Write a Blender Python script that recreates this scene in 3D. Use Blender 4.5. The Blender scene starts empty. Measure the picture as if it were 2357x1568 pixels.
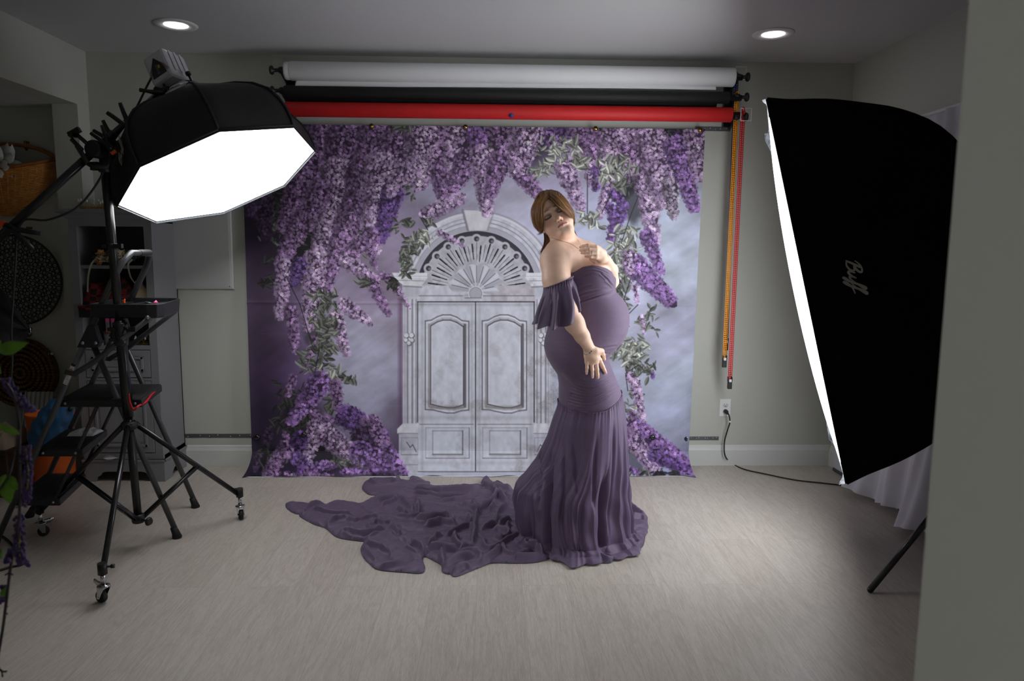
import bpy, bmesh, math, random
import numpy as np
from mathutils import Vector, Matrix
sc = bpy.context.scene
COL = sc.collection
PI = math.pi

# ---------- camera ----------
FPX = 1665.1325
YAW, PITCH, ROLL, CAMH = 0.02992, 0.12439, 0.00736, 1.33186
DW, XL, XR, CEIL = 4.3796, -2.3226, 2.1435, 2.44      # back wall, left wall, right wall, ceiling
_f = Vector((math.sin(YAW)*math.cos(PITCH), math.cos(YAW)*math.cos(PITCH), -math.sin(PITCH)))
_r0 = Vector((math.cos(YAW), -math.sin(YAW), 0)); _u0 = _r0.cross(_f)
_r = _r0*math.cos(ROLL)+_u0*math.sin(ROLL); _u = _u0*math.cos(ROLL)-_r0*math.sin(ROLL)
CO = Vector((0, 0, CAMH))
cd = bpy.data.cameras.new('camera'); cam = bpy.data.objects.new('camera', cd); COL.objects.link(cam)
cd.sensor_width = 36; cd.lens = FPX*36/2357; cd.clip_start = 0.02
cam.matrix_world = Matrix(((_r.x, _u.x, -_f.x, 0), (_r.y, _u.y, -_f.y, 0), (_r.z, _u.z, -_f.z, CAMH), (0, 0, 0, 1)))
cd.dof.use_dof = True; cd.dof.focus_distance = 3.4; cd.dof.aperture_fstop = 4.5
sc.camera = cam
# ---------- world / colour ----------
w = bpy.data.worlds.new('world'); sc.world = w; w.use_nodes = True
w.node_tree.nodes['Background'].inputs[0].default_value = (0.94, 0.97, 1, 1)
w.node_tree.nodes['Background'].inputs[1].default_value = 5.5  # strong sky added as frontal fill, entering from behind the camera
vs = sc.view_settings; vs.view_transform = 'Standard'; vs.look = 'None'; vs.gamma = 1; vs.use_curve_mapping = False; vs.exposure = 0.22
OCTA_L, STRIP_L, SPOT_L = 6.2, 5.9, 6.0
pl_ = bpy.data.lights.new('fill_portal', 'AREA'); pl_.shape = 'RECTANGLE'; pl_.size = .95; pl_.size_y = 2.4; pl_.cycles.is_portal = True
po_ = bpy.data.objects.new('fill_portal', pl_); COL.objects.link(po_); po_.location = (.17, -2.49, 1.22); po_.rotation_euler = (PI/2, 0, PI)  # portal at the made-up opening, guides the added sky fill
cy = sc.cycles
cy.max_bounces = 5; cy.diffuse_bounces = 3; cy.glossy_bounces = 3; cy.transparent_max_bounces = 10; cy.sample_clamp_indirect = 6.0
cy.use_adaptive_sampling = True; cy.adaptive_threshold = .07; cy.adaptive_min_samples = 16

# ---------- helpers ----------
def ray(x, y): return _f + _r*((x-1178.5)/FPX) - _u*((y-784)/FPX)
def at(x, y, Y):
    d = ray(x, y); return CO + d*(Y/d.y)
def atx(x, y, X):
    d = ray(x, y); return CO + d*(X/d.x)
def fl(x, y, z=0.0):
    d = ray(x, y); return CO + d*((z-CAMH)/d.z)
def V(*a): return Vector(a)
def lin(c):
    return tuple((x/12.92 if x <= .04045 else ((x+.055)/1.055)**2.4) for x in [v/255 for v in c])
MATS = {}
def mat(name, rgb, rough=.6, metal=0, var=0, vscale=8, bump=0, bscale=60, spec=.5, emit=None, estr=0, attr=None, sheen=0, coat=0, alpha=1, trans=0, sss=0):
    if name in MATS: return MATS[name]
    m = bpy.data.materials.new(name); m.use_nodes = True; MATS[name] = m
    nt = m.node_tree; n = nt.nodes; L = nt.links; b = n['Principled BSDF']
    c = lin(rgb)+(1,)
    b.inputs['Base Color'].default_value = c; b.inputs['Roughness'].default_value = rough
    b.inputs['Metallic'].default_value = metal; b.inputs['Specular IOR Level'].default_value = spec
    if sheen: b.inputs['Sheen Weight'].default_value = sheen
    if coat: b.inputs['Coat Weight'].default_value = coat
    if alpha < 1: b.inputs['Alpha'].default_value = alpha
    if trans: b.inputs['Transmission Weight'].default_value = trans
    if sss:
        b.inputs['Subsurface Weight'].default_value = sss; b.inputs['Subsurface Radius'].default_value = (.9, .35, .2); b.inputs['Subsurface Scale'].default_value = .012
    if emit:
        b.inputs['Emission Color'].default_value = lin(emit)+(1,); b.inputs['Emission Strength'].default_value = estr
    tc = n.new('ShaderNodeTexCoord')
    if attr:
        a = n.new('ShaderNodeAttribute'); a.attribute_name = attr; L.new(a.outputs['Color'], b.inputs['Base Color'])
    elif var:
        nz = n.new('ShaderNodeTexNoise'); nz.inputs['Scale'].default_value = vscale; nz.inputs['Detail'].default_value = 6
        L.new(tc.outputs['Object'], nz.inputs['Vector'])
        r = n.new('ShaderNodeValToRGB'); L.new(nz.outputs['Fac'], r.inputs[0])
        r.color_ramp.elements[0].position = .3; r.color_ramp.elements[1].position = .7
        r.color_ramp.elements[0].color = tuple(v*(1-var) for v in c[:3])+(1,); r.color_ramp.elements[1].color = tuple(min(1, v*(1+var)) for v in c[:3])+(1,)
        L.new(r.outputs[0], b.inputs['Base Color'])
    if bump:
        nb = n.new('ShaderNodeTexNoise'); nb.inputs['Scale'].default_value = bscale; nb.inputs['Detail'].default_value = 4
        L.new(tc.outputs['Object'], nb.inputs['Vector'])
        bp = n.new('ShaderNodeBump'); bp.inputs['Strength'].default_value = bump; bp.inputs['Distance'].default_value = .01
        L.new(nb.outputs['Fac'], bp.inputs['Height']); L.new(bp.outputs[0], b.inputs['Normal'])
    return m

class MB:
    def __init__(s): s.v = []; s.f = []; s.sm = []
    def add(s, vs_, fs, smooth=False):
        o = len(s.v); s.v += [tuple(v) for v in vs_]
        for f in fs: s.f.append(tuple(i+o for i in f)); s.sm.append(smooth)
        return s
    def box(s, c, d, M=None):
        c = Vector(c); vs_ = []
        for z in (-.5, .5):
            for x, y in ((-.5, -.5), (.5, -.5), (.5, .5), (-.5, .5)):
                p = Vector((x*d[0], y*d[1], z*d[2]))
                vs_.append(c+(M @ p if M else p))
        return s.add(vs_, [(3, 2, 1, 0), (4, 5, 6, 7), (0, 1, 5, 4), (1, 2, 6, 5), (2, 3, 7, 6), (3, 0, 4, 7)])
    def bb(s, a, b):
        a = Vector(a); b = Vector(b); return s.box((a+b)/2, [abs(x) for x in (b-a)])
    def rings(s, rr, closed=True, cap=True, smooth=True, loop=False):
        n = len(rr[0]); o = len(s.v)
        for r in rr: s.v += [tuple(p) for p in r]
        m = len(rr)
        for i in range(m if loop else m-1):
            j = (i+1) % m
            for k in range(n if closed else n-1):
                l = (k+1) % n
                s.f.append((o+i*n+k, o+i*n+l, o+j*n+l, o+j*n+k)); s.sm.append(smooth)
        if cap and not loop and closed:
            s.f.append(tuple(o+k for k in reversed(range(n)))); s.sm.append(False)
            s.f.append(tuple(o+(m-1)*n+k for k in range(n))); s.sm.append(False)
        return s
    def tube(s, pts, r, n=10, cap=True, flat=None):
        pts = [Vector(p) for p in pts]; N = len(pts)
        rs = r if isinstance(r, (list, tuple)) else [r]*N
        t0 = (pts[1]-pts[0]).normalized(); up = Vector((0, 0, 1)) if abs(t0.z) < .9 else Vector((1, 0, 0))
        if flat is not None: up = Vector(flat)
        a = t0.cross(up).normalized(); rr = []
        for i in range(N):
            t = (pts[min(i+1, N-1)]-pts[max(i-1, 0)]).normalized()
            a = (a-t*a.dot(t)).normalized(); b = t.cross(a)
            ri = rs[i]; ra, rb = ri if isinstance(ri, (tuple, list)) else (ri, ri)
            rr.append([pts[i]+a*(ra*math.cos(2*PI*k/n))+b*(rb*math.sin(2*PI*k/n)) for k in range(n)])
        return s.rings(rr, cap=cap)
    def lathe(s, c, ax, prof, n=24, cap=True):
        c = Vector(c); ax = Vector(ax).normalized(); up = Vector((0, 0, 1)) if abs(ax.z) < .9 else Vector((1, 0, 0))
        a = ax.cross(up).normalized(); b = ax.cross(a)
        return s.rings([[c+ax*h+(a*math.cos(2*PI*k/n)+b*math.sin(2*PI*k/n))*max(r, 1e-5) for k in range(n)] for r, h in prof], cap=cap)
    def cyl(s, p, q, r, n=16, r2=None):
        return s.tube([p, q], [r, r if r2 is None else r2], n)
    def sph(s, c, r, n=12, M=None):
        c = Vector(c); rr = []
        R3 = r if isinstance(r, (tuple, list)) else (r, r, r)
        for i in range(n+1):
            th = PI*i/n
            ring = []
            for k in range(2*n):
                ph = PI*k/n
                p = Vector((R3[0]*math.sin(th)*math.cos(ph), R3[1]*math.sin(th)*math.sin(ph), -R3[2]*math.cos(th)))
                ring.append(c+(M @ p if M else p))
            rr.append(ring)
        return s.rings(rr, cap=False)
    def torus(s, c, ax, R, r, n=32, m=8):
        c = Vector(c); ax = Vector(ax).normalized(); up = Vector((0, 0, 1)) if abs(ax.z) < .9 else Vector((1, 0, 0))
        a = ax.cross(up).normalized(); b = ax.cross(a); rr = []
        for i in range(n):
            d = a*math.cos(2*PI*i/n)+b*math.sin(2*PI*i/n)
            rr.append([c+d*(R+r*math.cos(2*PI*k/m))+ax*(r*math.sin(2*PI*k/m)) for k in range(m)])
        return s.rings(rr, loop=True)
    def prism(s, poly, ax):
        ax = Vector(ax); n = len(poly); P = [Vector(p) for p in poly]
        fs = [tuple(reversed(range(n))), tuple(range(n, 2*n))]+[(i, (i+1) % n, n+(i+1) % n, n+i) for i in range(n)]
        return s.add(P+[p+ax for p in P], fs)
    def mesh(s, name, m):
        me = bpy.data.meshes.new(name); me.from_pydata(s.v, [], s.f); me.update()
        me.polygons.foreach_set('use_smooth', s.sm); me.materials.append(m)
        bm = bmesh.new(); bm.from_mesh(me); bmesh.ops.remove_doubles(bm, verts=bm.verts, dist=1e-6); bmesh.ops.recalc_face_normals(bm, faces=bm.faces); bm.to_mesh(me); bm.free()
        return me
def link(name, me, parent=None, bevel=0):
    o = bpy.data.objects.new(name, me); COL.objects.link(o)
    if parent is not None:
        o.parent = parent
        if parent.parent is None and parent.get('_loc'):
            o.matrix_parent_inverse = Matrix.Translation(-parent.location)
    if bevel:
        b = o.modifiers.new('bevel', 'BEVEL'); b.width = bevel; b.segments = 2; b.limit_method = 'ANGLE'; b.angle_limit = .7
    return o
def part(name, mb, m, parent=None, bevel=0, label=None, kind=None):
    o = link(name, mb.mesh(name, m), parent, bevel)
    if label: o['label'] = label
    if kind: o['kind'] = kind
    return o
def tag(o, label, cat, group=None, kind=None):
    o['label'] = label; o['category'] = cat
    if group: o['group'] = group
    if kind: o['kind'] = kind
    return o
def thing(name, label, cat, loc, group=None):
    o = bpy.data.objects.new(name, None); COL.objects.link(o); o.location = loc; o['_loc'] = 1
    o.empty_display_size = .05
    return tag(o, label, cat, group)
def struct(name, mb, m, bevel=0, parent=None):
    o = part(name, mb, m, parent, bevel)
    if parent is None: o['kind'] = 'structure'
    return o
def dup(root, d, label=None, deep=True):
    r = root.copy(); COL.objects.link(r); r.location = root.location+Vector(d)
    if label: r['label'] = label
    for ch in [o for o in COL.objects if o.parent == root]:
        c = ch.copy(); COL.objects.link(c); c.parent = r; c.matrix_parent_inverse = ch.matrix_parent_inverse
        for g in [o for o in COL.objects if o.parent == ch]:
            e = g.copy(); COL.objects.link(e); e.parent = c
    return r
def spline(pts, n):
    """Catmull-Rom through pts, n samples per span"""
    P = [Vector(p) for p in pts]; P = [P[0]*2-P[1]]+P+[P[-1]*2-P[-2]]; out = []
    for i in range(1, len(P)-2):
        for k in range(n):
            t = k/n; a, b, c, d = P[i-1:i+3]
            out.append(.5*((2*b)+(c-a)*t+(2*a-5*b+4*c-d)*t*t+(3*b-a-3*c+d)*t**3))
    return out+[P[-2]]
def npmesh(name, verts, faces, m, smooth=True, cols=None):
    me = bpy.data.meshes.new(name); nv = len(verts); nf = len(faces); k = faces.shape[1]
    me.vertices.add(nv); me.vertices.foreach_set('co', np.ascontiguousarray(verts, np.float32).ravel())
    me.loops.add(nf*k); me.loops.foreach_set('vertex_index', np.ascontiguousarray(faces, np.int32).ravel())
    me.polygons.add(nf); me.polygons.foreach_set('loop_start', np.arange(nf, dtype=np.int32)*k)
    me.update(calc_edges=True)
    if smooth: me.polygons.foreach_set('use_smooth', np.ones(nf, bool))
    me.materials.append(m)
    if cols is not None:
        a = me.color_attributes.new('paint', 'FLOAT_COLOR', 'POINT')
        c = np.ones((nv, 4), np.float32); c[:, :3] = cols; a.data.foreach_set('color', c.ravel())
    return me
def gridfaces(nr, nc, wrap=False):
    i = np.arange(nr-1)[:, None]; j = np.arange(nc if wrap else nc-1)[None, :]; jn = (j+1) % nc
    return np.stack([i*nc+j, i*nc+jn, (i+1)*nc+jn, (i+1)*nc+j], -1).reshape(-1, 4)
def sstep(a, b, x):
    t = np.clip((x-a)/(b-a), 0, 1); return t*t*(3-2*t)
def srgb2lin(c):
    c = np.asarray(c, np.float32); return np.where(c <= .04045, c/12.92, ((c+.055)/1.055)**2.4)
def vnoise(x, y, seed=0):
    """smooth 2D value noise"""
    xi = np.floor(x).astype(np.int64); yi = np.floor(y).astype(np.int64); fx = x-xi; fy = y-yi
    fx = fx*fx*(3-2*fx); fy = fy*fy*(3-2*fy)
    def h(a, b):
        n = (a*374761393+b*668265263+seed*1442695041) & 0xffffffff
        n = ((n ^ (n >> 13))*1274126177) & 0xffffffff
        return ((n ^ (n >> 16)) & 0xffff)/65535.
    return (h(xi, yi)*(1-fx)+h(xi+1, yi)*fx)*(1-fy)+(h(xi, yi+1)*(1-fx)+h(xi+1, yi+1)*fx)*fy
def fbm(x, y, oct=4, seed=0):
    s = 0; a = .5; t = 0
    for i in range(oct): s = s+a*vnoise(x*2**i, y*2**i, seed+i); t += a; a *= .5
    return s/t
# ---------- the room ----------
M_wall = mat('wall_paint', (186, 187, 178), .75, var=.02, vscale=3)
M_wallr = mat('right_wall_paint', (186, 187, 178), .75)
M_ceil = mat('ceiling_paint', (196, 196, 196), .85)
M_trim = mat('white_trim', (205, 207, 203), .45)
def floor_material():
    m = bpy.data.materials.new('oak_plank'); m.use_nodes = True; nt = m.node_tree; n = nt.nodes; L = nt.links; b = n['Principled BSDF']
    tc = n.new('ShaderNodeTexCoord')
    mp = n.new('ShaderNodeMapping'); mp.inputs['Rotation'].default_value = (0, 0, PI/2); mp.inputs['Location'].default_value = (.31, .05, 0); L.new(tc.outputs['Object'], mp.inputs[0])
    br = n.new('ShaderNodeTexBrick'); L.new(mp.outputs[0], br.inputs['Vector'])
    br.offset = .37; br.inputs['Scale'].default_value = 1; br.inputs['Brick Width'].default_value = 1.22; br.inputs['Row Height'].default_value = .18
    br.inputs['Mortar Size'].default_value = .0009; br.inputs['Mortar Smooth'].default_value = .2; br.inputs['Bias'].default_value = 0
    br.inputs['Color1'].default_value = (0, 0, 0, 1); br.inputs['Color2'].default_value = (1, 1, 1, 1); br.inputs['Mortar'].default_value = (.5, .5, .5, 1)
    # grain: strongly stretched noise, shifted for every board
    def nz(scale, sx, sy, det, dist, w=0):
        m2 = n.new('ShaderNodeMapping'); m2.inputs['Scale'].default_value = (sx, sy, 1); L.new(mp.outputs[0], m2.inputs[0])
        ad = n.new('ShaderNodeVectorMath'); ad.operation = 'MULTIPLY_ADD'; L.new(br.outputs['Color'], ad.inputs[0]); ad.inputs[1].default_value = (7, 5, 3); L.new(m2.outputs[0], ad.inputs[2])
        t = n.new('ShaderNodeTexNoise'); L.new(ad.outputs[0], t.inputs['Vector']); t.inputs['Scale'].default_value = scale; t.inputs['Detail'].default_value = det; t.inputs['Distortion'].default_value = dist
        return t.outputs['Fac'], ad.outputs[0]
    g1, _ = nz(9, 1, 14, 8, .3)
    g2, _ = nz(3, .42, 3.4, 3, .35)
    g3, _ = nz(26, 1.4, 20, 4, 0)
    # cathedral rings: bands of a soft noise
    ml = n.new('ShaderNodeMath'); ml.operation = 'MULTIPLY'; L.new(g2, ml.inputs[0]); ml.inputs[1].default_value = 66
    sn = n.new('ShaderNodeMath'); sn.operation = 'SINE'; L.new(ml.outputs[0], sn.inputs[0])
    def mix(a, bb, f, mode='MIX'):
        x = n.new('ShaderNodeMix'); x.data_type = 'RGBA'; x.blend_type = mode
        for s, i in ((f, 0), (a, 6), (bb, 7)):
            if isinstance(s, (float, int, tuple)): x.inputs[i].default_value = s
            else: L.new(s, x.inputs[i])
        return x.outputs[2]
    def ramp(f, p0, c0, p1, c1):
        r = n.new('ShaderNodeValToRGB'); L.new(f, r.inputs[0]); r.color_ramp.elements[0].position = p0; r.color_ramp.elements[1].position = p1
        r.color_ramp.elements[0].color = c0; r.color_ramp.elements[1].color = c1; return r.outputs[0]
    A = lin((178, 169, 158))+(1,); B = lin((198, 190, 180))+(1,)
    c = ramp(g1, .3, A, .7, B)
    c = mix(c, ramp(br.outputs['Color'], 0, lin((178, 170, 160))+(1,), 1, lin((192, 185, 176))+(1,)), .5)
    sr = n.new('ShaderNodeMapRange'); L.new(sn.outputs[0], sr.inputs[0]); sr.inputs[1].default_value = -.2; sr.inputs[2].default_value = 1; sr.inputs[3].default_value = 0; sr.inputs[4].default_value = .20
    c = mix(c, lin((144, 135, 121))+(1,), sr.outputs[0])
    c = mix(c, ramp(g3, .35, (.80, .80, .80, 1), .62, (1.06, 1.05, 1.04, 1)), .7, 'MULTIPLY')
    c = mix(c, lin((160, 153, 142))+(1,), br.outputs['Fac'])
    L.new(c, b.inputs['Base Color']); b.inputs['Roughness'].default_value = .42; b.inputs['Specular IOR Level'].default_value = .35
    bp = n.new('ShaderNodeBump'); bp.inputs['Strength'].default_value = .15; bp.inputs['Distance'].default_value = .003; L.new(g3, bp.inputs['Height']); L.new(bp.outputs[0], b.inputs['Normal'])
    return m
M_floor = floor_material()
YB, XA, SOF = -2.5, -4.2, 2.127
XN = at(2152, 900, .85).x      # near hall wall on the right
YN = .85
struct('floor', MB().bb((XA, YB, -.08), (XR+.2, DW+.14, 0)), M_floor)
struct('ceiling', MB().bb((XA, YB, CEIL), (XR+.2, DW+.14, CEIL+.1)), M_ceil)
struct('wall_back', MB().bb((XA, DW, 0), (XR+.15, DW+.12, CEIL)), M_wall)
struct('wall_right', MB().bb((XR, YN-.12, 0), (XR+.12, DW, CEIL)), M_wallr)
mb = MB().bb((XL-.14, 4.26, 0), (XL, DW, CEIL)); mb.bb((XL-.14, .9, SOF), (XL, 4.26, CEIL)); mb.bb((XL-.14, .2, 0), (XL, .9, CEIL))
struct('wall_left', mb, M_wall)
struct('wall_alcove', MB().bb((XA, .8, 0), (XA+.1, DW, CEIL)).bb((XA, .8, 0), (XL-.14, .9, CEIL)), M_wall)
struct('ceiling_alcove', MB().bb((XA+.1, .9, SOF), (XL-.14, DW, SOF+.1)), M_ceil)
struct('light_partition', MB().bb((XL, .2, 0), (-.32, .3, CEIL)).bb((-.42, YB, 0), (-.32, .2, CEIL)), M_wall)  # unseen walls added to narrow the sky fill from behind
struct('wall_near', MB().bb((XN, YB, 0), (XN+.12, YN, CEIL)).bb((XN+.12, YN-.12, 0), (XR+.02, YN, CEIL)), M_wallr, bevel=.006)
def baseboard(name, a, b, nrm):
    a = Vector(a); b = Vector(b); nrm = Vector(nrm); pr = [(0, 0), (.014, 0), (.014, .098), (.009, .112), (.006, .125), (0, .13)]
    m = MB(); ring = lambda p: [p+nrm*x+Vector((0, 0, z)) for x, z in pr]
    m.rings([ring(a), ring(b)], smooth=False); return struct(name, m, M_trim)
baseboard('baseboard_back', (XL, DW, 0), (XR, DW, 0), (0, -1, 0))
baseboard('baseboard_right', (XR, DW-.014, 0), (XR, YN, 0), (-1, 0, 0))
baseboard('baseboard_alcove', (XL-.14, DW, 0), (XA+.1, DW, 0), (0, -1, 0))
M_lamp = mat('downlight_lens', (255, 255, 255), .5, emit=(255, 253, 250), estr=SPOT_L)
M_white = mat('white_plastic', (225, 225, 225), .4)
for k, (px, py, lab) in enumerate(((405, 57, 'round white recessed ceiling light above the octagonal softbox, left of the pair'), (1780, 78, 'round white recessed ceiling light above the right end of the paper rolls'))):
    c = fl(px, py, CEIL-.002)
    t = thing('ceiling_light', lab, 'ceiling light', c, 'recessed ceiling lights')
    part('trim_ring', MB().lathe(c, (0, 0, -1), [(.058, 0), (.06, .004), (.085, .007), (.1, .005), (.104, 0), (.104, -.001)], 40), M_white, t)
    part('lens', MB().lathe(c, (0, 0, -1), [(.058, .001), (.05, .005), (.001, .007)], 32), M_lamp, t)
# ---------- studio lights ----------
M_blackcloth = mat('black_nylon', (17, 18, 20), .62, bump=.12, bscale=40, var=.15, vscale=20)
M_stripcloth = mat('black_nylon_matt', (5, 5, 6), .9, spec=.15, bump=.1, bscale=40)
M_black = mat('black_metal', (14, 14, 16), .28, spec=.6, var=.1)
M_blackp = mat('black_plastic', (20, 20, 22), .45, var=.1)
M_silver = mat('silver_lining', (74, 78, 82), .4, metal=.5, bump=.3, bscale=50, var=.1)
M_chrome = mat('chrome', (200, 200, 205), .15, metal=1, var=.05)
M_rubber = mat('rubber', (22, 22, 24), .7, var=.1)
M_octa = mat('octa_diffuser', (255, 255, 255), .8, emit=(252, 253, 255), estr=OCTA_L)
M_strip = mat('strip_diffuser', (255, 255, 255), .8, emit=(246, 250, 255), estr=STRIP_L)
M_logo = mat('grey_logo_print', (160, 158, 150), .7, var=.05)
M_brass = mat('brass_pin', (170, 140, 80), .25, metal=1, var=.05)
M_orange = mat('orange_plastic', (225, 82, 20), .4, var=.05)

# "Buff" in brush script: centre-line strokes (x right, y up), drawn with a varying pen
BUFF = [
    [(-.02, .80), (.10, .93), (.20, .95), (.16, .72), (.08, .40), (.02, .12), (-.02, .02)],
    [(-.10, .62), (.02, .86), (.24, 1.0), (.46, .96), (.48, .78), (.36, .60), (.20, .53), (.40, .50), (.50, .36), (.44, .14), (.26, .01), (.06, .04), (.0, .14)],
    [(.60, .50), (.57, .30), (.57, .10), (.66, .03), (.78, .16), (.86, .38), (.88, .52)],
    [(.88, .50), (.84, .28), (.86, .08), (.96, .06), (1.04, .16)],
    [(1.04, .16), (1.20, .46), (1.36, .80), (1.40, 1.0), (1.32, 1.02), (1.26, .80), (1.20, .40), (1.14, .0), (1.06, -.30), (1.0, -.40), (1.0, -.24), (1.14, .02), (1.28, .14)],
    [(1.28, .14), (1.46, .44), (1.62, .80), (1.68, 1.0), (1.60, 1.04), (1.52, .82), (1.46, .40), (1.40, .0), (1.32, -.32), (1.24, -.42), (1.25, -.22), (1.40, .04), (1.62, .16), (1.80, .20)],
]
def brush_text(o, ex, ey, nrm, h, pen=.055):
    m = MB()
    for st in BUFF:
        P = spline([(x*.92+.30*y, y*(.66 if abs(y) > 0 else 1), 0) for x, y in st], 6)
        pts = [o+ex*(p.x*h)+ey*(p.y*h) for p in P]; n = len(pts)
        rings = []
        for i, p in enumerate(pts):
            t = (pts[min(i+1, n-1)]-pts[max(i-1, 0)]).normalized(); s = nrm.cross(t)
            wdt = h*pen*(.45+.9*math.sin(PI*min(1, max(0, (i+.6)/n)))**.7)
            rings.append([p+s*wdt+nrm*.0006, p-s*wdt+nrm*.0006])
        m.rings(rings, closed=False, cap=False, smooth=False)
    return m
# --- octagonal softbox ---
oc = V(-1.2282, 3.3939, 1.6572); on = V(.4167, -.1713, -.8927).normalized()
oe = Vector((0.3801, 0.9249, 0)); oe = (oe-on*oe.dot(on)).normalized(); 
_n = -on; oe = _n.cross(V(0, 0, 1)).normalized(); of = _n.cross(oe); og = -2.35226685
def ocorner(R, h, k, sub=0):
    a = og+k*PI/4; return oc-on*h+oe*(R*math.cos(a))+of*(R*math.sin(a))
octab = thing('octagonal_softbox', 'large black octagonal softbox hung on the boom stand, its white face glowing downwards', 'softbox', oc)
prof = [(.450, 0), (.454, .03), (.453, .08), (.440, .14), (.412, .20), (.352, .262), (.27, .315), (.18, .357), (.095, .39)]
rr = []
for R, h in prof:
    ring = []
    for k in range(8):
        a, b = ocorner(R, h, k), ocorner(R, h, k+1); c = oc-on*h
        for j in range(6):
            p = a.lerp(b, j/6); s = 4*(j/6)*(1-j/6)
            ring.append(p+(p-c)*(-.02*s))
    rr.append(ring)
m = MB(); m.rings(rr, cap=False)
for k in range(8):        # rod pockets along the seams
    m.tube([oc-on*h+(ocorner(R, h, k)-(oc-on*h))*1.004 for R, h in prof], .006, 6)
m.tube([ocorner(.452, -.001, k) for k in range(9)], .0055, 6)
part('shell', m, M_blackcloth, octab)
m = MB(); m.rings([[ocorner(.4475, .002, k) for k in range(8)], [ocorner(.449, -.011, k) for k in range(8)]], cap=False, smooth=False)
m.tube([ocorner(.449, -.011, k) for k in range(9)], .0022, 6)
part('silver_lip', m, M_silver, octab, label='thin silver grey lip around the glowing face')
rr = [[oc+on*(.002+.006*(1-r*r))+ (ocorner(.4435, 0, k)-oc)*r for k in range(8)] for r in (1, .75, .5, .25, .001)]
a_, b_ = ocorner(.464, .08, 6), ocorner(.412, .20, 6)
def side_panel(px, py):
    d = ray(px, py); best = None
    for k in range(8):
        for (R0, h0), (R1, h1) in zip(prof[:-1], prof[1:]):
            p0, p1, p2 = ocorner(R0, h0, k), ocorner(R0, h0, k+1), ocorner(R1, h1, k); nn = (p1-p0).cross(p2-p0).normalized(); t = (p0-CO).dot(nn)/d.dot(nn); q = CO+d*t
            ex = (p1-p0).normalized(); u = (q-p0).dot(ex)/(p1-p0).length; md = ((p1+p0)/2); m2 = (ocorner(R1, h1, k)+ocorner(R1, h1, k+1))/2; ey = (m2-md).normalized(); v = (q-md).dot(ey)/(m2-md).length
            if -.02 < u < 1.02 and 0 <= v <= 1 and (best is None or t < best[0]): best = (t, q, nn if nn.dot(CO-q) > 0 else -nn)
    return best
_h = side_panel(284, 345)
if _h:
    _t, q, nn = _h; exx = (at(296, 305, q.y)-at(277, 372, q.y)); exx = (exx-nn*exx.dot(nn)).normalized(); eyy = nn.cross(exx)
    part('logo', brush_text(q-exx*.062-eyy*.012+nn*.008, exx, eyy, nn, .062, .05), M_logo, octab, label='pale brush-script lettering')
part('diffuser', MB().rings(rr, cap=False), M_octa, octab, label='glowing white front diffuser')
part('speed_ring', MB().lathe(oc-on*.40, -on, [(.06, -.01), (.1, -.01), (.1, .012), (.07, .02), (.055, .02)], 32), M_chrome, octab)
# logo on the panel that shows on the left
kL = 6
def panel(k, R0, h0, R1, h1):
    a, b = ocorner(R0, h0, k), ocorner(R0, h0, k+1); c, d = ocorner(R1, h1, k), ocorner(R1, h1, k+1)
    mid0 = (a+b)/2; mid1 = (c+d)/2; ex = (b-a).normalized(); ey = (mid1-mid0).normalized(); return mid0, mid1, ex, ey
# --- strobe head on the octa ---
sh = thing('strobe_head', 'small white box-shaped studio flash with a black triangular badge on top of the octagonal softbox', 'studio flash', oc-on*.43)
su = -on; sx = V(1, .15, 0); sx = (sx-su*sx.dot(su)).normalized(); sy = su.cross(sx)
def SM(rot=0):
    a = sx*math.cos(rot)+sy*math.sin(rot); b = su.cross(a); return Matrix((a, b, su)).transposed()
SR = SM(math.radians(-28))
M_strobe = mat('strobe_shell', (205, 203, 208), .35, var=.04, vscale=15)
sc0 = oc-on*.525+V(-.018, -.03, 0)
part('body', MB().box(sc0, (.118, .145, .135), SR), M_strobe, sh, bevel=.014)
part('front_rim', MB().lathe(oc-on*.42, su, [(.07, 0), (.078, .0), (.078, .018), (.066, .024)], 28), M_chrome, sh, label='polished metal rim')
sa, sb = SR.col[0].copy(), SR.col[1].copy()
fc = sc0-sb*.074          # side facing the camera
def tri(o, ex, ey, s, off, nrm):
    m = MB(); L_ = [(-.5, -.42), (-.44, -.05), (-.3, .3), (-.06, .62), (0, .68), (.06, .62), (.3, .3), (.44, -.05), (.5, -.42)]
    return m.prism([o+ex*x*s+ey*y*s+nrm*off for x, y in L_], nrm*.0012)
part('badge', tri(fc-su*.012, sa, su, .078, 0, -sb), mat('badge_black', (16, 16, 18), .3, var=.05), sh, label='black arched badge')
m = MB()
for k in range(4):     # red and grey pinstripes either side of the badge
    m.prism([fc-su*.012+sa*(.036+.006*k)*1+su*(-.026)-sb*.0003, fc-su*.012+sa*(.038+.006*k)+su*(-.026)-sb*.0003, fc-su*.012+sa*(.020+.006*k)+su*(.028-.006*k)-sb*.0003, fc-su*.012+sa*(.018+.006*k)+su*(.028-.006*k)-sb*.0003], -sb*.0008)
part('red_stripe', m, mat('dark_red_print', (110, 24, 32), .5, var=.05), sh)
m = MB()
for k in range(4):
    m.prism([fc-su*.012-sa*(.038+.006*k)*1+su*(-.026)-sb*.0003, fc-su*.012-sa*(.036+.006*k)+su*(-.026)-sb*.0003, fc-su*.012-sa*(.018+.006*k)+su*(.028-.006*k)-sb*.0003, fc-su*.012-sa*(.020+.006*k)+su*(.028-.006*k)-sb*.0003], -sb*.0008)
part('grey_stripe', m, mat('grey_print', (70, 70, 74), .5, var=.05), sh)
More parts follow.
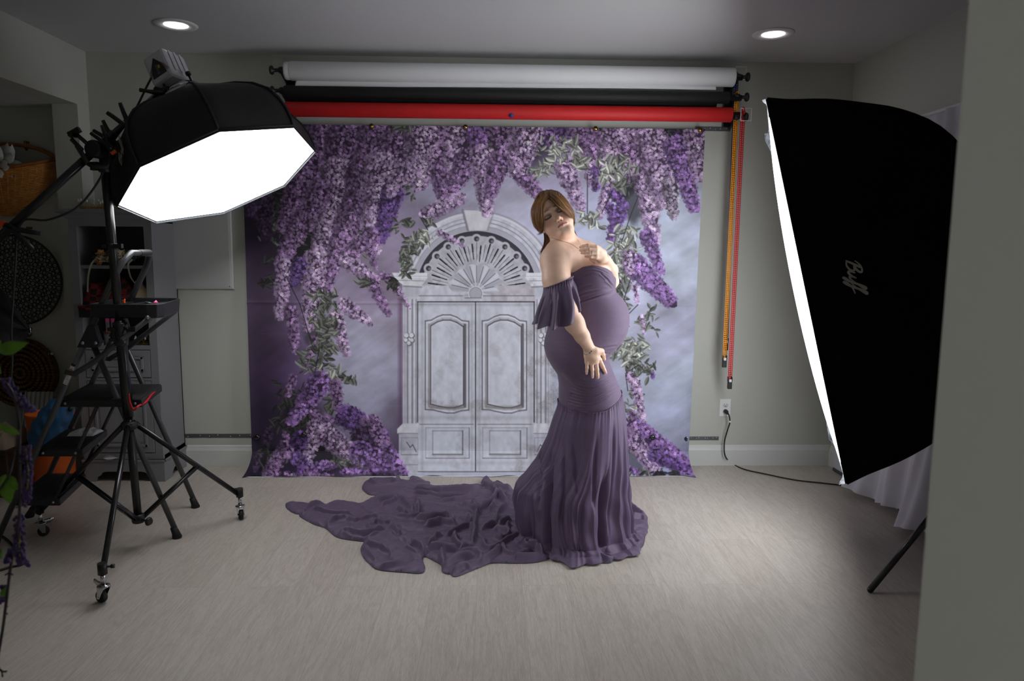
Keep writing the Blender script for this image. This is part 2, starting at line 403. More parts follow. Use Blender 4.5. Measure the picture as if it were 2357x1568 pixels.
# lettering on the badge
def text_mb(s, o, ex, ey, nrm, h, m=None):
    """block text as solid geometry, from Blender's built-in font outlines"""
    c = bpy.data.curves.new('t', 'FONT'); c.body = s; c.size = 1; c.align_x = 'CENTER'; c.align_y = 'CENTER'; c.extrude = 0.0; c.resolution_u = 3
    t = bpy.data.objects.new('t', c); COL.objects.link(t); dg = bpy.context.evaluated_depsgraph_get(); dg.update()
    me = bpy.data.meshes.new_from_object(t.evaluated_get(dg)); m = m or MB()
    m.add([o+ex*(v.co.x*h)+ey*(v.co.y*h)+nrm*.0015 for v in me.vertices], [tuple(p.vertices) for p in me.polygons])
    bpy.data.objects.remove(t); bpy.data.curves.remove(c); bpy.data.meshes.remove(me); return m
part('badge_lettering', text_mb('B1600', fc-su*.014, su, -sa, -sb, .017), mat('badge_letters', (120, 118, 120), .5, var=.05), sh)
part('badge_emblem', MB().sph(fc+sa*.011-su*.006-sb*.0014, (.006, .0015, .009), 6, SR), mat('badge_gold', (205, 165, 30), .5, var=.05), sh, label='yellow emblem on the badge')
m = MB()
for k in range(3): m.box(sc0+sa*.0625+sb*(-.035+.035*k)+su*.01, (.002, .012, .10), SR)
part('side_rib', m, M_strobe, sh)
m = MB()
for a_ in (.9, 2.4):
    m = MB()
    q = oc-on*.43+sx*(.085*math.cos(a_))-sy*(.085*math.sin(a_)); m.cyl(q, q+su*.03, .005); m.cyl(q+su*.03, q+su*.042, .012); part('thumb_screw', m, M_black, sh)

# --- boom stand ---
PX, PY = -1.603, 3.13
st = thing('boom_light_stand', 'black rolling boom light stand holding the octagonal softbox', 'light stand', (PX, PY, 0))
def P3(z): return V(-1.553-.034*z, PY, z)
part('lower_tube', MB().cyl(P3(.13), P3(.60), .0165).cyl(P3(.60), P3(1.02), .0215), M_black, st)
part('upper_tube', MB().cyl(P3(1.0), P3(1.69), .0180), M_black, st)
m = MB().lathe(P3(.56), (0, 0, 1), [(.028, -.015), (.032, -.01), (.032, .012), (.026, .02)], 20)
hub = P3(.56); low = P3(.14)
part('leg_hub', m, M_blackp, st)
m = MB().lathe(P3(.14), (0, 0, 1), [(.024, -.018), (.027, -.01), (.027, .014), (.022, .02)], 20); m.cyl(P3(.14), P3(.14)+V(.055, -.025, -.005), .005); m.lathe(P3(.14)+V(.05, -.022, -.005), (.9, -.4, 0), [(.014, 0), (.02, .008), (.014, .018)], 10)
part('spreader_hub', m, M_blackp, st)
m = MB().lathe(P3(.96), (0, 0, 1), [(.022, -.05), (.028, -.045), (.028, -.02), (.022, -.015), (.022, .02), (.03, .03), (.03, .05), (.02, .055)], 20)
m.cyl(P3(.985), P3(.985)+V(.05, -.02, 0), .006); m.box(P3(.985)+V(.06, -.02, .0), (.028, .012, .02))
m.box(P3(.94)+V(-.02, -.02, 0), (.03, .03, .014)); m.box(P3(.985)+V(-.02, -.02, 0), (.034, .03, .014))
part('height_clamp', m, M_black, st)
m = MB().lathe(P3(1.335), (0, 0, 1), [(.018, -.012), (.021, -.01), (.021, .01), (.018, .012)], 16); m.box(P3(1.335)+V(.03, -.012, .002), (.035, .018, .018)); m.box(P3(1.335)+V(-.025, -.012, 0), (.016, .018, .014))
part('cable_clip', m, M_blackp, st)
cast = [V(-1.453, 2.628, 0), V(-1.233, 3.494, 0), V(-2.078, 3.273, 0)]
for c in cast:
    d = (c-P3(0)); d.z = 0; u = d.normalized(); s = V(-u.y, u.x, 0)
    foot = c+V(0, 0, .10)-u*.005
    a = hub+u*.03
    lg = part('leg', MB().tube([a, foot+V(0, 0, .02)], .0115, 12).cyl(a-u*.012, a+u*.006, .014), M_black, st)
    part('leg_socket', MB().cyl(foot+V(0, 0, .055), foot+V(0, 0, .012), .017, 14).cyl(foot+V(0, 0, .04), foot+V(0, 0, .04)+s*.035, .0045).cyl(foot+V(0, 0, .04)+s*.03, foot+V(0, 0, .04)+s*.042, .008), M_blackp, lg)
    mid = a.lerp(foot+V(0, 0, .02), .56)
    br = MB()
    for sg in (-1, 1): br.tube([mid+s*.009*sg, low+u*.02+s*.009*sg], [(.0035, .008)]*2, 6)
    part('spreader_arm', br, M_black, st)
    whd = (u*.6+s*.8).normalized(); ax = V(-whd.y, whd.x, 0); wc = c+V(0, 0, .024)-whd*.012
    cs = part('caster', MB().lathe(wc, ax, [(.006, -.011), (.021, -.010), (.024, -.006), (.024, .006), (.021, .010), (.006, .011)], 28), M_rubber, st, label='black rubber caster wheel')
    fk = MB().cyl(foot+V(0, 0, .015), foot-V(0, 0, .03), .009, 12).lathe(foot-V(0, 0, .03), (0, 0, -1), [(.012, 0), (.023, .003), (.023, .007), (.012, .01)], 20)
    for sg in (-1, 1):
        o_ = ax*(.0145*sg); fk.prism([wc+o_-whd*.006-V(0, 0, .006), wc+o_+whd*.008-V(0, 0, .004), foot+o_+whd*.02-V(0, 0, .036), foot+o_-whd*.016-V(0, 0, .036)], ax*(.0015*sg))
    fk.cyl(wc-ax*.017, wc+ax*.017, .004, 8)
    fk.tube([foot+whd*.01-V(0, 0, .034), foot-whd*.035-V(0, 0, .03), foot-whd*.052-V(0, 0, .022)], [(.002, .012), (.002, .012), (.002, .008)], 6, flat=(0, 0, 1))
    part('caster_fork', fk, M_chrome, cs)
# boom arm
top = P3(1.73); b0 = at(-60, 600, 2.98); strobe_mt = oc-on*.43+V(-.09, -.02, 0)
bt = V(PX-.02, PY-.035, top.z); bd = (bt-b0).normalized()
part('boom_arm', MB().tube([b0, bt+bd*.10], .0165, 14).tube([bt+bd*.05, strobe_mt], .0125, 12), M_black, st)
m = MB().lathe(P3(1.67), (0, 0, 1), [(.016, -.03), (.024, -.028), (.024, .0), (.02, .01), (.02, .04)], 16)
m.lathe(bt, (0.1, 1, 0), [(.03, -.03), (.036, -.02), (.036, .03), (.03, .045)], 18); m.box(P3(1.665)+V(-.035, -.01, 0), (.03, .022, .034))
m.tube([bt+V(-.02, -.03, .02), bt+V(-.05, -.05, .055)], .008, 8); m.box(bt+V(-.055, -.05, .06), (.05, .018, .02), Matrix.Rotation(-.5, 3, 'Y')); m.box(bt+V(-.06, -.05, .05), (.018, .05, .018))
m.tube([bt+V(-.055, -.04, .01), bt+V(-.015, -.04, -.06)], [(.006, .01)]*2, 8); m.tube([bt+V(-.075, -.04, .035), bt+V(-.03, -.045, -.01)], [(.005, .009)]*2, 8)
m.tube([bt+V(-.03, -.03, -.055), bt+V(.0, -.03, -.075), bt+V(.05, -.02, -.07), bt+V(.07, 0, -.02)], .009, 8)
part('boom_bracket', m, M_blackp, st)
m = MB().lathe(strobe_mt, (.9, .1, .3), [(.018, -.03), (.024, -.02), (.024, .03), (.016, .04)], 14)
q0 = at(322, 207, 3.3); q1 = at(352, 212, 3.3); q2 = at(375, 214, 3.36)
part('tilt_joint', m, M_blackp, st); part('tilt_handle', MB().tube([q0, q0.lerp(q1, .5), q1, q2], [.009, .007, .010, .012], 8), M_blackp, st)
# spring clamps parked on the stand and the boom
def clamp(label, o, d, up, tips, s=1.0):
    """o pivot, d towards the jaws, up: opening direction"""
    t = thing('spring_clamp', label, 'clamp', o, 'black spring clamps'); d = Vector(d).normalized(); up = Vector(up); up = (up-d*up.dot(d)).normalized(); sd = d.cross(up)
    for sg in (-1, 1):
        m = MB(); P = [o-d*.085*s+up*.034*s*sg, o-d*.05*s+up*.022*s*sg, o-d*.015*s+up*.012*s*sg, o+up*.004*s*sg, o+d*.03*s-up*.010*s*sg*-1, o+d*.05*s+up*.004*s*sg]
        m.tube(P, [(.008*s, .0085*s), (.009*s, .0095*s), (.010*s, .0105*s), (.011*s, .011*s), (.010*s, .008*s), (.009*s, .006*s)], 8, flat=up)
        hd = part('handle', m, M_blackp, t)
        part('jaw_pad', MB().box(o+d*.055*s+up*.006*s*sg, (.016*s, .016*s, .016*s), Matrix((d, sd, up)).transposed()), M_orange if tips else M_blackp, hd, bevel=.002, label='orange jaw pad' if tips else None)
    part('spring', MB().torus(o, sd, .007*s, .002*s, 12, 6), M_chrome, t)
e_img = _r.copy()
def dpx(x0, y0, x1, y1): return (at(x1, y1, 3)-at(x0, y0, 3)).normalized()
clamp('topmost of the black spring clamps on the stand, handles pointing up behind the octagonal softbox', at(292, 287, 3.2), dpx(270, 262, 300, 300), e_img+_u*.6, False)
clamp('black spring clamp just left of and below the topmost one at the boom joint', at(256, 322, 3.16), dpx(228, 292, 258, 325), e_img*.6-_u*.2, False, .9)
clamp('black spring clamp with an orange jaw beside the octagonal softbox at the boom joint', at(246, 330, 3.08), dpx(236, 296, 268, 338)*1.0, e_img*.5+_u*.5, True, .8)
clamp('black spring clamp with orange jaws gripping the lower part of the boom arm', at(38, 532, 3.0), dpx(80, 545, 20, 515), _u*1.0+e_img*.2, True, 1.05)
# stripbox
A1, A0, B0_, B1_ = V(1.059, 2.843, 1.915), V(1.388, 2.686, .440), V(1.671, 3.391, .428), V(1.342, 3.548, 1.903)
ev = (A1-A0).normalized(); eh = (B0_-A0).normalized(); sn_ = ev.cross(eh).normalized()
if sn_.x > 0: sn_ = -sn_
scen = (A1+A0+B0_+B1_)/4
sbx = thing('strip_softbox', 'tall black rectangular softbox seen side-on at the right, glowing white edge', 'softbox', scen)
def rect(hx, hy, d, bow=0.0, N=10):
    """ring of the box section; sides bow inwards slightly"""
    cs = [(-hx, -hy), (hx, -hy), (hx, hy), (-hx, hy)]; ring = []
    for i in range(4):
        a, b = cs[i], cs[(i+1) % 4]
        for j in range(N):
            t = j/N; x = a[0]+(b[0]-a[0])*t; y = a[1]+(b[1]-a[1])*t; k = 4*t*(1-t)*bow
            if i in (0, 2): y -= k*(1 if y > 0 else -1)
            else: x -= k*(1 if x > 0 else -1)
            ring.append(scen+eh*x+ev*y-sn_*d)
    return ring
sp = [(.380, .760, 0, .0), (.384, .728, .08, .008), (.378, .693, .20, .016), (.36, .645, .32, .02), (.33, .59, .44, .02), (.28, .50, .56, .018), (.21, .36, .655, .012), (.13, .2, .72, .006), (.075, .075, .75, 0)]
_q = spline([(a, b, d) for a, b, d, _ in sp], 3); sp = [(q.x, q.y, q.z, float(np.interp(q.z, [s[2] for s in sp], [s[3] for s in sp]))) for q in _q]
m = MB().rings([rect(a, b, d, w_) for a, b, d, w_ in sp], cap=False)
for sx_, sy_ in ((-1, -1), (1, -1), (1, 1), (-1, 1)):
    m.tube([scen+eh*a*sx_+ev*b*sy_-sn_*d for a, b, d, _ in sp], .006, 6)
m.tube([A0, A1], .006, 6)
part('shell', m, M_stripcloth, sbx)
m = MB().rings([rect(.374, .754, .012), rect(.372, .752, .002)], cap=False)
NB = 14; m.rings([[scen+eh*(.372*u_)+ev*(.752*v_)+sn_*(-.002+.046*(1-u_**2)*(1-v_**2)**.8) for u_ in [-1+2*i/NB for i in range(NB+1)]] for v_ in [-1+2*j/24 for j in range(25)]], closed=False, cap=False)
part('diffuser', m, M_strip, sbx, label='glowing white front diffuser')
# crumpled silver lip of the front edge (far side and the sagging corners)
m = MB(); random.seed(4)
for (a, b, seg, depth) in ((B1_, B0_, 40, .016), (A1, B1_, 16, .010), (A0, B0_, 16, .020)):
    r0, r1 = [], []
    for i in range(seg+1):
        p = a.lerp(b, i/seg); k = math.sin(i*1.7)*.004+math.sin(i*.63+1)*.005
        r0.append(p-sn_*.01); e = min(i, seg-i)/seg; r1.append(p+sn_*((depth+k*1.4)*max(0, 1-e/.16)+.003)+(p-scen).normalized()*k*.6*max(0, 1-e/.2))
    m.rings([[x, y] for x, y in zip(r0, r1)], closed=False, cap=False)
part('silver_lip', m, M_silver, sbx, label='crumpled silver lining at the front edge')
# logo on the near panel, reading downwards
c1 = at(1932, 690, 2.80)
# project onto the near panel plane (through the near edge and the bowed side)
def near_panel(px, py):
    best = None; d = ray(px, py)
    for i in range(len(sp)-1):
        a, b, dd, _ = sp[i]; a2, b2, d2, _ = sp[i+1]
        p0 = scen-eh*(a-sp[i][3])-sn_*dd; p1 = scen-eh*(a2-sp[i+1][3])-sn_*d2; nn = (p1-p0).cross(ev).normalized()
        t = (p0-CO).dot(nn)/d.dot(nn); q = CO+d*t; s = (q-p0).dot(p1-p0)/(p1-p0).length_squared
        if -.02 <= s <= 1.02: 
            if nn.dot(CO-q) < 0: nn = -nn
            return q, nn
    return None
q = near_panel(1962, 645)
if q:
    q, nn = q; ey2 = -sn_-nn*(-sn_).dot(nn); ey2 = (ey2).normalized(); ex2 = (-ev-nn*(-ev).dot(nn)).normalized()
    part('logo', brush_text(q-ex2*.078-ey2*.012+nn*.008, ex2, ey2, nn, .076, .042), M_logo, sbx, label='grey brush-script lettering')
# right stand
ls = thing('tripod_light_stand', 'black tripod stand of the right softbox, one leg reaching out past the near wall edge', 'light stand', (1.97, 2.79, 0))
hub2 = V(1.97, 2.79, .50); tip = fl(2003, 1358, .012)
part('pole', MB().cyl(V(1.97, 2.79, .10), V(1.97, 2.79, 1.2), .0155), M_black, ls)
part('leg_hub', MB().lathe(hub2, (0, 0, 1), [(.024, -.02), (.03, -.01), (.03, .014), (.024, .02)], 16), M_blackp, ls)
d0 = tip-hub2; d0.z = 0
for k in range(3):
    dd = Matrix.Rotation(2*PI*k/3, 3, 'Z') @ d0
    if k: dd = dd*(.55 if k == 2 else .5)
    t_ = V(hub2.x+dd.x, hub2.y+dd.y, .012) if k else tip
    part('leg', MB().tube([hub2, t_], .0125, 12).sph(t_, .0125, 6), M_black, ls)
    part('spreader_arm', MB().tube([hub2.lerp(t_, .5), V(hub2.x, hub2.y, .16)], [(.003, .008)]*2, 6), M_black, ls)
part('speed_ring_mount', MB().cyl(V(1.97, 2.79, 1.18), V(1.97, 2.79, 1.2), .02).cyl(V(1.97, 2.79, 1.19), scen-sn_*.76, .03), M_blackp, ls)
# ---------- printed cloth backdrop ----------
X0c, Y0c, Wc, Hc = 540, 276, 1100, 836        # print canvas, one unit per photograph pixel
rng = np.random.default_rng(7)
yy, xx = np.mgrid[0:Hc, 0:Wc].astype(np.float32); xx += X0c; yy += Y0c
# soft painted ground
gp = [(570, 330, 30, 20, 38), (570, 480, 52, 38, 66), (590, 560, 70, 48, 88), (600, 640, 112, 80, 126), (600, 760, 108, 80, 124), (600, 880, 92, 62, 112), (590, 1000, 66, 46, 92), (600, 1090, 60, 42, 84),
      (680, 680, 130, 104, 148), (680, 850, 112, 84, 136), (690, 1000, 66, 48, 84), (780, 690, 168, 156, 188), (800, 800, 172, 170, 198), (830, 880, 184, 186, 212), (860, 770, 190, 192, 218), (900, 720, 160, 138, 166), (905, 850, 176, 172, 200), (860, 950, 170, 166, 196), (915, 1000, 88, 66, 98),
      (880, 660, 128, 104, 138), (880, 590, 176, 166, 196), (860, 610, 156, 132, 160), (930, 490, 144, 122, 156), (960, 430, 166, 158, 192), (1000, 470, 176, 166, 200), (1070, 440, 184, 182, 212), (1150, 450, 192, 188, 216), (1200, 500, 200, 196, 222), (1240, 560, 202, 202, 226), (800, 400, 60, 42, 72), (700, 400, 34, 22, 44), (700, 560, 46, 32, 56), (640, 480, 32, 22, 38),
      (1280, 420, 188, 176, 212), (1350, 430, 172, 168, 200), (1340, 560, 186, 194, 222), (1390, 540, 180, 186, 216), (1540, 500, 190, 200, 226), (1560, 620, 196, 206, 232), (1560, 760, 182, 182, 212), (1520, 750, 160, 156, 186), (1560, 860, 192, 204, 230), (1530, 940, 176, 184, 214), (1600, 560, 200, 208, 232), (1590, 1000, 160, 166, 200), (1540, 1010, 178, 184, 214), (1600, 420, 186, 190, 216), (1390, 640, 190, 194, 218), (1450, 700, 184, 188, 214), (1450, 860, 176, 178, 206), (1580, 1060, 140, 140, 180), (1300, 900, 190, 196, 220), (900, 310, 34, 24, 44), (1200, 310, 44, 32, 58), (1500, 310, 46, 36, 58), (1050, 320, 40, 28, 50)]
ly, lx = np.mgrid[0:Hc:8, 0:Wc:8].astype(np.float32); lx += X0c; ly += Y0c
wx = lx+30*(fbm(lx/60, ly/60, 3, 3)-.5); wy = ly+60*(fbm(lx/50, ly/90, 3, 5)-.5)
num = np.zeros(lx.shape+(3,), np.float32); den = np.zeros(lx.shape, np.float32)
for x, y, r_, g_, b_ in gp:
    k = np.exp(-((wx-x)**2+(wy-y)**2)/(2*48**2))+1e-7/((wx-x)**2+(wy-y)**2+1); num += k[..., None]*np.array([r_, g_, b_], np.float32)/255; den += k
low_ = num/den[..., None]
def bil(A, x, y):
    x = np.clip(x, 0, A.shape[1]-1.001); y = np.clip(y, 0, A.shape[0]-1.001); xi = x.astype(int); yi = y.astype(int); fx = (x-xi)[..., None]; fy = (y-yi)[..., None]
    return (A[yi, xi]*(1-fx)+A[yi, xi+1]*fx)*(1-fy)+(A[yi+1, xi]*(1-fx)+A[yi+1, xi+1]*fx)*fy
CV = bil(low_, (xx-X0c)/8, (yy-Y0c)/8).astype(np.float32)
ca, sa_ = math.cos(.95), math.sin(.95)
st1 = fbm((xx*ca+yy*sa_)/12, (-xx*sa_+yy*ca)/120+3*fbm(xx/90, yy/90, 2, 11), 4, 21); st2 = fbm(xx/70, yy/45, 5, 31)
CV *= (1+.13*(st1-.5)+.34*(st2-.5))[..., None]; _g = CV.mean(-1, keepdims=True); CV = _g+(CV-_g)*.80; CV *= .95
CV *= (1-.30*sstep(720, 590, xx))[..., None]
CV[..., 2] *= 1+.05*(st2-.5); CV = np.clip(CV, 0, 1)
def over(x0, y0, x1, y1, fn):
    """blend a local patch: fn(X, Y) -> (alpha, rgb)"""
    a, b = max(0, int(x0-X0c)), min(Wc, int(x1-X0c)+1); c, d = max(0, int(y0-Y0c)), min(Hc, int(y1-Y0c)+1)
    if a >= b or c >= d: return
    al, rgb = fn(xx[c:d, a:b], yy[c:d, a:b]); al = np.clip(al, 0, 1)[..., None]
    CV[c:d, a:b] = CV[c:d, a:b]*(1-al)+np.asarray(rgb, np.float32)*al
def C3(*c): return np.array(c, np.float32)/255
def line(pts, wd, col, a=1.0, soft=.7):
    for (x0, y0), (x1, y1) in zip(pts[:-1], pts[1:]):
        def fn(X, Y):
            L2 = (x1-x0)**2+(y1-y0)**2+1e-6; t = np.clip(((X-x0)*(x1-x0)+(Y-y0)*(y1-y0))/L2, 0, 1)
            d = np.hypot(X-x0-t*(x1-x0), Y-y0-t*(y1-y0)); return a*np.clip((wd/2-d)/soft+.5, 0, 1), col
        over(min(x0, x1)-wd-2, min(y0, y1)-wd-2, max(x0, x1)+wd+2, max(y0, y1)+wd+2, fn)
def poly(pts, col, a=1.0, noise=0.0):
    P = np.array(pts, np.float32)
    def fn(X, Y):
        ins = np.zeros(X.shape, bool); n = len(P); dd = np.full(X.shape, 1e9, np.float32)
        for i in range(n):
            (xa, ya), (xb, yb) = P[i], P[(i+1) % n]
            c = ((ya > Y) != (yb > Y)) & (X < (xb-xa)*(Y-ya)/(yb-ya+1e-9)+xa); ins ^= c
            t = np.clip(((X-xa)*(xb-xa)+(Y-ya)*(yb-ya))/((xb-xa)**2+(yb-ya)**2+1e-6), 0, 1); dd = np.minimum(dd, np.hypot(X-xa-t*(xb-xa), Y-ya-t*(yb-ya)))
        sd = np.where(ins, dd, -dd); c = np.broadcast_to(col, X.shape+(3,))
        if noise: c = c*(1+noise*(fbm(X/9, Y/14, 4, 77)-.5)*2)[..., None]
        return a*np.clip(sd+.5, 0, 1), c
    over(P[:, 0].min()-2, P[:, 1].min()-2, P[:, 0].max()+2, P[:, 1].max()+2, fn)
# ---- the painted stone doorway ----
ST, ST2, SH, DK, GR = C3(204, 204, 216), C3(224, 224, 232), C3(138, 134, 146), C3(30, 27, 34), C3(150, 144, 140)
AX, AY = 1097, 671
def ring(r0, r1, a0, a1, col, a=1, noise=0):
    def fn(X, Y):
        R_ = np.hypot(X-AX, Y-AY); T = np.degrees(np.arctan2(AY-Y, X-AX)); al = np.clip(np.minimum(R_-r0, r1-R_)+.5, 0, 1)*((T > a0) & (T < a1))
        c = np.broadcast_to(col, X.shape+(3,))
        if noise: c = c*(1+noise*(fbm(X/10, Y/10, 4, 5)-.5)*2)[..., None]
        return a*al, c
    over(AX-r1-2, AY-r1-2, AX+r1+2, AY+2, fn)
def edge_shade(x0, y0, x1, y1, lw=2):     # raised moulding rectangle
    line([(x0, y1), (x0, y0), (x1, y0)], lw, SH, .55); line([(x1, y0), (x1, y1), (x0, y1)], lw, C3(92, 88, 100), .7)
poly([(905, 634), (1290, 634), (1290, 1097), (905, 1097)], C3(188, 190, 206), .0)
poly([(926, 650), (1272, 650), (1272, 1088), (926, 1088)], ST*.97, 1, .10)
line([(922, 690), (922, 975)], 10, C3(92, 64, 96), .55, 8)           # dark glow beside the pilaster
ring(0, 182, 9, 171, ST, 1, .12); ring(177, 183, 10, 170, ST2*.98); ring(168, 170, 12, 168, SH, .6); ring(159, 161.5, 12, 168, SH, .8); ring(150, 152, 12, 168, SH, .7); ring(140, 150, 14, 166, C3(172, 170, 184), .8); ring(182, 186, 14, 120, C3(150, 142, 160), .6)
ring(0, 139, 0, 180, C3(58, 54, 64)); ring(0, 132, 14, 140, C3(70, 66, 78), .6); ring(0, 128, 4, 176, C3(186, 184, 194), 1, .14)
for k in range(9):                          # pierced roundels under the arch
    a = math.radians(26+k*16); x, y = AX+123*math.cos(a), AY-121*math.sin(a)
    over(x-14, y-14, x+14, y+14, lambda X, Y: (np.clip(11.5-np.hypot(X-x, Y-y)+.5, 0, 1), C3(190, 188, 198)))
    over(x-14, y-14, x+14, y+14, lambda X, Y: (np.clip(6-np.hypot(X-x, Y-y)+.5, 0, 1), C3(60, 58, 68)))
    over(x-14, y-14, x+14, y+14, lambda X, Y: (np.clip(3.2-np.hypot(X-x-2, Y-y-1)+.5, 0, 1), C3(120, 118, 130)))
for k in range(31):                         # pierced spindles
    a = math.radians(8+k*164/30); r0, r1 = (70+3*math.sin(k*2.1), 112-4*((k*7) % 3))
    dk = DK if k % 2 == 0 else C3(104, 100, 110); wd = 3.4 if k % 2 == 0 else 1.6
    line([(AX+r0*math.cos(a), AY-4-r0*.97*math.sin(a)), (AX+(r0+r1)/2*math.cos(a), AY-4-(r0+r1)/2*.97*math.sin(a))], wd*.6, dk, .95)
    line([(AX+(r0+r1)/2*math.cos(a), AY-4-(r0+r1)/2*.97*math.sin(a)), (AX+r1*math.cos(a), AY-4-r1*.97*math.sin(a))], wd, dk, .95)
    line([(AX+r0*math.cos(a+.03), AY-4-r0*.97*math.sin(a+.03)), (AX+r1*math.cos(a+.03), AY-4-r1*.97*math.sin(a+.03))], 1.2, C3(216, 216, 226), .8)
def scal(X, Y):
    R_ = np.hypot(X-AX, (Y-AY)*1.02); T = np.arctan2(AY-Y, X-AX); m_ = 61+4*np.abs(np.sin(T*6)); return np.clip(m_-R_+.5, 0, 1)*(Y < 682), np.broadcast_to(ST*.95, X.shape+(3,))*(1+.10*np.sin(T*12)[..., None])
over(1025, 600, 1170, 682, scal)
for k in range(11):
    a = math.radians(12+k*15.6); line([(AX+20*math.cos(a), AY-3-18*math.sin(a)), (AX+58*math.cos(a), AY-3-56*math.sin(a))], 1.6, C3(82, 78, 88), .8)
for r_, c_ in ((17, ST2), (15, SH), (13.5, C3(176, 176, 186))): over(1075, 655, 1120, 690, lambda X, Y: (np.clip(r_-np.hypot(X-AX+2, Y-676)+.5, 0, 1)*(Y < 686), c_))
poly([(960, 657), (1030, 657), (1040, 670), (1060, 676), (1060, 696), (960, 696)], ST, 1, .1); poly([(1134, 657), (1232, 657), (1232, 696), (1130, 696), (1130, 676), (1150, 670)], C3(186, 180, 188), 1, .16)
line([(961, 681), (1064, 681)], 2, C3(118, 114, 124), .9); line([(1112, 681), (1232, 681)], 2, C3(104, 98, 106), .9); line([(1070, 686), (1108, 686)], 2, C3(110, 106, 116), .8)
poly([(1065, 484), (1137, 486), (1122, 530), (1077, 530)], C3(214, 212, 220), 1, .06); line([(1065, 484), (1077, 530)], 5, C3(116, 106, 120), .7, 3); line([(1137, 486), (1122, 530)], 4, C3(150, 144, 158), .7, 2)
for sx_, fx_ in ((902, 1), (1292, -1)):
    F = lambda pts: [(sx_+fx_*(p[0]-902), p[1]) for p in pts]
    poly(F([(926, 657), (964, 657), (964, 684), (926, 684)]), ST*.93, 1, .1)
    poly(F([(902, 628), (983, 628), (984, 640), (970, 659), (929, 657), (912, 645)]), ST2, 1, .06); line(F([(912, 645), (976, 647)]), 1.6, SH, .8); line(F([(905, 636), (983, 636)]), 1.2, SH, .5); line(F([(929, 659), (970, 661)]), 3, C3(110, 106, 118), .6, 2)
    poly(F([(928, 684), (961, 684), (961, 978), (928, 978)]), C3(200, 200, 212), 1, .08)
    for x, w_, c_, a_ in ((932, 1.5, SH, .6), (938, 3, C3(112, 108, 120), .75), (944, 2, ST2, .9), (949, 3, C3(112, 108, 120), .7), (954, 2.5, ST2, .9), (958, 2.5, C3(120, 116, 128), .6)): line(F([(x, 690), (x, 974)]), w_, c_, a_, 1.5)
    for (dx, dy, r_) in ((0, 0, 8), (-6, -7, 6), (6, -7, 6), (-7, 4, 5), (7, 4, 5), (0, 11, 5)):
        x, y = F([(942+dx, 780+dy)])[0]
        over(x-10, y-10, x+10, y+10, lambda X, Y: (np.clip(r_+1-np.hypot(X-x, Y-y)+.5, 0, 1), C3(118, 114, 126))); over(x-10, y-10, x+10, y+10, lambda X, Y: (np.clip(r_-.6-np.hypot(X-x+1, Y-y+1)+.5, 0, 1), ST2))
    poly(F([(927, 975), (962, 975), (973, 990), (973, 998), (914, 998), (914, 988)]), ST2*.98, 1, .08); line(F([(916, 998), (972, 998)]), 2, SH, .9)
    poly(F([(918, 999), (970, 999), (971, 1090), (918, 1088)]), C3(192, 192, 204), 1, .14); edge_shade(*[v for v in (min(F([(924, 0)])[0][0], F([(963, 0)])[0][0]), 1008, max(F([(924, 0)])[0][0], F([(963, 0)])[0][0]), 1047)])
    line(F([(936, 1018), (944, 1030), (950, 1024), (958, 1040)]), 2.2, C3(84, 78, 88), .8); line(F([(918, 1070), (970, 1070)]), 2, SH, .8)
for dx0, dx1, dm in ((962.5, 1093.5, 0), (1096, 1228, 1)):
    poly([(dx0, 696), (dx1, 696), (dx1, 1085), (dx0, 1085)], C3(205, 207, 219) if not dm else C3(202, 203, 214), 1, .07)
    px0, px1 = (979, 1079) if not dm else (1110, 1212)
    c = (px0+px1)/2; top_ = [(px0, 739), (px0+14, 737), (px0+28, 729), (c-10, 725), (c+8, 725), (px1-28, 730), (px1-16, 738), (px1, 740)]
    bot_ = [(px1, 944), (px1-18, 946), (px1-34, 951), (c, 951), (px0+30, 947), (px0+18, 944), (px0, 943)]
    for off, col, a_, w_ in ((0, C3(108, 104, 114), .9, 2.8), (3.5, ST2, .8, 2.4), (8, C3(168, 164, 172), .6, 3), (12, C3(88, 84, 92), .9, 3), (15.5, C3(222, 224, 234), .7, 2)):
        sh_ = [(min(max(x, px0+off), px1-off), y+off) for x, y in top_]+[(min(max(x, px0+off), px1-off), y-off) for x, y in bot_]
        line(sh_+[sh_[0]], w_, col, a_, 1.2)
    line([(px1-9, 748), (px1-9, 936)], 6, C3(82, 78, 86), .75, 2.5); line([(px0+9, 748), (px0+9, 936)], 5, C3(150, 146, 150), .7, 2.5); line([(px0+14, 938), (px1-14, 938)], 8, C3(110, 104, 100), .5, 5)
    line([(dx0+4, 977), (dx1-4, 977)], 2, C3(110, 106, 114), .7); line([(dx0+4, 981), (dx1-4, 981)], 2, ST2, .7)
    edge_shade(px0+1, 985, px1+1, 1055); edge_shade(px0+17, 992, px1-14, 1046, 3); line([(px0+18, 1048), (px1-15, 1048)], 5, C3(130, 124, 120), .4, 4)
line([(961.5, 695), (961.5, 972)], 2.2, DK, .95); line([(1094.6, 695), (1094.6, 1085)], 2.2, DK, .95); line([(1229.5, 695), (1229.5, 972)], 2.6, DK, .9); line([(961, 695), (1230, 695)], 2.2, DK, .95); line([(962, 1086), (1230, 1086)], 2, C3(80, 76, 84), .8)
poly([(918, 1088), (1290, 1088), (1290, 1110), (918, 1110)], C3(198, 200, 214), 1, .05); line([(940, 1092), (1290, 1092)], 1.2, SH, .4)
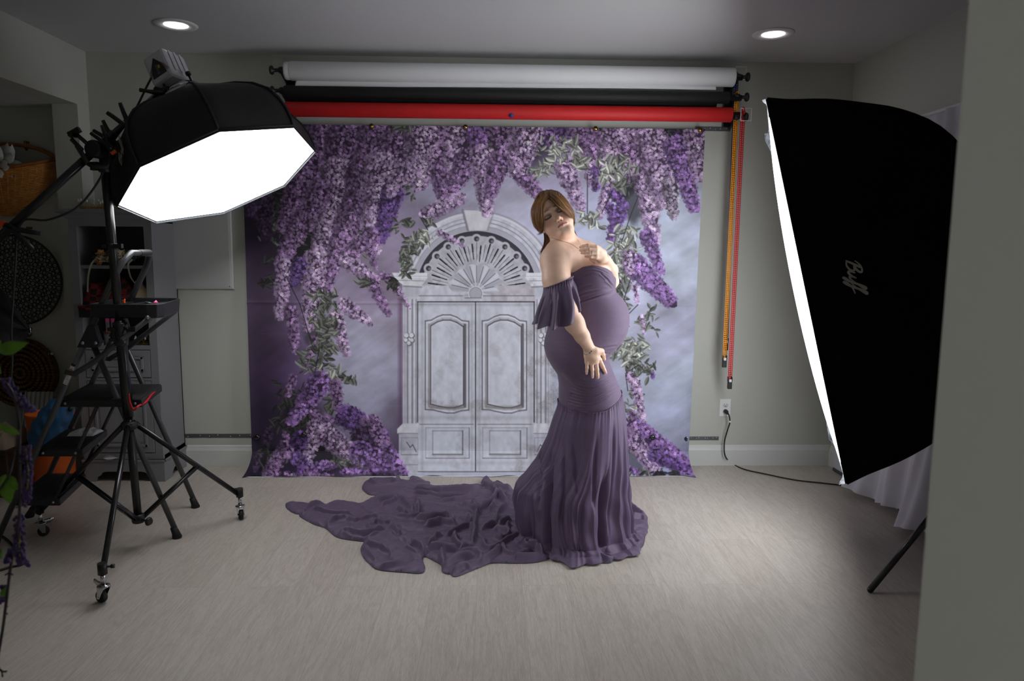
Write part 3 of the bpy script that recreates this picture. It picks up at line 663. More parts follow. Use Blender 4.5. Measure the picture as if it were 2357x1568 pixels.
# grime
for _x, _w in ((972, 5), (1086, 4), (1104, 5), (1222, 9), (1238, 6)): line([(_x, 700), (_x, 1080)], _w, C3(140, 134, 140), .28, _w)
for _y in (700, 962, 1066): line([(965, _y), (1226, _y)], 8, C3(140, 134, 140), .25, 8)
gx = fbm(xx/26, yy/26, 5, 91); inside = ((xx > 926) & (xx < 1292) & (yy > 640) & (yy < 1087)).astype(np.float32)
gr = inside*np.clip((gx-.52)*5, 0, 1)*(.45+.75*np.clip((xx-1190)/40, 0, 1)+.5*np.clip((yy-1050)/30, 0, 1)+.35*((yy > 920) & (yy < 950)))
spk = (vnoise(xx/1.6, yy/1.6, 5) > .45)*.5+.5
CV = CV*(1-(.36*np.clip(gr, 0, 1)*spk)[..., None])+C3(100, 92, 90)*(.36*np.clip(gr, 0, 1)*spk)[..., None]
# ---- foliage and lilac ----
def leafs(cx, cy, sx_, sy_, n, tone, ln=14, ang=None):
    for _ in range(int(n*1.7)):
        x = cx+np.clip(rng.normal(), -1.9, 1.9)*sx_*.55; y = cy+np.clip(rng.normal(), -1.9, 1.9)*sy_*.55; a = rng.uniform(0, 2*PI) if ang is None else ang+rng.normal()*.6
        L_ = ln*rng.uniform(.5, .95); W_ = L_*rng.uniform(.30, .46); c0 = np.array(tone, np.float32)/255*rng.uniform(.6, 1.25); u_, v_ = math.cos(a), math.sin(a); lit = rng.uniform(.7, 1)
        def fn(X, Y):
            s = ((X-x)*u_+(Y-y)*v_)/L_; t = (-(X-x)*v_+(Y-y)*u_)/W_
            k = np.clip(1-s*s, 0, 1)**.8; al = np.clip((k-np.abs(t))*W_*.9, 0, 1)*(np.abs(s) < 1)
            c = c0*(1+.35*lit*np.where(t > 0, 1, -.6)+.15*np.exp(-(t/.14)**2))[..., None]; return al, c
        over(x-L_-1, y-L_-1, x+L_+1, y+L_+1, fn)
def floret(x, y, s, c0):
    a = rng.uniform(0, 1.57); k = rng.uniform(.72, 1.3); ca_, sa2 = math.cos(a)*s*.5, math.sin(a)*s*.5
    def fn(X, Y):
        u_ = (X-x)*math.cos(a)+(Y-y)*math.sin(a); v_ = -(X-x)*math.sin(a)+(Y-y)*math.cos(a)
        d = np.hypot(np.abs(u_)-s*.42, np.abs(v_)-s*.42); al = np.clip((s*.44-d)*1.6, 0, 1); cen = np.exp(-(u_*u_+v_*v_)/(s*.32)**2)
        return al*.95, c0*k*(1-.42*cen)[..., None]
    over(x-s-1, y-s-1, x+s+1, y+s+1, fn)
TN = {'L': (190, 162, 200), 'M': (156, 124, 168), 'V': (154, 118, 180), 'D': (120, 88, 152), 'G': (170, 156, 176), 'K': (82, 64, 94)}
def lilac(x0, y0, x1, y1, w0, tone, dens=1.0, w1=None, fs=3.0):
    w0 = w0*1.22; w1 = w1*1.15 if w1 else None; w1 = w0*.3 if w1 is None else w1; L_ = math.hypot(x1-x0, y1-y0)+w0; base = np.array(TN[tone], np.float32)/255; dark = base*np.array([.34, .30, .36])
    dx, dy = (x1-x0)/(L_-w0+1e-6), (y1-y0)/(L_-w0+1e-6)
    def fn(X, Y):
        t = np.clip(((X-x0)*dx+(Y-y0)*dy)/L_, 0, 1); ww = w0*(1-t)**.7*.9+w1*t; d = np.hypot(X-x0-t*L_*dx, Y-y0-t*L_*dy)
        return np.clip((ww-2-d+3*(vnoise(X/4, Y/4, 3)-.5)*2)/3, 0, .92), dark
    over(min(x0, x1)-w0, min(y0, y1)-w0, max(x0, x1)+w0, max(y0, y1)+w0, fn)
    n = int(dens*L_*(w0+w1)/(fs*fs)*.80)
    for _ in range(n):
        t = rng.uniform(-w0*.82/L_, 1.); ww = (w0*(1-max(t, 0))**.7*.9+w1*max(t, 0))*(math.sqrt(max(0, 1-(t*L_/(w0*.9))**2)) if t < 0 else 1); q = rng.uniform(-1, 1); x = x0+dx*L_*t-dy*ww*q; y = y0+dy*L_*t+dx*ww*q
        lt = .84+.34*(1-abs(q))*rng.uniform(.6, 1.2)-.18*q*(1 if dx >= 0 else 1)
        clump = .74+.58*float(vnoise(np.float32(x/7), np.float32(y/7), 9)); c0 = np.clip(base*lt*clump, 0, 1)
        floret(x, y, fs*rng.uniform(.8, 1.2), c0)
darkp = C3(17, 15, 19)
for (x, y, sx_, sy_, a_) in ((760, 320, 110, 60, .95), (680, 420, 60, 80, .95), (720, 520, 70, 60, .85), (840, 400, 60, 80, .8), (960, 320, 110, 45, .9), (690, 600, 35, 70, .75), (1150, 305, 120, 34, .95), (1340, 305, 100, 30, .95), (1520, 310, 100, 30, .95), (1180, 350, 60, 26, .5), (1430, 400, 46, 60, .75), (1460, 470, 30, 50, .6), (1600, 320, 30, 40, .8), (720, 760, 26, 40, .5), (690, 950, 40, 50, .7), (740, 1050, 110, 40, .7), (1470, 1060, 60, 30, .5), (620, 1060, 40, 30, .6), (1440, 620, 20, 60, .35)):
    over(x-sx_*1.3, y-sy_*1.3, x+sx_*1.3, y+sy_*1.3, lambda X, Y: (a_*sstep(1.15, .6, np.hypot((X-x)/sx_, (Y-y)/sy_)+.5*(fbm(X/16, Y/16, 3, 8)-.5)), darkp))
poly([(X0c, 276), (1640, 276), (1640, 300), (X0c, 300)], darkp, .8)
DG, MG, LG = (52, 52, 50), (92, 94, 88), (142, 144, 136)
for a in ((640, 470, 20, 60, 24, DG), (628, 520, 30, 40, 14, MG), (680, 550, 25, 25, 10, DG), (620, 640, 20, 40, 9, DG), (755, 485, 16, 14, 9, MG), (935, 432, 30, 22, 12, MG), (905, 300, 60, 14, 20, DG), (830, 555, 18, 34, 14, MG),
          (1130, 345, 46, 20, 22, MG), (1100, 315, 60, 14, 14, DG), (1320, 300, 90, 14, 16, DG), (1430, 310, 60, 20, 14, DG), (1540, 325, 40, 18, 16, MG), (745, 690, 34, 30, 26, MG), (1590, 300, 30, 20, 12, DG)): leafs(*a)
big = [(700, 305, 735, 300, 26, 'K'), (860, 300, 930, 300, 24, 'K'), (640, 330, 610, 430, 26, 'K'), (600, 460, 610, 520, 26, 'K'), (580, 400, 575, 470, 24, 'K'), (1010, 300, 1000, 350, 30, 'M'), (1090, 298, 1100, 330, 26, 'V'), (1150, 295, 1160, 330, 34, 'M'), (1260, 296, 1270, 320, 26, 'V'), (1310, 292, 1310, 320, 26, 'D'), (1470, 292, 1480, 320, 30, 'M'), (1560, 292, 1580, 310, 24, 'K'),
       (740, 320, 700, 430, 40, 'M'), (800, 310, 770, 400, 44, 'M'), (860, 320, 840, 400, 40, 'M'), (690, 420, 662, 500, 32, 'M'), (775, 400, 758, 470, 38, 'L'), (735, 440, 720, 500, 28, 'M'), (830, 400, 812, 500, 34, 'M'), (820, 470, 790, 520, 32, 'M'), (915, 330, 900, 385, 36, 'M'),
       (875, 390, 862, 535, 40, 'L'), (903, 445, 882, 528, 27, 'D'), (1005, 330, 1015, 420, 30, 'M'), (971, 318, 968, 392, 38, 'L'), (940, 390, 910, 425, 26, 'L'), (1048, 296, 1034, 420, 23, 'L'), (1010, 400, 1024, 448, 20, 'M'), (1075, 370, 1055, 410, 28, 'M'),
       (750, 520, 738, 640, 30, 'L'), (692, 512, 656, 585, 27, 'M'), (800, 520, 765, 610, 30, 'M'), (850, 545, 800, 590, 22, 'M'), (655, 618, 644, 712, 20, 'L'), (725, 600, 712, 730, 27, 'L'), (690, 610, 680, 640, 18, 'D'), (763, 620, 758, 660, 14, 'M'), (800, 602, 852, 636, 19, 'L'), (985, 492, 1050, 462, 18, 'L', 1, 10), (855, 650, 888, 712, 15, 'M'), (908, 662, 938, 702, 9, 'L'), (880, 635, 895, 640, 10, 'M'), (1014, 536, 1060, 562, 9, 'L'), (852, 572, 862, 608, 12, 'M'),
       (1110, 360, 1119, 466, 27, 'L'), (1150, 375, 1135, 425, 26, 'M'), (1195, 395, 1240, 448, 22, 'M'), (1300, 385, 1330, 462, 24, 'L'), (1215, 300, 1200, 352, 40, 'L'), (1362, 330, 1366, 394, 30, 'L'), (1340, 296, 1360, 330, 34, 'M'), (1425, 300, 1400, 348, 32, 'L'), (1405, 418, 1382, 488, 15, 'L'), (1480, 390, 1502, 530, 28, 'L'), (1500, 330, 1522, 436, 38, 'L'), (1555, 340, 1590, 455, 28, 'V'), (1598, 310, 1606, 390, 24, 'L'), (1542, 430, 1548, 482, 20, 'G'), (1425, 492, 1410, 535, 18, 'D'), (1415, 448, 1432, 468, 15, 'D'), (1404, 478, 1408, 500, 12, 'D'), (1445, 350, 1440, 400, 22, 'M'), (1375, 395, 1372, 425, 14, 'D'),
       (670, 720, 678, 796, 16, 'M'), (795, 703, 838, 734, 17, 'L'), (772, 735, 793, 800, 18, 'L'), (722, 785, 712, 822, 11, 'M')]
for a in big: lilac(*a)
for a in ((1290, 345, 50, 26, 44, LG), (1245, 392, 30, 14, 18, LG), (1335, 372, 18, 18, 10, LG), (1420, 385, 44, 34, 34, LG), (1385, 412, 14, 12, 10, LG), (1435, 430, 20, 20, 14, MG), (1350, 506, 40, 18, 20, LG), (1438, 560, 34, 34, 50, LG), (1432, 620, 28, 40, 50, LG), (1430, 690, 20, 55, 40, MG), (1490, 740, 22, 34, 16, MG), (1450, 805, 36, 32, 60, LG), (1475, 850, 30, 26, 30, MG), (1462, 905, 14, 30, 12, MG), (1450, 945, 16, 22, 8, LG), (1442, 1025, 10, 26, 14, DG), (1490, 1088, 60, 6, 26, MG),
          (938, 600, 18, 34, 26, MG), (950, 560, 22, 20, 16, MG), (975, 548, 22, 16, 14, LG), (928, 520, 26, 14, 9, MG), (990, 512, 14, 8, 6, MG), (740, 690, 30, 24, 20, MG), (745, 745, 28, 30, 34, MG), (742, 800, 30, 26, 30, MG), (720, 835, 34, 26, 26, MG), (755, 862, 34, 20, 22, LG), (805, 872, 26, 10, 8, MG), (690, 915, 30, 30, 18, DG), (650, 915, 18, 40, 12, DG), (640, 985, 24, 20, 10, DG), (700, 975, 40, 26, 26, DG), (765, 930, 20, 20, 16, MG), (615, 1045, 26, 26, 12, DG), (905, 655, 14, 12, 10, DG), (840, 650, 16, 8, 8, MG), (925, 300, 20, 10, 8, MG)): leafs(*a)
for pts in (((1352, 400), (1352, 492)), ((1385, 492), (1408, 440)), ((1430, 560), (1450, 500), (1470, 450)), ((1440, 760), (1436, 690), (1452, 640)), ((1440, 730), (1470, 700)), ((870, 400), (895, 392), (925, 384)), ((967, 500), (985, 530)), ((730, 900), (725, 860), (735, 800)), ((700, 880), (680, 930)), ((660, 640), (690, 700), (720, 800)), ((655, 1000), (665, 950), (690, 915)), ((1445, 900), (1440, 860), (1470, 840)), ((1440, 960), (1460, 1000)), ((920, 400), (905, 412))): line(list(pts), 2, C3(34, 30, 38), .85)
low2 = [(735, 882, 684, 952, 27, 'V', 1, 7), (772, 888, 782, 958, 15, 'M'), (725, 957, 765, 970, 13, 'M'), (800, 960, 862, 992, 27, 'D'), (855, 978, 886, 1030, 24, 'M'), (830, 1000, 850, 1030, 22, 'K'), (725, 985, 708, 1066, 18, 'L'), (690, 1010, 680, 1050, 18, 'D'), (752, 1003, 812, 1048, 27, 'L'), (655, 1040, 618, 1086, 20, 'M'), (830, 1042, 882, 1062, 26, 'V'), (895, 1042, 926, 1082, 15, 'V'), (712, 1082, 775, 1066, 14, 'V'), (672, 872, 664, 902, 11, 'M'), (618, 992, 614, 1018, 11, 'K'), (592, 1052, 588, 1076, 9, 'K'), (656, 1003, 655, 1042, 10, 'M'), (790, 1086, 880, 1084, 8, 'V'), (640, 1092, 760, 1094, 6, 'M'), (860, 1092, 915, 1092, 6, 'K'), (700, 1060, 690, 1080, 12, 'D'),
        (1490, 545, 1516, 612, 18, 'V'), (1462, 612, 1526, 676, 27, 'V', 1, 12), (1448, 590, 1450, 612, 16, 'L'), (1462, 884, 1478, 958, 13, 'L'), (1450, 868, 1465, 892, 11, 'L'), (1501, 862, 1502, 866, 7, 'D'), (1462, 985, 1585, 1074, 23, 'V', 1, 10), (1450, 1005, 1500, 1072, 22, 'L'), (1510, 1048, 1572, 1078, 18, 'D'), (1455, 955, 1450, 1000, 11, 'M'), (1478, 730, 1481, 762, 6, 'L'), (1462, 660, 1466, 690, 8, 'L'), (1560, 1090, 1600, 1090, 5, 'V'), (1450, 1080, 1470, 1090, 8, 'V')]
for a in low2: lilac(*a)
leafs(790, 1064, 34, 8, 14, MG, 12); leafs(1530, 1090, 50, 5, 14, DG, 12)
# packing creases of the cloth: very faint lighter lines
for x in (1088, 1216, 960, 1330, 1575): line([(x, 285), (x+2, 1095)], 1.3, C3(225, 225, 235), .07)
for y in (600, 765, 932): line([(600, y+4), (1600, y)], 1.3, C3(225, 225, 235), .06)
CV = np.clip(CV, 0, 1)
# ---- cloth geometry ----
NR, NC = 826, 1060
s = np.linspace(0, 1, NR)[:, None]; t = np.linspace(0, 1, NC)[None, :]
TOPZ, YB_ = 2.046, DW-.035
zz = np.where(s < .94, TOPZ-(TOPZ-.10)*(s/.94), 0); q = np.clip((s-.94)/.06, 0, 1)
zz = np.where(s >= .94, .10*(1-q)**1.8+.003, zz); Yr = YB_-.195*q**1.4
Z = zz+0*t; Xl = -1.447; Xr = 1.259-.037*s
X = Xl+(Xr-Xl)*t
wave = .006*np.sin(t*17+s*2)+.004*np.sin(t*41+1.3)*s
Yw = Yr+0*t+wave*np.minimum(1, s*4)-.004*np.exp(-((s-.5)/.004)**2)
# edges curl a little
Yw -= .03*np.exp(-t/.012)*sstep(.1, .9, s)+.03*np.exp(-(1-t)/.012)*sstep(.3, .9, s)
Z = Z+.006*q*np.maximum(0, np.sin(t*23+1)*np.sin(t*57))
Pn = np.stack([X, Yw+0*X, Z+0*X], -1).reshape(-1, 3)
d_ = Pn-np.array(CO); R_np = [np.array(v) for v in (_r, _u, _f)]
zc = d_@R_np[2]; pxv = 1178.5+FPX*(d_@R_np[0])/zc; pyv = 784-FPX*(d_@R_np[1])/zc
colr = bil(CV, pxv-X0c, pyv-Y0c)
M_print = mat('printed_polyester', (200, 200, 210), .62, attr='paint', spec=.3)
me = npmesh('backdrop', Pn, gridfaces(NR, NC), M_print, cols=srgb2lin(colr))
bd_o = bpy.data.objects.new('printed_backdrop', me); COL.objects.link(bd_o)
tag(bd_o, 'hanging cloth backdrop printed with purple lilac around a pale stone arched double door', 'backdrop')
part('hem', MB().rings([[V(Xl, YB_-.197+.003*math.sin(i), .001) for i in range(60)] and [V(Xl+(1.222-Xl)*i/59, YB_-.195, .0035) for i in range(60)], [V(Xl+(1.222-Xl)*i/59, YB_-.199-.002*math.sin(i*.9), .0015) for i in range(60)]], closed=False, cap=False), mat('white_hem', (225, 225, 230), .7, var=.03), bd_o, label='white unprinted hem')
M_mag = mat('black_magnet', (8, 8, 10), .12, coat=1, var=.05)
for x, y, w_ in ((592, 1007, 'bottom left corner'), (700, 1001, 'lower left, among lilac'), (1502, 1007, 'lower right, among lilac'), (1581, 1010, 'bottom right corner')):
    c = at(x, y, DW-.05)
    t_ = thing('magnet', 'round black magnet pinning the printed backdrop, '+w_, 'magnet', c, 'black magnets on the backdrop')
    part('disc', MB().lathe(V(c.x, DW-.046, c.z), (0, -1, 0), [(.012, -.002), (.017, 0), (.018, .004), (.016, .012), (.010, .016), (.001, .016)], 24), M_mag, t_)
for x, y, w_ in ((855, 290, 'above the left lilac'), (1071, 291, 'left of the middle'), (1371, 293, 'right of the middle'), (1612, 298, 'top right corner')):
    c = at(x, y, DW-.05); c = V(c.x, DW-.042, min(c.z, 2.040))
    tag(part('clip_magnet', MB().lathe(c, (0, -1, 0), [(.014, 0), (.014, .008), (.009, .012), (.004, .014), (.001, .014)], 20), M_brass), 'small shiny magnet on the top edge of the printed backdrop, '+w_, 'magnet', 'shiny magnets along the top edge')
# metal strips on the wall
M_galv = mat('galvanised_steel', (112, 114, 116), .42, metal=.7, var=.08, vscale=12)
def strip(label, x0, y0, x1, y1, hh, nh):
    a = at(x0, y0, DW); b = at(x1, y1, DW); z = (a.z+b.z)/2; t_ = thing('steel_strip', label, 'metal strip', ((a.x+b.x)/2, DW, z), 'steel strips on the back wall')
    part('plate', MB().bb((a.x, DW-.003, z-hh), (b.x, DW, z+hh)), M_galv, t_, bevel=.001)
    m = MB(); r_ = random.Random(int(x0))
    for i in range(nh):
        m = MB().lathe(V(a.x+(b.x-a.x)*(i+.5)/nh+r_.uniform(-.01, .01), DW-.003, z+r_.uniform(-.5, .5)*hh), (0, -1, 0), [(.0035, 0), (.003, .0015), (.0001, .002)], 10); part('screw', m, M_chrome, t_)
strip('long grey steel strip low on the wall between the cabinet and the printed backdrop', 422, 1003, 588, 1003, .012, 7)
strip('short grey steel strip low on the wall right of the printed backdrop', 1585, 1009, 1654, 1009, .012, 7)
strip('grey steel strip high on the wall at the top right corner of the printed backdrop', 1600, 297, 1681, 297, .013, 6)
# ---------- paper rolls on their wall brackets ----------
M_paperw = mat('white_paper', (222, 222, 224), .7, var=.02, vscale=4)
M_paperk = mat('black_paper', (12, 12, 13), .7, var=.1)
M_paperr = mat('red_paper', (196, 20, 22), .6, var=.04)
M_core = mat('card_core', (168, 160, 150), .8, var=.05)
RX0, RX1 = -1.16, 1.39
for x, w_ in ((RX0, 'left'), (RX1, 'right')):
    t_ = thing('roll_bracket', 'black steel bracket carrying the '+w_+' ends of the paper rolls', 'bracket', (x, DW, 2.2), 'roll brackets')
    z0, z1 = (2.02, 2.345) if w_ == 'left' else (2.06, 2.33)
    part('wall_bar', MB().bb((x-.024, DW-.03, z0), (x+.024, DW, z1)), M_black, t_, bevel=.003)
    for z in (2.315, 2.205, 2.095):
        s_ = -1 if w_ == 'left' else 1
        m = MB().prism([V(x+s_*.006, DW-.03, z-.05), V(x+s_*.006, DW-.03, z+.012), V(x+s_*.006, DW-.155, z+.022), V(x+s_*.006, DW-.185, z-.004), V(x+s_*.006, DW-.15, z-.014)], V(s_*.012, 0, 0))
        hk = part('hook', m, M_black, t_)
        for i in range(2): part('screw', MB().lathe(V(x+s_*.01, DW-.031, z-.03+.02*i), (0, -1, 0), [(.003, 0), (.002, .001), (.0001, .0012)], 8), M_brass, hk) if i == 0 else None
        k = V(x+s_*.02, DW-.165, z)
        if z > 2.1 or s_ > 0:
            part('end_knob', MB().lathe(k, (s_, 0, 0), [(.008, -.03), (.017, -.03), (.017, .0), (.010, .004), (.010, .03), (.022, .034), (.026, .042), (.022, .05), (.006, .053), (.001, .053)], 24), M_blackp, t_, label='round black end knob')
def roll(label, x0, x1, z, r, m_, sheet=None):
    t_ = thing('paper_roll', label, 'paper roll', (0, DW-.165, z), 'rolls of background paper')
    c = V(x0, DW-.165, z)
    part('roll', MB().lathe(c, (1, 0, 0), [(.020, .0), (r-.003, .0), (r, .004), (r, x1-x0-.004), (r-.003, x1-x0), (.02, x1-x0)], 48, cap=False), m_, t_)
    part('core', MB().cyl(V(min(x0, RX0)-.0, c.y, z), V(max(x1, RX1)+.03, c.y, z), .017, 20), M_blackp, t_)
    if sheet:
        zz_, ins0, ins1, dy = sheet; rows = []
        for j in range(7):
            a = j/6; z_ = z-r*.6-(z-r*.6-zz_)*a; y_ = c.y+.006+dy*math.sin(a*1.5)
            rows.append([V(x0+ins0+(x1-ins1-x0-ins0)*i/40+.02*(1-a)*(i == 0), y_+.004*math.sin(i*.35)*a, z_+a*a*(.006*math.sin(i/40*3.1+.3)+.022*i/40)) for i in range(41)])
        part('hanging_sheet', MB().rings(rows, closed=False, cap=False), m_, t_)
    return t_
roll('thick white paper roll on the top bracket hooks, its loose end hanging', -1.118, 1.373, 2.312, .052, M_paperw, (2.222, .02, .10, -.01))
roll('black paper roll on the middle bracket hooks between the white and red ones', -1.155, 1.348, 2.2, .033, M_paperk, (2.08, .0, .06, .052))
roll('bright red paper roll on the bottom bracket hooks above the printed backdrop', -1.150, 1.368, 2.106, .041, M_paperr)
part('outer_wrap', MB().lathe(V(-1.118, DW-.165, 2.312), (1, 0, 0), [(.03, -.03), (.045, -.03), (.049, -.02), (.049, .0)], 40, cap=False), M_paperw, [o for o in COL.objects if o.name.startswith('paper_roll')][0])
# blue sticker
c = at(1177, 279, DW-.2)
tag(part('sticker', MB().lathe(V(c.x, DW-.165-.038, 2.080), (0, -.9, -.44), [(.012, -.001), (.0125, 0), (.0001, .0005)], 20), mat('blue_sticker', (40, 60, 130), .5, var=.05)), 'tiny blue oval sticker at the lower edge of the red paper roll', 'sticker')
# ---------- pull chains ----------
def chain(label, col, x_top, z_top, x_bot, z_bot, y, w_=.0115, gap=.003, weight=True, guide=None):
    t_ = thing('pull_chain', label, 'chain', (x_top, y, z_top), 'pull chains beside the rolls')
    for s_ in (-1, 1):
        m = MB(); L_ = z_top-z_bot; n = int(L_/.0125)
        def X(z): return x_top+(x_bot-x_top)*(z_top-z)/L_+s_*(w_+gap)/2*(1+.35*math.exp(-((z_top-z))/.15))
        yo = y+s_*.006
        for e in (-1, 1):
            m.tube([V(X(z_top-L_*i/24)+e*w_*.42, yo, z_top-L_*i/24) for i in range(25)], .0026, 5)
        for i in range(n):
            z = z_top-L_*(i+.5)/n; m.box(V(X(z), yo, z), (w_*.85, .003, .0052))
        part('strand', m, mat('chain_'+col[0], col[1], .35, var=.05), t_)
    m = MB().torus(V(x_top, y, z_top+.002), (1, .25, 0), .014, .004, 24, 8); part('sprocket_loop', m, mat('chain_'+col[0], col[1], .35, var=.05), t_)
    if weight:
        m = MB().bb((x_bot-.012, y-.010, z_bot-.055), (x_bot+.012, y+.010, z_bot-.01)).bb((x_bot-.013, y-.011, z_bot-.01), (x_bot-.008, y+.011, z_bot+.018)).bb((x_bot+.008, y-.011, z_bot-.01), (x_bot+.013, y+.011, z_bot+.018))
        part('weight', m, M_blackp, t_, bevel=.002, label='black plastic weight at the bottom')
        part('weight_label', MB().bb((x_bot-.007, y-.0125, z_bot-.012), (x_bot+.007, y-.0105, z_bot+.004)), M_white, t_)
    if guide:
        gx, gz, flat = guide; m = MB(); hx, hz = (.030, .034) if not flat else (.034, .004)
        P = [V(gx-hx, y-.012, gz-hz), V(gx+hx, y-.012, gz-hz), V(gx+hx, y-.012, gz+hz), V(gx-hx, y-.012, gz+hz)]
        if flat: m.bb(P[0], P[2]+V(0, .006, 0))
        else:
            for i in range(4): m.tube([P[i], P[(i+1) % 4]], .0022, 6)
        part('chain_guide', m, M_white, t_, label='white plastic chain guide')
yc = DW-.165
chain('long red ladder-like plastic pull chain, frontmost and lowest of the three', ('red', (206, 4, 8)), 1.430, 2.13, 1.425, .575, yc-.01, guide=(1.445, 2.105, False))
chain('orange-yellow plastic pull chain hanging between the red and the blue one', ('orange', (242, 156, 0)), 1.402, 2.222, 1.397, .70, yc+.02, guide=(1.437, 2.217, True))
chain('dark blue plastic pull chain hanging behind the orange one', ('blue', (12, 34, 110)), 1.402, 2.335, 1.412, .80, yc+.05, guide=(1.425, 2.345, False))
# ---------- power outlet and cord ----------
oc_ = at(1668.5, 938.5, DW)
t_ = thing('power_outlet', 'white wall power outlet right of the printed backdrop below the chains', 'outlet', oc_)
part('plate', MB().bb((oc_.x-.035, DW-.006, oc_.z-.055), (oc_.x+.035, DW, oc_.z+.055)), M_white, t_, bevel=.003)
for dz in (.02, -.02):
    f = part('receptacle', MB().lathe(V(oc_.x, DW-.006, oc_.z+dz), (0, -1, 0), [(.0165, 0), (.0165, .002), (.0001, .002)], 24), M_white, t_)
    if dz > 0:
        m = MB()
        for sx_, h_ in ((-.006, .008), (.006, .0065)): part('slot', MB().bb((oc_.x+sx_-.0011, DW-.0088, oc_.z+dz+.003-h_/2), (oc_.x+sx_+.0011, DW-.0075, oc_.z+dz+.003+h_/2)), M_blackp, f)
        part('ground_hole', MB().lathe(V(oc_.x, DW-.0075, oc_.z+dz-.008), (0, -1, 0), [(.0025, 0), (.0025, .0013), (.0001, .0013)], 10), M_blackp, f)
m_cord = mat('black_cord', (18, 18, 20), .5, var=.1)
pl = V(oc_.x, DW-.009, oc_.z-.02)
t_ = thing('extension_cord', 'long black power cord running from the outlet across the floor behind the right softbox', 'cord', pl)
part('plug', MB().tube([pl+V(0, 0, 0), pl+V(0, -.012, 0), pl+V(.002, -.03, -.003), pl+V(.006, -.036, -.012)], [.013, .014, .011, .006], 10), M_blackp, t_)
pts = [pl+V(.006, -.034, -.01), at(1678, 956, DW-.05), at(1680, 972, DW-.055), at(1674, 992, DW-.05), at(1667.5, 1018, DW-.045), at(1669, 1044, DW-.05)]+[fl(x, y, .006) for x, y in ((1684, 1066), (1712, 1080), (1760, 1091), (1830, 1105), (1900, 1113), (1965, 1122), (2030, 1142), (2062, 1160), (2072, 1180), (2090, 1197), (2125, 1210), (2200, 1218))]
pts[5].z = .075
part('cable', MB().tube(spline(pts, 6), .0042, 8), m_cord, t_)
part('cable_tag', MB().box(at(1680.5, 971, DW-.06), (.012, .002, .010)), M_white, t_)
# ---------- white wall panel ----------
a, b = V(-1.94, 0, 1.087), V(-1.531, 0, 1.66)
t_ = thing('wall_panel', 'flat white enclosure cover on the wall between the cabinet and the printed backdrop', 'wall panel', (-1.73, DW, 1.37))
M_pan = mat('white_panel', (186, 185, 183), .5, var=.01)
m = MB(); ringp = lambda e, y: [V(a.x+e, y, a.z+e), V(b.x-e, y, a.z+e), V(b.x-e, y, b.z-e), V(a.x+e, y, b.z-e)]
m.rings([ringp(0, DW), ringp(0, DW-.012), ringp(.004, DW-.018), ringp(.018, DW-.021)], smooth=False)
part('cover', m, M_pan, t_)
part('embossed_lettering', text_mb('on·Q', V(-1.607, DW-.0212, 1.122), V(1, 0, 0), V(0, 0, 1), V(0, -1, 0), .032), mat('embossed', (180, 180, 180), .5, var=.02), t_)
part('screw', MB().lathe(V(-1.553, DW-.021, 1.105), (0, -1, 0), [(.003, 0), (.003, .001), (.0001, .001)], 10), M_blackp, t_)
# ---------- sheer curtain on the right wall ----------
M_sheer = mat('sheer_white', (225, 222, 232), .8, alpha=.78, sheen=.3)
rows = []; n = 220
for j in range(30):
    z = 1.98-(1.98-.02)*j/29; row = []
    for i in range(n):
        y = 3.98-(3.98-2.1)*i/(n-1); wv = .030*math.sin(i*.21)+.014*math.sin(i*.53+1)+.010*math.sin(i*.11+z*2)
        x = XR-.075+wv*(.55+.45*j/29)-.10*(max(0, (j-22)/7)**1.5)*(.6+.4*math.sin(i*.09)) ; zz_ = z+(.03*abs(math.sin(i*.08)) if j == 29 else 0)
        row.append(V(x, y, zz_))
    rows.append(row)
t_ = thing('sheer_curtain', 'sheer white curtain hanging to the floor on the right wall behind the softbox', 'curtain', (XR-.07, 3.0, 1.98))
part('curtain_cloth', MB().rings(rows, closed=False, cap=False), M_sheer, t_)
part('curtain_rod', MB().cyl((XR-.075, 4.03, 1.985), (XR-.075, 2.08, 1.985), .008), M_white, t_)
t_ = thing('leaning_board', 'pale board with a dark bottom rail leaning on the right wall by the corner', 'board', (XR-.03, 4.2, 0))
part('panel', MB().bb((XR-.03, 4.02, .02), (XR-.018, 4.26, .9)), mat('pale_board', (205, 208, 218), .6, var=.02), t_)
part('bottom_rail', MB().bb((XR-.036, 4.02, 0), (XR-.016, 4.26, .02)), mat('rail_grey', (70, 72, 76), .4, var=.05), t_)
# ---------- cabinet ----------
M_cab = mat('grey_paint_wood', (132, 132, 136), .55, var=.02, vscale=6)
M_cabshade = mat('grey_paint_shaded', (80, 80, 84), .7, var=.03)  # cabinet grey darkened, shade of the deep interior put into the colour
CX0, CX1, CYF, CYB, CT = -2.315, -1.868, 4.08, 4.379, 1.49
t_ = thing('cabinet', 'tall grey painted storage cabinet with open shelves, drawer and door in the left corner', 'cabinet', (-2.09, 4.22, 0))
m = MB()
m.bb((CX0, CYF+.018, .13), (CX0+.018, CYB, CT)); m.bb((CX1-.018, CYF+.018, .13), (CX1, CYB, CT)); m.bb((CX0, CYB-.01, .13), (CX1, CYB, CT)); m.bb((CX0, CYF+.018, CT-.02), (CX1, CYB, CT)); m.bb((CX0, CYF+.018, .13), (CX1, CYB, .15))
part('body', m, M_cab, t_)
m = MB(); m.bb((CX0, CYF, .13), (CX0+.042, CYF+.018, CT)); m.bb((CX1-.042, CYF, .13), (CX1, CYF+.018, CT))
for z0, z1 in ((1.445, CT), (.762, .785), (.585, .60), (.13, .165)): m.bb((CX0+.042, CYF+.0005, z0), (CX1-.042, CYF+.018, z1))
part('face_frame', m, M_cab, t_)
m = MB().bb((CX0+.018, CYB-.012, .15), (CX1-.018, CYB-.010, CT-.02)); part('back_board', m, M_cabshade, t_)
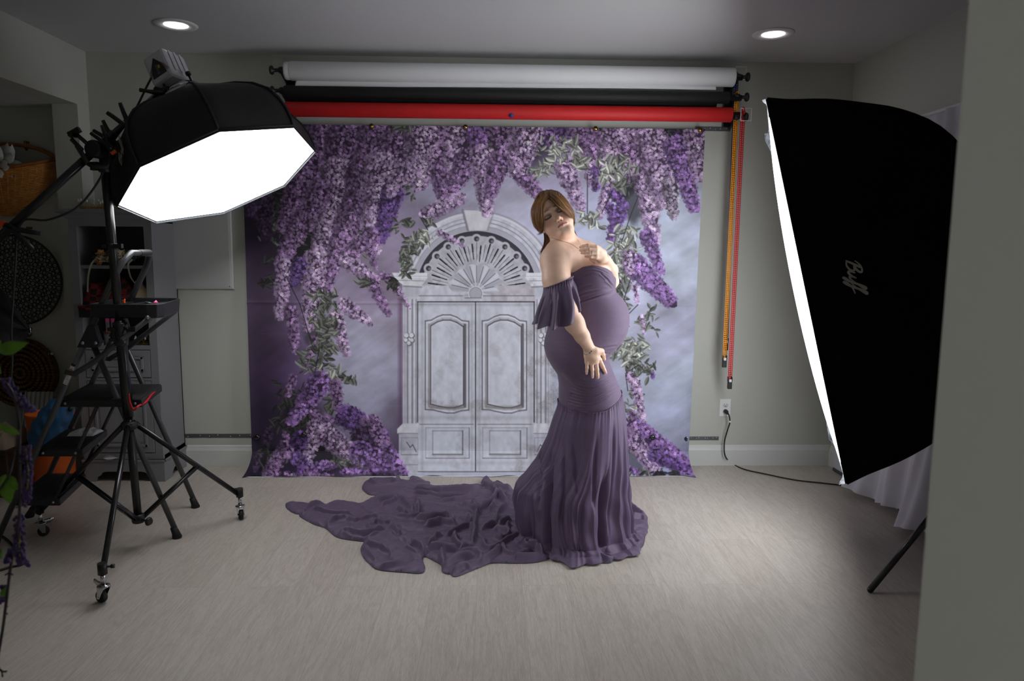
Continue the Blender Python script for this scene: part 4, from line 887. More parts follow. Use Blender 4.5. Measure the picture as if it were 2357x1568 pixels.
for z in (1.222, 1.003, .765): part('shelf', MB().bb((CX0+.018, CYF+.02, z-.009), (CX1-.018, CYB-.012, z+.009)), M_cabshade if z < .9 else M_cab, t_)
def raised(x0, x1, z0, z1, y, mw=.014):
    m = MB(); m.bb((x0, y, z0), (x1, y+.016, z1)); e = .035
    for (u0, v0, u1, v1) in ((x0+e, z0+e, x1-e, z0+e+mw), (x0+e, z1-e-mw, x1-e, z1-e), (x0+e, z0+e, x0+e+mw, z1-e), (x1-e-mw, z0+e, x1-e, z1-e)): m.bb((u0, y-.008, v0), (u1, y, v1))
    m.bb((x0+e+mw+.012, y-.003, z0+e+mw+.012), (x1-e-mw-.012, y, z1-e-mw-.012)); return m
part('drawer', raised(CX0+.046, CX1-.046, .604, .758, CYF-.002), M_cab, t_, bevel=.002)
d_r = part('door', raised(CX0+.046, CX1-.046, .169, .582, CYF-.002), M_cab, t_, bevel=.002)
kc = at(207, 963, CYF-.03)
part('knob', MB().lathe(V(kc.x+.005, CYF-.002, kc.z), (0, -1, 0), [(.006, 0), (.005, .010), (.011, .016), (.012, .022), (.008, .027), (.001, .028)], 18), M_brass, d_r, label='small brass knob')
def base_poly(x0, x1, y, th, ax):
    Lx = x1-x0; pr = [(0, 0), (0, .13), (Lx, .13), (Lx, 0), (Lx-.07, 0), (Lx-.078, .028), (Lx-.095, .035), (Lx-.105, .052), (Lx-.13, .06), (.13, .06), (.105, .052), (.095, .035), (.078, .028), (.07, 0)]
    return pr
pr = base_poly(CX0-.006, CX1+.008, 0, 0, 0)
m = MB().prism([V(CX0-.006+x, CYF-.012, z) for x, z in pr], V(0, .016, 0)); m.bb((CX0-.006, CYF-.016, .118), (CX1+.012, CYF, .13))
pr = [(0, 0), (0, .13), (CYB-CYF-.016+.012, .13), (CYB-CYF-.016+.012, 0), (.20, 0), (.19, .03), (.17, .05), (.12, .05), (.09, .03), (.08, 0)]
m.prism([V(CX1-.008, CYF+.004+y, z) for y, z in pr], V(.016, 0, 0)); m.bb((CX1, CYF-.012, .118), (CX1+.012, CYB, .13))
part('plinth', m, M_cab, t_)
m = MB(); cr = [(0, 0), (.008, .008), (.014, .012), (.022, .03), (.036, .038), (.046, .042), (.046, .058), (0, .058)]
rr = []
for px, py, ux, uy in ((CX0, CYB, -1, 0), (CX0, CYF, -1, -1), (CX1, CYF, 1, -1), (CX1, CYB, 1, 0)): rr.append([V(px+(ux*e if ux > 0 or py < 4.2 else ux*.0), py+uy*e, CT-.012+h) for e, h in cr])
m.rings(rr, smooth=False); m.bb((CX0-.0, CYF-.0, CT-.012), (CX1, CYB, CT+.046))
part('crown_moulding', m, M_cab, t_)
# things on and in the cabinet
r_ = random.Random(5)
M_gold = mat('gold_wire', (190, 150, 80), .3, metal=.9, var=.1); M_cryst = mat('crystal', (225, 225, 220), .08, var=.05, spec=.8)
def tiara(label, x, y, z, R, h, n=11):
    t2 = thing('tiara', label, 'tiara', (x, y, z), 'crystal tiaras')
    m = MB().torus(V(x, y, z+.004), (0, 0, 1), R, .0025, 28, 6).torus(V(x, y, z+.014), (0, 0, 1), R, .002, 28, 6)
    for k in range(n):
        a = 2*PI*k/n; p = V(x+R*math.cos(a), y+R*math.sin(a), z+.004); b_ = V(x+R*math.cos(a+PI/n), y+R*math.sin(a+PI/n), z+.004); hh = h*(.55+.45*abs(math.cos(k*1.7)))
        m.tube([p, V(x+R*1.06*math.cos(a+.1), y+R*1.06*math.sin(a+.1), z+hh*.6), V(x+R*1.1*math.cos(a+PI/n), y+R*1.1*math.sin(a+PI/n), z+hh)], .0018, 5)
    part('band', m, M_gold, t2)
    for k in range(n):
        a = 2*PI*k/n; hh = h*(.55+.45*abs(math.cos(k*1.7))); part('crystal', MB().sph(V(x+R*1.1*math.cos(a+PI/n), y+R*1.1*math.sin(a+PI/n), z+hh), (.005, .005, .009), 5), M_cryst, t2)
zt = CT+.047
tiara('larger gold and crystal tiara on top of the grey cabinet', -2.215, 4.14, zt, .055, .055)
tiara('smaller gold and crystal tiara on the cabinet top beside the stand pole', -2.10, 4.12, zt, .035, .045, 8)
tiara('gold and crystal tiara on the lowest open shelf of the cabinet', -1.98, 4.17, .774, .045, .05, 9)
t2 = thing('glass_jar', 'pale teal glass jar with lid on top of the cabinet behind the tiaras', 'jar', (-2.09, 4.24, zt))
part('glass', MB().lathe(V(-2.09, 4.24, zt), (0, 0, 1), [(.03, 0), (.033, .004), (.033, .06), (.028, .07)], 20), mat('teal_glass', (110, 132, 134), .15, alpha=.6, var=0), t2)
part('lid', MB().lathe(V(-2.09, 4.24, zt+.07), (0, 0, 1), [(.036, 0), (.036, .006), (.01, .01)], 20), mat('teal_lid', (96, 116, 120), .3, var=.05), t2)
tag(part('storage_box', MB().bb((-2.03, 4.13, zt), (-1.90, 4.3, zt+.05)), M_blackp, bevel=.004), 'flat black box on top of the cabinet under the softbox corner', 'box')
# flower crown
def flower(m, c, r, n=6, up=V(0, -1, .3)):
    up = up.normalized(); a = up.cross(V(0, 0, 1)).normalized(); b = up.cross(a)
    for lay, rr_ in ((0, 1), (1, .66), (2, .36)):
        for k in range(n):
            t = 2*PI*(k+.5*lay)/n; d = a*math.cos(t)+b*math.sin(t); s_ = d.cross(up)
            P = [c+up*(.1*r*lay), c+d*(r*.55*rr_)+up*(.18*r*lay+.12*r)+s_*(r*.32*rr_), c+d*(r*rr_)+up*(.28*r*lay+.34*r), c+d*(r*.55*rr_)+up*(.18*r*lay+.12*r)-s_*(r*.32*rr_)]
            m.add(P, [(0, 1, 2, 3)], True)
    return m
t2 = thing('flower_crown', 'flower crown of peach, cream and pale blue blooms with ribbons on the top shelf', 'flower crown', (-2.09, 4.14, 1.231))
m = MB().torus(V(-2.09, 4.17, 1.262), (0, .25, 1), .10, .005, 28, 6); part('wreath_ring', m, mat('twig_brown', (70, 52, 36), .8, var=.2), t2)
fcol = [('peach', (214, 160, 92)), ('cream', (206, 196, 158)), ('pale_blue', (120, 144, 150))]
for k in range(22):
    a = PI+PI*k/21*1.0+r_.uniform(-.05, .05); nme, cc = fcol[(0, 0, 1, 2, 1)[k % 5]]; p = V(-2.09+.105*math.cos(a), 4.17+.095*math.sin(a), 1.275+r_.uniform(-.02, .03)); p.y = max(p.y, 4.09)
    m = flower(MB(), p, r_.uniform(.018, .032), 6, V(r_.uniform(-.5, .5), -1, r_.uniform(0, .8))); part('flower', m, mat('petal_'+nme, cc, .7, var=.1), t2, label=nme.replace('_', ' ')+' flower')
m = MB()
for k in range(30):
    a = PI+PI*r_.random(); p = V(-2.09+.11*math.cos(a), 4.15+.07*math.sin(a), 1.262+r_.uniform(-.02, .035)); p.y = max(p.y, 4.085); d = V(r_.uniform(-1, 1), -.4, r_.uniform(-.3, 1)).normalized(); s_ = d.cross(V(0, 1, 0)).normalized()*.006
    m.add([p, p+d*.018+s_, p+d*.036, p+d*.018-s_], [(0, 1, 2, 3)])
part('leaves', m, mat('dry_leaf', (84, 78, 50), .8, var=.2), t2)
M_rib = mat('cream_ribbon', (186, 180, 158), .6, var=.04)
for x0, x1, z1 in ((-2.185, -2.225, 1.085), (-1.985, -1.965, 1.135)):
    P = spline([V(x0, 4.09, 1.265), V(x0-.012, 4.066, 1.235), V((x0+x1)/2-.01, 4.062, 1.17), V(x1, 4.064, z1)], 5)
    part('ribbon', MB().rings([[p+V(-.005, 0, .002), p+V(.005, -.001, -.002)] for p in P], closed=False, cap=False), M_rib, t2)
def cloth_lump(name, label, cat, x0, x1, y0, y1, z0, h, m_, seed, parent=None):
    nx, ny = 36, 20; i = np.linspace(0, 1, nx)[None, :]; j = np.linspace(0, 1, ny)[:, None]; X = x0+(x1-x0)*i+0*j; Y = y0+(y1-y0)*j+0*i
    f = fbm(X*16+seed, Y*16, 3, seed); e = (np.minimum(i, 1-i)*6).clip(0, 1)**.5*(np.minimum(j, 1-j)*6).clip(0, 1)**.5
    Z = z0+h*e*(.45+.9*f)+.004*np.sin(X*160+f*6)*e; P_ = np.stack([X, Y, Z], -1).reshape(-1, 3)
    o = link(name, npmesh(name, P_, gridfaces(ny, nx), m_)); return tag(o, label, cat)
def plaid():
    m = bpy.data.materials.new('buffalo_plaid'); m.use_nodes = True; n = m.node_tree.nodes; L = m.node_tree.links
    ck = n.new('ShaderNodeTexChecker'); ck.inputs['Scale'].default_value = 30; ck.inputs['Color1'].default_value = lin((120, 10, 14))+(1,); ck.inputs['Color2'].default_value = lin((18, 12, 14))+(1,)
    tc = n.new('ShaderNodeTexCoord'); L.new(tc.outputs['Object'], ck.inputs['Vector']); L.new(ck.outputs['Color'], n['Principled BSDF'].inputs['Base Color']); n['Principled BSDF'].inputs['Roughness'].default_value = .8; return m
M_plaid = plaid()
cloth_lump('plaid_blanket', 'red and black plaid cloth heaped on the second shelf of the cabinet', 'blanket', CX0+.03, -2.0, CYF+.01, 4.33, 1.012, .13, M_plaid, 3)
cloth_lump('folded_cloth', 'cream knitted cloth at the right end of the second shelf', 'cloth', -2.02, CX1-.02, CYF+.02, 4.33, 1.012, .13, mat('cream_knit', (190, 172, 140), .9, var=.1, bump=.4, bscale=200), 9)
t2 = thing('box', 'black box with a plaid top sticking out over the left end of the second shelf', 'box', (-2.24, 4.06, .94))
part('carton', MB().bb((-2.272, CYF-.035, .945), (-2.205, CYF-.002, .985)), M_blackp, t2, bevel=.003); part('plaid_top', MB().bb((-2.273, CYF-.036, .985), (-2.204, CYF-.001, 1.010)), M_plaid, t2, bevel=.004)
M_pink = mat('pink_plastic', (220, 90, 150), .5, var=.05)
for k in range(3):
    x = -2.17+.03*k; t2 = thing('marker', ('leftmost', 'middle', 'rightmost')[k]+' of three pink-capped tubes standing on the lowest open shelf', 'marker', (x, 4.15, .83), 'pink-capped tubes')
    part('cap', MB().bb((x-.009, 4.14, .91), (x+.009, 4.16, .945)), M_pink, t2, bevel=.002); part('barrel', MB().bb((x-.009, 4.14, .865), (x+.009, 4.16, .91)), mat('grey_tube', (120, 116, 120), .4, var=.05), t2, bevel=.002); part('foot', MB().bb((x-.009, 4.14, .855), (x+.009, 4.16, .865)), M_pink, t2)
t2 = thing('storage_tub', 'translucent tub with a brown rim on the lowest open shelf', 'box', (-2.15, 4.18, .774))
part('tub', MB().lathe(V(-2.15, 4.20, .775), (0, 0, 1), [(.055, 0), (.06, .005), (.066, .07)], 24), mat('frosted_tub', (136, 138, 146), .4, var=.05), t2); part('rim', MB().lathe(V(-2.15, 4.20, .845), (0, 0, 1), [(.069, 0), (.07, .008), (.02, .009)], 24), mat('brown_rim', (120, 84, 50), .6, var=.1), t2)
tag(part('white_box', MB().bb((-2.25, 4.09, .775), (-2.215, 4.2, .80)), M_white, bevel=.002), 'small white carton lying at the left end of the lowest open shelf', 'box')
# feather on the plinth
fc_ = V(-2.14, CYF-.02, .142); m = MB()
for k in range(26):
    u = k/25; p = fc_+V(-.05+.09*u, 0, .004*math.sin(u*3)); s_ = .018*math.sin(PI*min(1, u*1.1+.05))
    for sg in (-1, 1): m.add([p, p+V(.004, 0, 0), p+V(-.012, -.008, sg*s_+.002)], [(0, 1, 2)])
tag(part('feather', m.tube([fc_+V(-.05, 0, 0), fc_+V(.045, 0, 0)], .0009, 5), M_white), 'small white feather lying along the cabinet plinth', 'feather')
# ---------- wall decor in the alcove ----------
M_wick = mat('wicker', (206, 138, 60), .6, var=.25, vscale=40)
bc = V(-2.80, DW-.10, 1.70)
t_ = thing('wicker_basket', 'half-moon orange wicker basket with a tall handle hanging on the alcove wall', 'basket', bc)
m = MB(); nR, nZ = 60, 16
def bpt(a, v):      # a 0..pi along the front, v 0 rim .. 1 bottom
    w_ = .31*math.cos(v*PI/2*.93)**.75; zr = .055*((math.cos(a))**2)*(1-v) + .02*(1-v)
    return V(bc.x+w_*math.cos(a), DW-.012-.17*math.sin(a)*math.cos(v*PI/2*.9)**.6, bc.z+.035+zr*1.2-.235*v)
for j in range(nZ*2):
    v = j/(nZ*2-1)*.97; m.tube([bpt(PI*k/48, v)+V(0, .003*math.sin(k*PI/1+j*PI), 0)*(1) for k in range(49)], .0042, 5)
for k in range(0, 49, 1): m.tube([bpt(PI*k/48, v/8*.97)+V(0, -.003 if k % 2 else .002, 0) for v in range(9)], .0024, 4)
part('bowl', m, M_wick, t_)
m = MB().tube([bpt(PI*k/40, 0)+V(0, 0, .006) for k in range(41)], .010, 8); m.tube([V(bc.x+.31*math.cos(PI*k/40), DW-.015-.02*math.sin(PI*k/40), bc.z+.09+.125*math.sin(PI*k/40)) for k in range(41)], .010, 8)
part('handle_and_rim', m, mat('wicker_dark', (150, 90, 36), .6, var=.25, vscale=40), t_)
part('wall_hook', MB().tube([V(-2.68, DW, 1.93), V(-2.68, DW-.03, 1.93), V(-2.68, DW-.035, 1.90), V(-2.68, DW-.02, 1.885)], .007, 8), M_brass, t_, label='brass hook above the basket')
m = MB(); cz = V(bc.x+.02, DW-.11, bc.z+.08)
for lay in range(5):
    for k in range(6):
        a = 2*PI*k/6+lay*.5; R_ = .15-.026*lay; w_ = .085-.012*lay; G = []
        for i in range(6):
            row = []
            for j in range(7):
                u = i/5; v_ = (j/6-.5)*2; rad = R_*(.25+.75*u); ang = a+v_*w_/max(R_, .05)*(math.sin(PI*(.15+.8*u)))
                row.append(cz+V(rad*math.cos(ang), -.02-.05*(u**1.6)*.3-.028*lay+.02*v_*v_, rad*math.sin(ang)*.92+.012*math.sin(v_*5+k)))
            G.append(row)
        m.rings(G, closed=False, cap=False)
fl_ = part('cloth_rose', m, mat('white_cloth', (206, 206, 202), .8, var=.02)); tag(fl_, 'large white fabric rose sitting in the wicker basket', 'artificial flower')
dc = V(-2.79, DW-.03, 1.135)
t_ = thing('metal_wall_disc', 'large round dark metal wall disc made of many small rings', 'wall decoration', dc)
part('rim', MB().torus(dc, (0, 1, 0), .262, .006, 64, 8), M_blackp, t_)
m = MB(); rd = random.Random(2); pts2 = []
for lay in range(1, 11):
    R_ = .024*lay+.006; n = max(1, int(2*PI*R_/(.0265 if lay % 2 else .034)))
    for k in range(n): pts2.append((R_*math.cos(2*PI*k/n+lay), R_*math.sin(2*PI*k/n+lay), .0112 if lay % 2 else .0135))
for x, z, r2 in pts2+[(0, 0, .012)]:
    m.torus(dc+V(x, -.012*math.cos(min(1, math.hypot(x, z)/.26)*PI/2), z), (0, 1, 0), r2, .0028, 12, 5)
part('ring_pattern', m, mat('bronze_black', (26, 22, 22), .3, metal=.5, var=.2), t_)
part('wall_hook', MB().tube([V(-2.70, DW, 1.44), V(-2.70, DW-.035, 1.44), V(-2.70, DW-.035, 1.405)], .008, 8), M_brass, t_, label='brass wall hook')
wc = V(-2.79, DW-.05, .585); M_woven = mat('woven_seagrass', (92, 58, 26), .7, var=.35, vscale=30)
t_ = thing('woven_wall_disc', 'round thick brown woven seagrass disc low on the alcove wall', 'wall decoration', wc)
for lay in range(1, 8):
    R_ = .028*lay; m = MB(); n = 10*lay
    for k in range(n):
        a = 2*PI*k/n; a2 = 2*PI*(k+1.25)/n
        m.tube([wc+V((R_-.008)*math.cos(a), -.004, (R_-.008)*math.sin(a)), wc+V(R_*math.cos((a+a2)/2), -.020, R_*math.sin((a+a2)/2)), wc+V((R_+.010)*math.cos(a2), -.004, (R_+.010)*math.sin(a2))], [.005, .0115, .004], 6)
    part('braid', m, M_woven, t_)
part('backing', MB().lathe(wc+V(0, .03, 0), (0, -1, 0), [(.205, 0), (.205, .02), (.0001, .02)], 40), M_woven, t_)
part('loop', MB().torus(wc+V(.06, -.0, .235), (0, 1, 0), .014, .006, 16, 6), M_woven, t_)
pg = at(118, 815, DW-.03)
tag(part('wall_peg', MB().lathe(V(pg.x-.02, DW-.0, pg.z), (0, -1, 0), [(.012, 0), (.009, .006), (.009, .035), (.012, .04), (.001, .043)], 14).cyl(V(pg.x-.045, DW-.03, pg.z), V(pg.x+.01, DW-.03, pg.z), .007), M_white), 'small white wall peg beside the woven disc', 'peg')
# ---------- step ladder ----------
M_lad = mat('grey_enamel_tube', (78, 79, 81), .32, metal=.35, var=.08, vscale=6)
M_step = mat('black_ribbed_plastic', (34, 34, 36), .5, var=.2, vscale=30)
M_rivet = mat('rivet_steel', (170, 172, 172), .3, metal=.9, var=.05)
lt = thing('step_ladder', 'grey and black folding step ladder with a tool tray behind the rolling light stand', 'ladder', (-1.85, 3.36, 0))
def NR_(z): return V(-2.2+.4985*z, 3.13, z)
def FR_(z): return V(-2.285+.517*z, 3.52, z)
def side_pt(t, z): return NR_(z).lerp(FR_(z), t)
for f_ in (NR_, FR_): part('front_leg', MB().tube([f_(.02), f_(1.02)], [(.0125, .0125)]*2, 12), M_lad, lt)
hz = 1.27
P = [NR_(.98), NR_(hz-.06), NR_(hz-.01)+V(.002, .005, 0), NR_(hz+.02)+V(.008, .03, .004), side_pt(.16, hz+.03)+V(.01, 0, .008), side_pt(.5, hz+.03)+V(.01, 0, .008), side_pt(.84, hz+.025)+V(.01, 0, .006), FR_(hz+.01)+V(.006, -.03, 0), FR_(hz-.02)+V(0, -.004, 0), FR_(hz-.07), FR_(.98)]
part('top_rail', MB().tube(P, .0135, 12), M_lad, lt)
m = MB(); G = [side_pt(.42+.4*k/8, hz+.03)+V(.01, 0, .0075) for k in range(9)]; m.tube(G, [.0155 if k % 2 else .0145 for k in range(9)], 12); part('grip', m, M_step, lt, label='black ribbed grip on the top rail')
feet = [V(-1.445, 3.25, 0), V(-1.521, 3.65, 0)]; hin = [V(-1.735, 3.15, .965), V(-1.80, 3.54, .93)]
for a, b in zip(hin, feet):
    d = (b-a).normalized(); lg = part('rear_leg', MB().tube([a, b+V(0, 0, .02)-d*.02], .0125, 12), M_lad, lt)
    part('rubber_foot', MB().tube([b-d*.045+V(0, 0, .01), b-d*.015+V(0, 0, .01), b+V(0, 0, .001)], [.0145, .017, .022], 12), M_rubber, lg)
for f_ in (NR_, FR_):
    b = f_(0); part('rubber_foot', MB().tube([f_(.05), f_(.03), V(b.x, b.y, .001)], [.0145, .017, .022], 12), M_rubber, lt)
for f_, s_ in ((NR_, -1), (FR_, 1)):
    c = f_(.965); m = MB().prism([f_(1.0)+V(-.014, s_*.016, 0), f_(1.0)+V(.014, s_*.016, 0), f_(.925)+V(.070, s_*.016, 0), f_(.905)+V(.066, s_*.016, 0), f_(.905)+V(-.018, s_*.016, 0)], V(0, -s_*.032, 0))
    hb = part('hinge_bracket', m, M_step, lt, bevel=.002)
    for q in (f_(.925)+V(.0, s_*.018, 0), f_(.925)+V(.055, s_*.018, 0)): part('rivet', MB().lathe(q, (0, s_, 0), [(.008, 0), (.007, .003), (.0001, .005)], 12), M_rivet, hb)
def step(z, x0, x1, name='step'):
    n0, f0 = side_pt(0, z), side_pt(1, z); dx0 = x0; m = MB(); th = .034
    def q(u, t, dz): 
        p = n0.lerp(f0, t); return V(p.x+u, p.y+(.016 if t == 0 else -.016 if t == 1 else 0), z+dz)
    a = [q(x0, 0, 0), q(x1, 0, 0), q(x1, 1, 0), q(x0, 1, 0)]; m.prism([p-V(0, 0, th) for p in a], V(0, 0, th))
    o = part(name, m, M_step, lt, bevel=.005)
    n = int((x1-x0)/.0085); 
    m = MB()
    for k in range(n):
        u = x0+.012+(x1-x0-.024)*k/(n-1); m.tube([q(u, .03, .001), q(u, .97, .001)], [(.0022, .002)]*2, 5)
    part('tread_ribs', m, M_step, o, kind='stuff')
    for t in (0, 1):
        for u in (x0+.03, x1-.03): part('rivet', MB().lathe(q(u, t, -.017)+V(0, -.0 if t else -.0, 0), (0, 1 if t else -1, 0), [(.007, -.001), (.006, .004), (.0001, .006)], 10), M_rivet, o)
step(.672, -.015, .345); step(.450, -.015, .185); step(.226, -.015, .185)
for t in (0, 1):        # flat straps behind the treads
    f_ = NR_ if t == 0 else FR_; s_ = .020 if t == 0 else -.020
    part('strap', MB().tube([f_(.215)+V(.165, s_, 0), f_(.44)+V(.165, s_, 0), f_(.655)+V(.165, s_, 0)], [(.008, .0025)]*3, 6, flat=(0, 1, 0)), M_lad, lt)
    a = f_(.84)+V(.03, s_*-.9, 0); b = f_(1.036)+V(.235, s_*-.9, 0)
    part('tray_brace', MB().tube([f_(.80)+V(-.02, s_*-.9, 0), f_(.79)+V(.02, s_*-.9, 0), a+V(.05, 0, .0), b], [(.0115, .004)]*4, 8, flat=(0, 1, 0)), M_lad, lt)
    part('rivet', MB().lathe(b+V(-.01, -.004 if t == 0 else .004, 0), (0, -1 if t == 0 else 1, 0), [(.009, 0), (.008, .004), (.0001, .006)], 12), M_rivet, lt)
# tray
n0, f0 = V(-1.70, 3.11, 1.05), V(-1.785, 3.53, 1.05); L_ = .30; M_tray = mat('black_tray', (30, 31, 34), .35, var=.25, vscale=50)
def tq(u, t, z): p = n0.lerp(f0, t); return V(p.x+u*L_, p.y, z)
m = MB(); O_ = [tq(0, 0, 0), tq(.80, 0, 0), tq(.93, .03, 0), tq(1, .14, 0), tq(1, .86, 0), tq(.93, .97, 0), tq(.80, 1, 0), tq(0, 1, 0)]; cen = (tq(0, .5, 0)+tq(1, .5, 0))/2
def sc_(k, z): return [V(cen.x+(p.x-cen.x)*k, cen.y+(p.y-cen.y)*k, z) for p in O_]
m.rings([sc_(.93, 1.03), sc_(.97, 1.036), sc_(1.0, 1.086), sc_(1.0, 1.092), sc_(.95, 1.092), sc_(.93, 1.060), sc_(.02, 1.058)], smooth=False)
tr = part('tool_tray', m, M_tray, lt, bevel=.003)
m = MB()
for k in range(3): m.bb(tq(.15+.28*k, .25, 1.058), tq(.15+.28*k+.02, .8, 1.078))
part('tray_divider', m.lathe(tq(.7, .5, 1.058), (0, 0, 1), [(.05, 0), (.05, .016), (.044, .016), (.044, 0)], 24, cap=False), M_tray, tr)
m = MB().tube([tq(1.0, .1, 1.045), tq(.97, .1, 1.02), tq(.8, .1, 1.012), tq(.7, .12, 1.03)], .012, 8)
def sticker(f_, z0, z1, side):
    a, b = f_(z0)+V(0, side*.0135, 0), f_(z1)+V(0, side*.0135, 0); d = (b-a).normalized(); s_ = V(-d.z, 0, d.x)*.0095
    return a, b, d, s_
a, b, d, s_ = sticker(NR_, .745, .835, -1)
st_ = part('warning_label', MB().prism([a-s_, a+s_, b+s_, b-s_], V(0, .0008, 0)), M_white, lt, label='white and red warning label on the near leg')
M_redp = mat('red_print', (190, 36, 40), .5, var=.05)
c = a.lerp(b, .68); part('warning_sign', MB().torus(c-V(0, .001, 0), (0, 1, 0), .0065, .0012, 20, 5).tube([c+V(-.004, -.001, .004), c+V(.004, -.001, -.004)], .0009, 5), M_redp, st_)
m = MB()
for k in range(5): q = a.lerp(b, .06+.08*k); m.tube([q-s_*.7-V(0, .0006, 0), q+s_*(.3 if k % 2 else .7)-V(0, .0006, 0)], .0009, 4)
part('label_print', m, M_redp, st_)
part('label_corner', MB().prism([b-d*.012-s_-V(0, .0006, 0), b-d*.012+s_-V(0, .0006, 0), b+s_-V(0, .0006, 0), b-s_-V(0, .0006, 0)], V(0, .0003, 0)), mat('dark_print', (30, 30, 50), .5, var=.05), st_)
# small things on the tray
q = tq(.34, .3, 1.092); tag(part('clip', MB().box(q+V(0, 0, .002), (.02, .012, .012)).cyl(q+V(0, 0, .0), q+V(.012, 0, .012), .003), M_orange), 'small orange plastic clip in the ladder tray', 'clip')
q = tq(.74, .45, 1.078); t2 = thing('paint_marker', 'small pink-ended marker lying in the ladder tray', 'marker', q)
part('barrel', MB().cyl(q, q+V(-.028, -.02, .010), .005), M_silver, t2); part('cap', MB().cyl(q+V(0, 0, .0), q+V(.012, .008, .012), .008), M_pink, t2)
# red strap under the wide tread
P = spline([at(296, 906, 3.12), at(299, 928, 3.11), at(308, 944, 3.11), at(318, 935, 3.12), at(336, 925, 3.2), at(349, 908, 3.3), at(360, 897, 3.42)], 5)
tag(part('lanyard', MB().tube(P, [(.0015, .005)]*len(P), 6), mat('red_strap', (200, 24, 24), .5, var=.05)), 'bright red strap hanging below the widest tread of the ladder', 'strap')
# ---------- cables ----------
P = spline([at(350, 176, 3.40), at(335, 205, 3.38), at(318, 240, 3.34), at(300, 272, 3.25), at(282, 296, 3.20), at(262, 322, 3.14)], 5)
tag(part('power_cable', MB().tube(P, .0045, 8), m_cord), 'black cable dropping from the flash head to the boom joint', 'cable')
P = spline([at(240, 392, 3.10), at(226, 418, 3.10), at(204, 450, 3.08), at(180, 475, 3.06), at(150, 493, 3.04), at(105, 507, 3.02), at(62, 505, 3.0), at(45, 520, 3.0), at(38, 548, 3.0), at(36, 600, 3.0), at(30, 690, 3.02), at(26, 760, 3.02), at(28, 830, 3.02), at(24, 900, 3.02)], 5)
tag(part('power_cable', MB().tube(P, .0045, 8), m_cord), 'black cable looping from the stand top to the boom clamp and hanging down', 'cable')
P = spline([fl(-30, 1225, .005), fl(0, 1232, .005), fl(22, 1248, .005), fl(40, 1272, .005), fl(58, 1288, .012), fl(50, 1300, .005), fl(20, 1307, .005), fl(-30, 1322, .005)], 6)
tag(part('power_cable', MB().tube(P, .005, 8), m_cord), 'black cable looped on the floor at the left edge of the picture', 'cable')
# ---------- things stored behind the ladder ----------
M_bag = mat('blue_nylon', (34, 84, 126), .45, var=.1, bump=.4, bscale=25)
nU, nV_ = 48, 28; u = np.linspace(0, 2*PI, nU, endpoint=False)[None, :]; v = np.linspace(0, PI, nV_)[:, None]
bx = .075*np.sin(v)**.7*np.cos(u); by = .075*np.sin(v)**.7*np.sin(u); bz = -.16*np.cos(v)+0*u; wr = 1+.06*np.sin(6*u+14*v)*np.sin(v)+.05*np.sin(bz*90+np.cos(u)*2)
R_ = Matrix.Rotation(.62, 3, 'Y'); pts3 = np.stack([bx*wr, by*wr, bz], -1).reshape(-1, 3) @ np.array(R_).T + np.array(at(118, 975, 3.75))
t2 = thing('sleeping_bag', 'rolled blue nylon bag stuffed behind the ladder on the wooden chest', 'bag', at(118, 975, 3.75)); o = link('bag', npmesh('bag', pts3, gridfaces(nV_, nU, True), M_bag), t2)
part('cord_lock', MB().sph(at(162, 942, 3.72), (.012, .010, .014), 6), M_blackp, t2)
bcn = fl(168, 1096); 
M_buck = mat('orange_bucket', (206, 92, 24), .5, var=.05)
bp = V(-2.42, 3.97, 0); t2 = thing('bucket', 'tall orange plastic tub standing on the floor behind the ladder', 'bucket', bp)
part('shell', MB().lathe(bp, (0, 0, 1), [(.095, .0), (.10, .004), (.115, .42), (.12, .43), (.113, .43), (.095, .01)], 36), M_buck, t2)
ch = V(-2.78, 3.95, 0); M_darkw = mat('dark_walnut', (52, 36, 24), .5, var=.3, vscale=12)
t2 = thing('wooden_chest', 'low dark wooden chest in the alcove under the woven disc', 'chest', ch)
part('box', MB().bb((-3.05, 3.80, 0), (-2.56, 4.25, .235)), M_darkw, t2, bevel=.006); part('lid', MB().bb((-3.07, 3.78, .236), (-2.55, 4.26, .262)), M_darkw, t2, bevel=.006)
cloth_lump('beige_cushion', 'beige crumpled cloth on the left part of the wooden chest', 'cloth', -2.83, -2.56, 3.80, 4.05, .262, .10, mat('beige_cloth', (140, 122, 104), .9, var=.05), 12)
m = MB(); G = []
for j in range(8): G.append([V(-2.72+.16*i/24, 4.24-.06*j/7+.008*math.sin(i*1.6), .49-.22*j/7) for i in range(25)])
tag(part('striped_cloth', m.rings(G, closed=False, cap=False), mat('grey_stripe_cloth', (128, 126, 120), .8, var=.1)), 'pale pleated cloth hanging behind the blue bag', 'cloth')
cloth_lump('paper_stack', 'loose pale papers beside the blue bag on the middle tread', 'paper', -1.98, -1.86, 3.36, 3.46, .452, .02, M_white, 4)
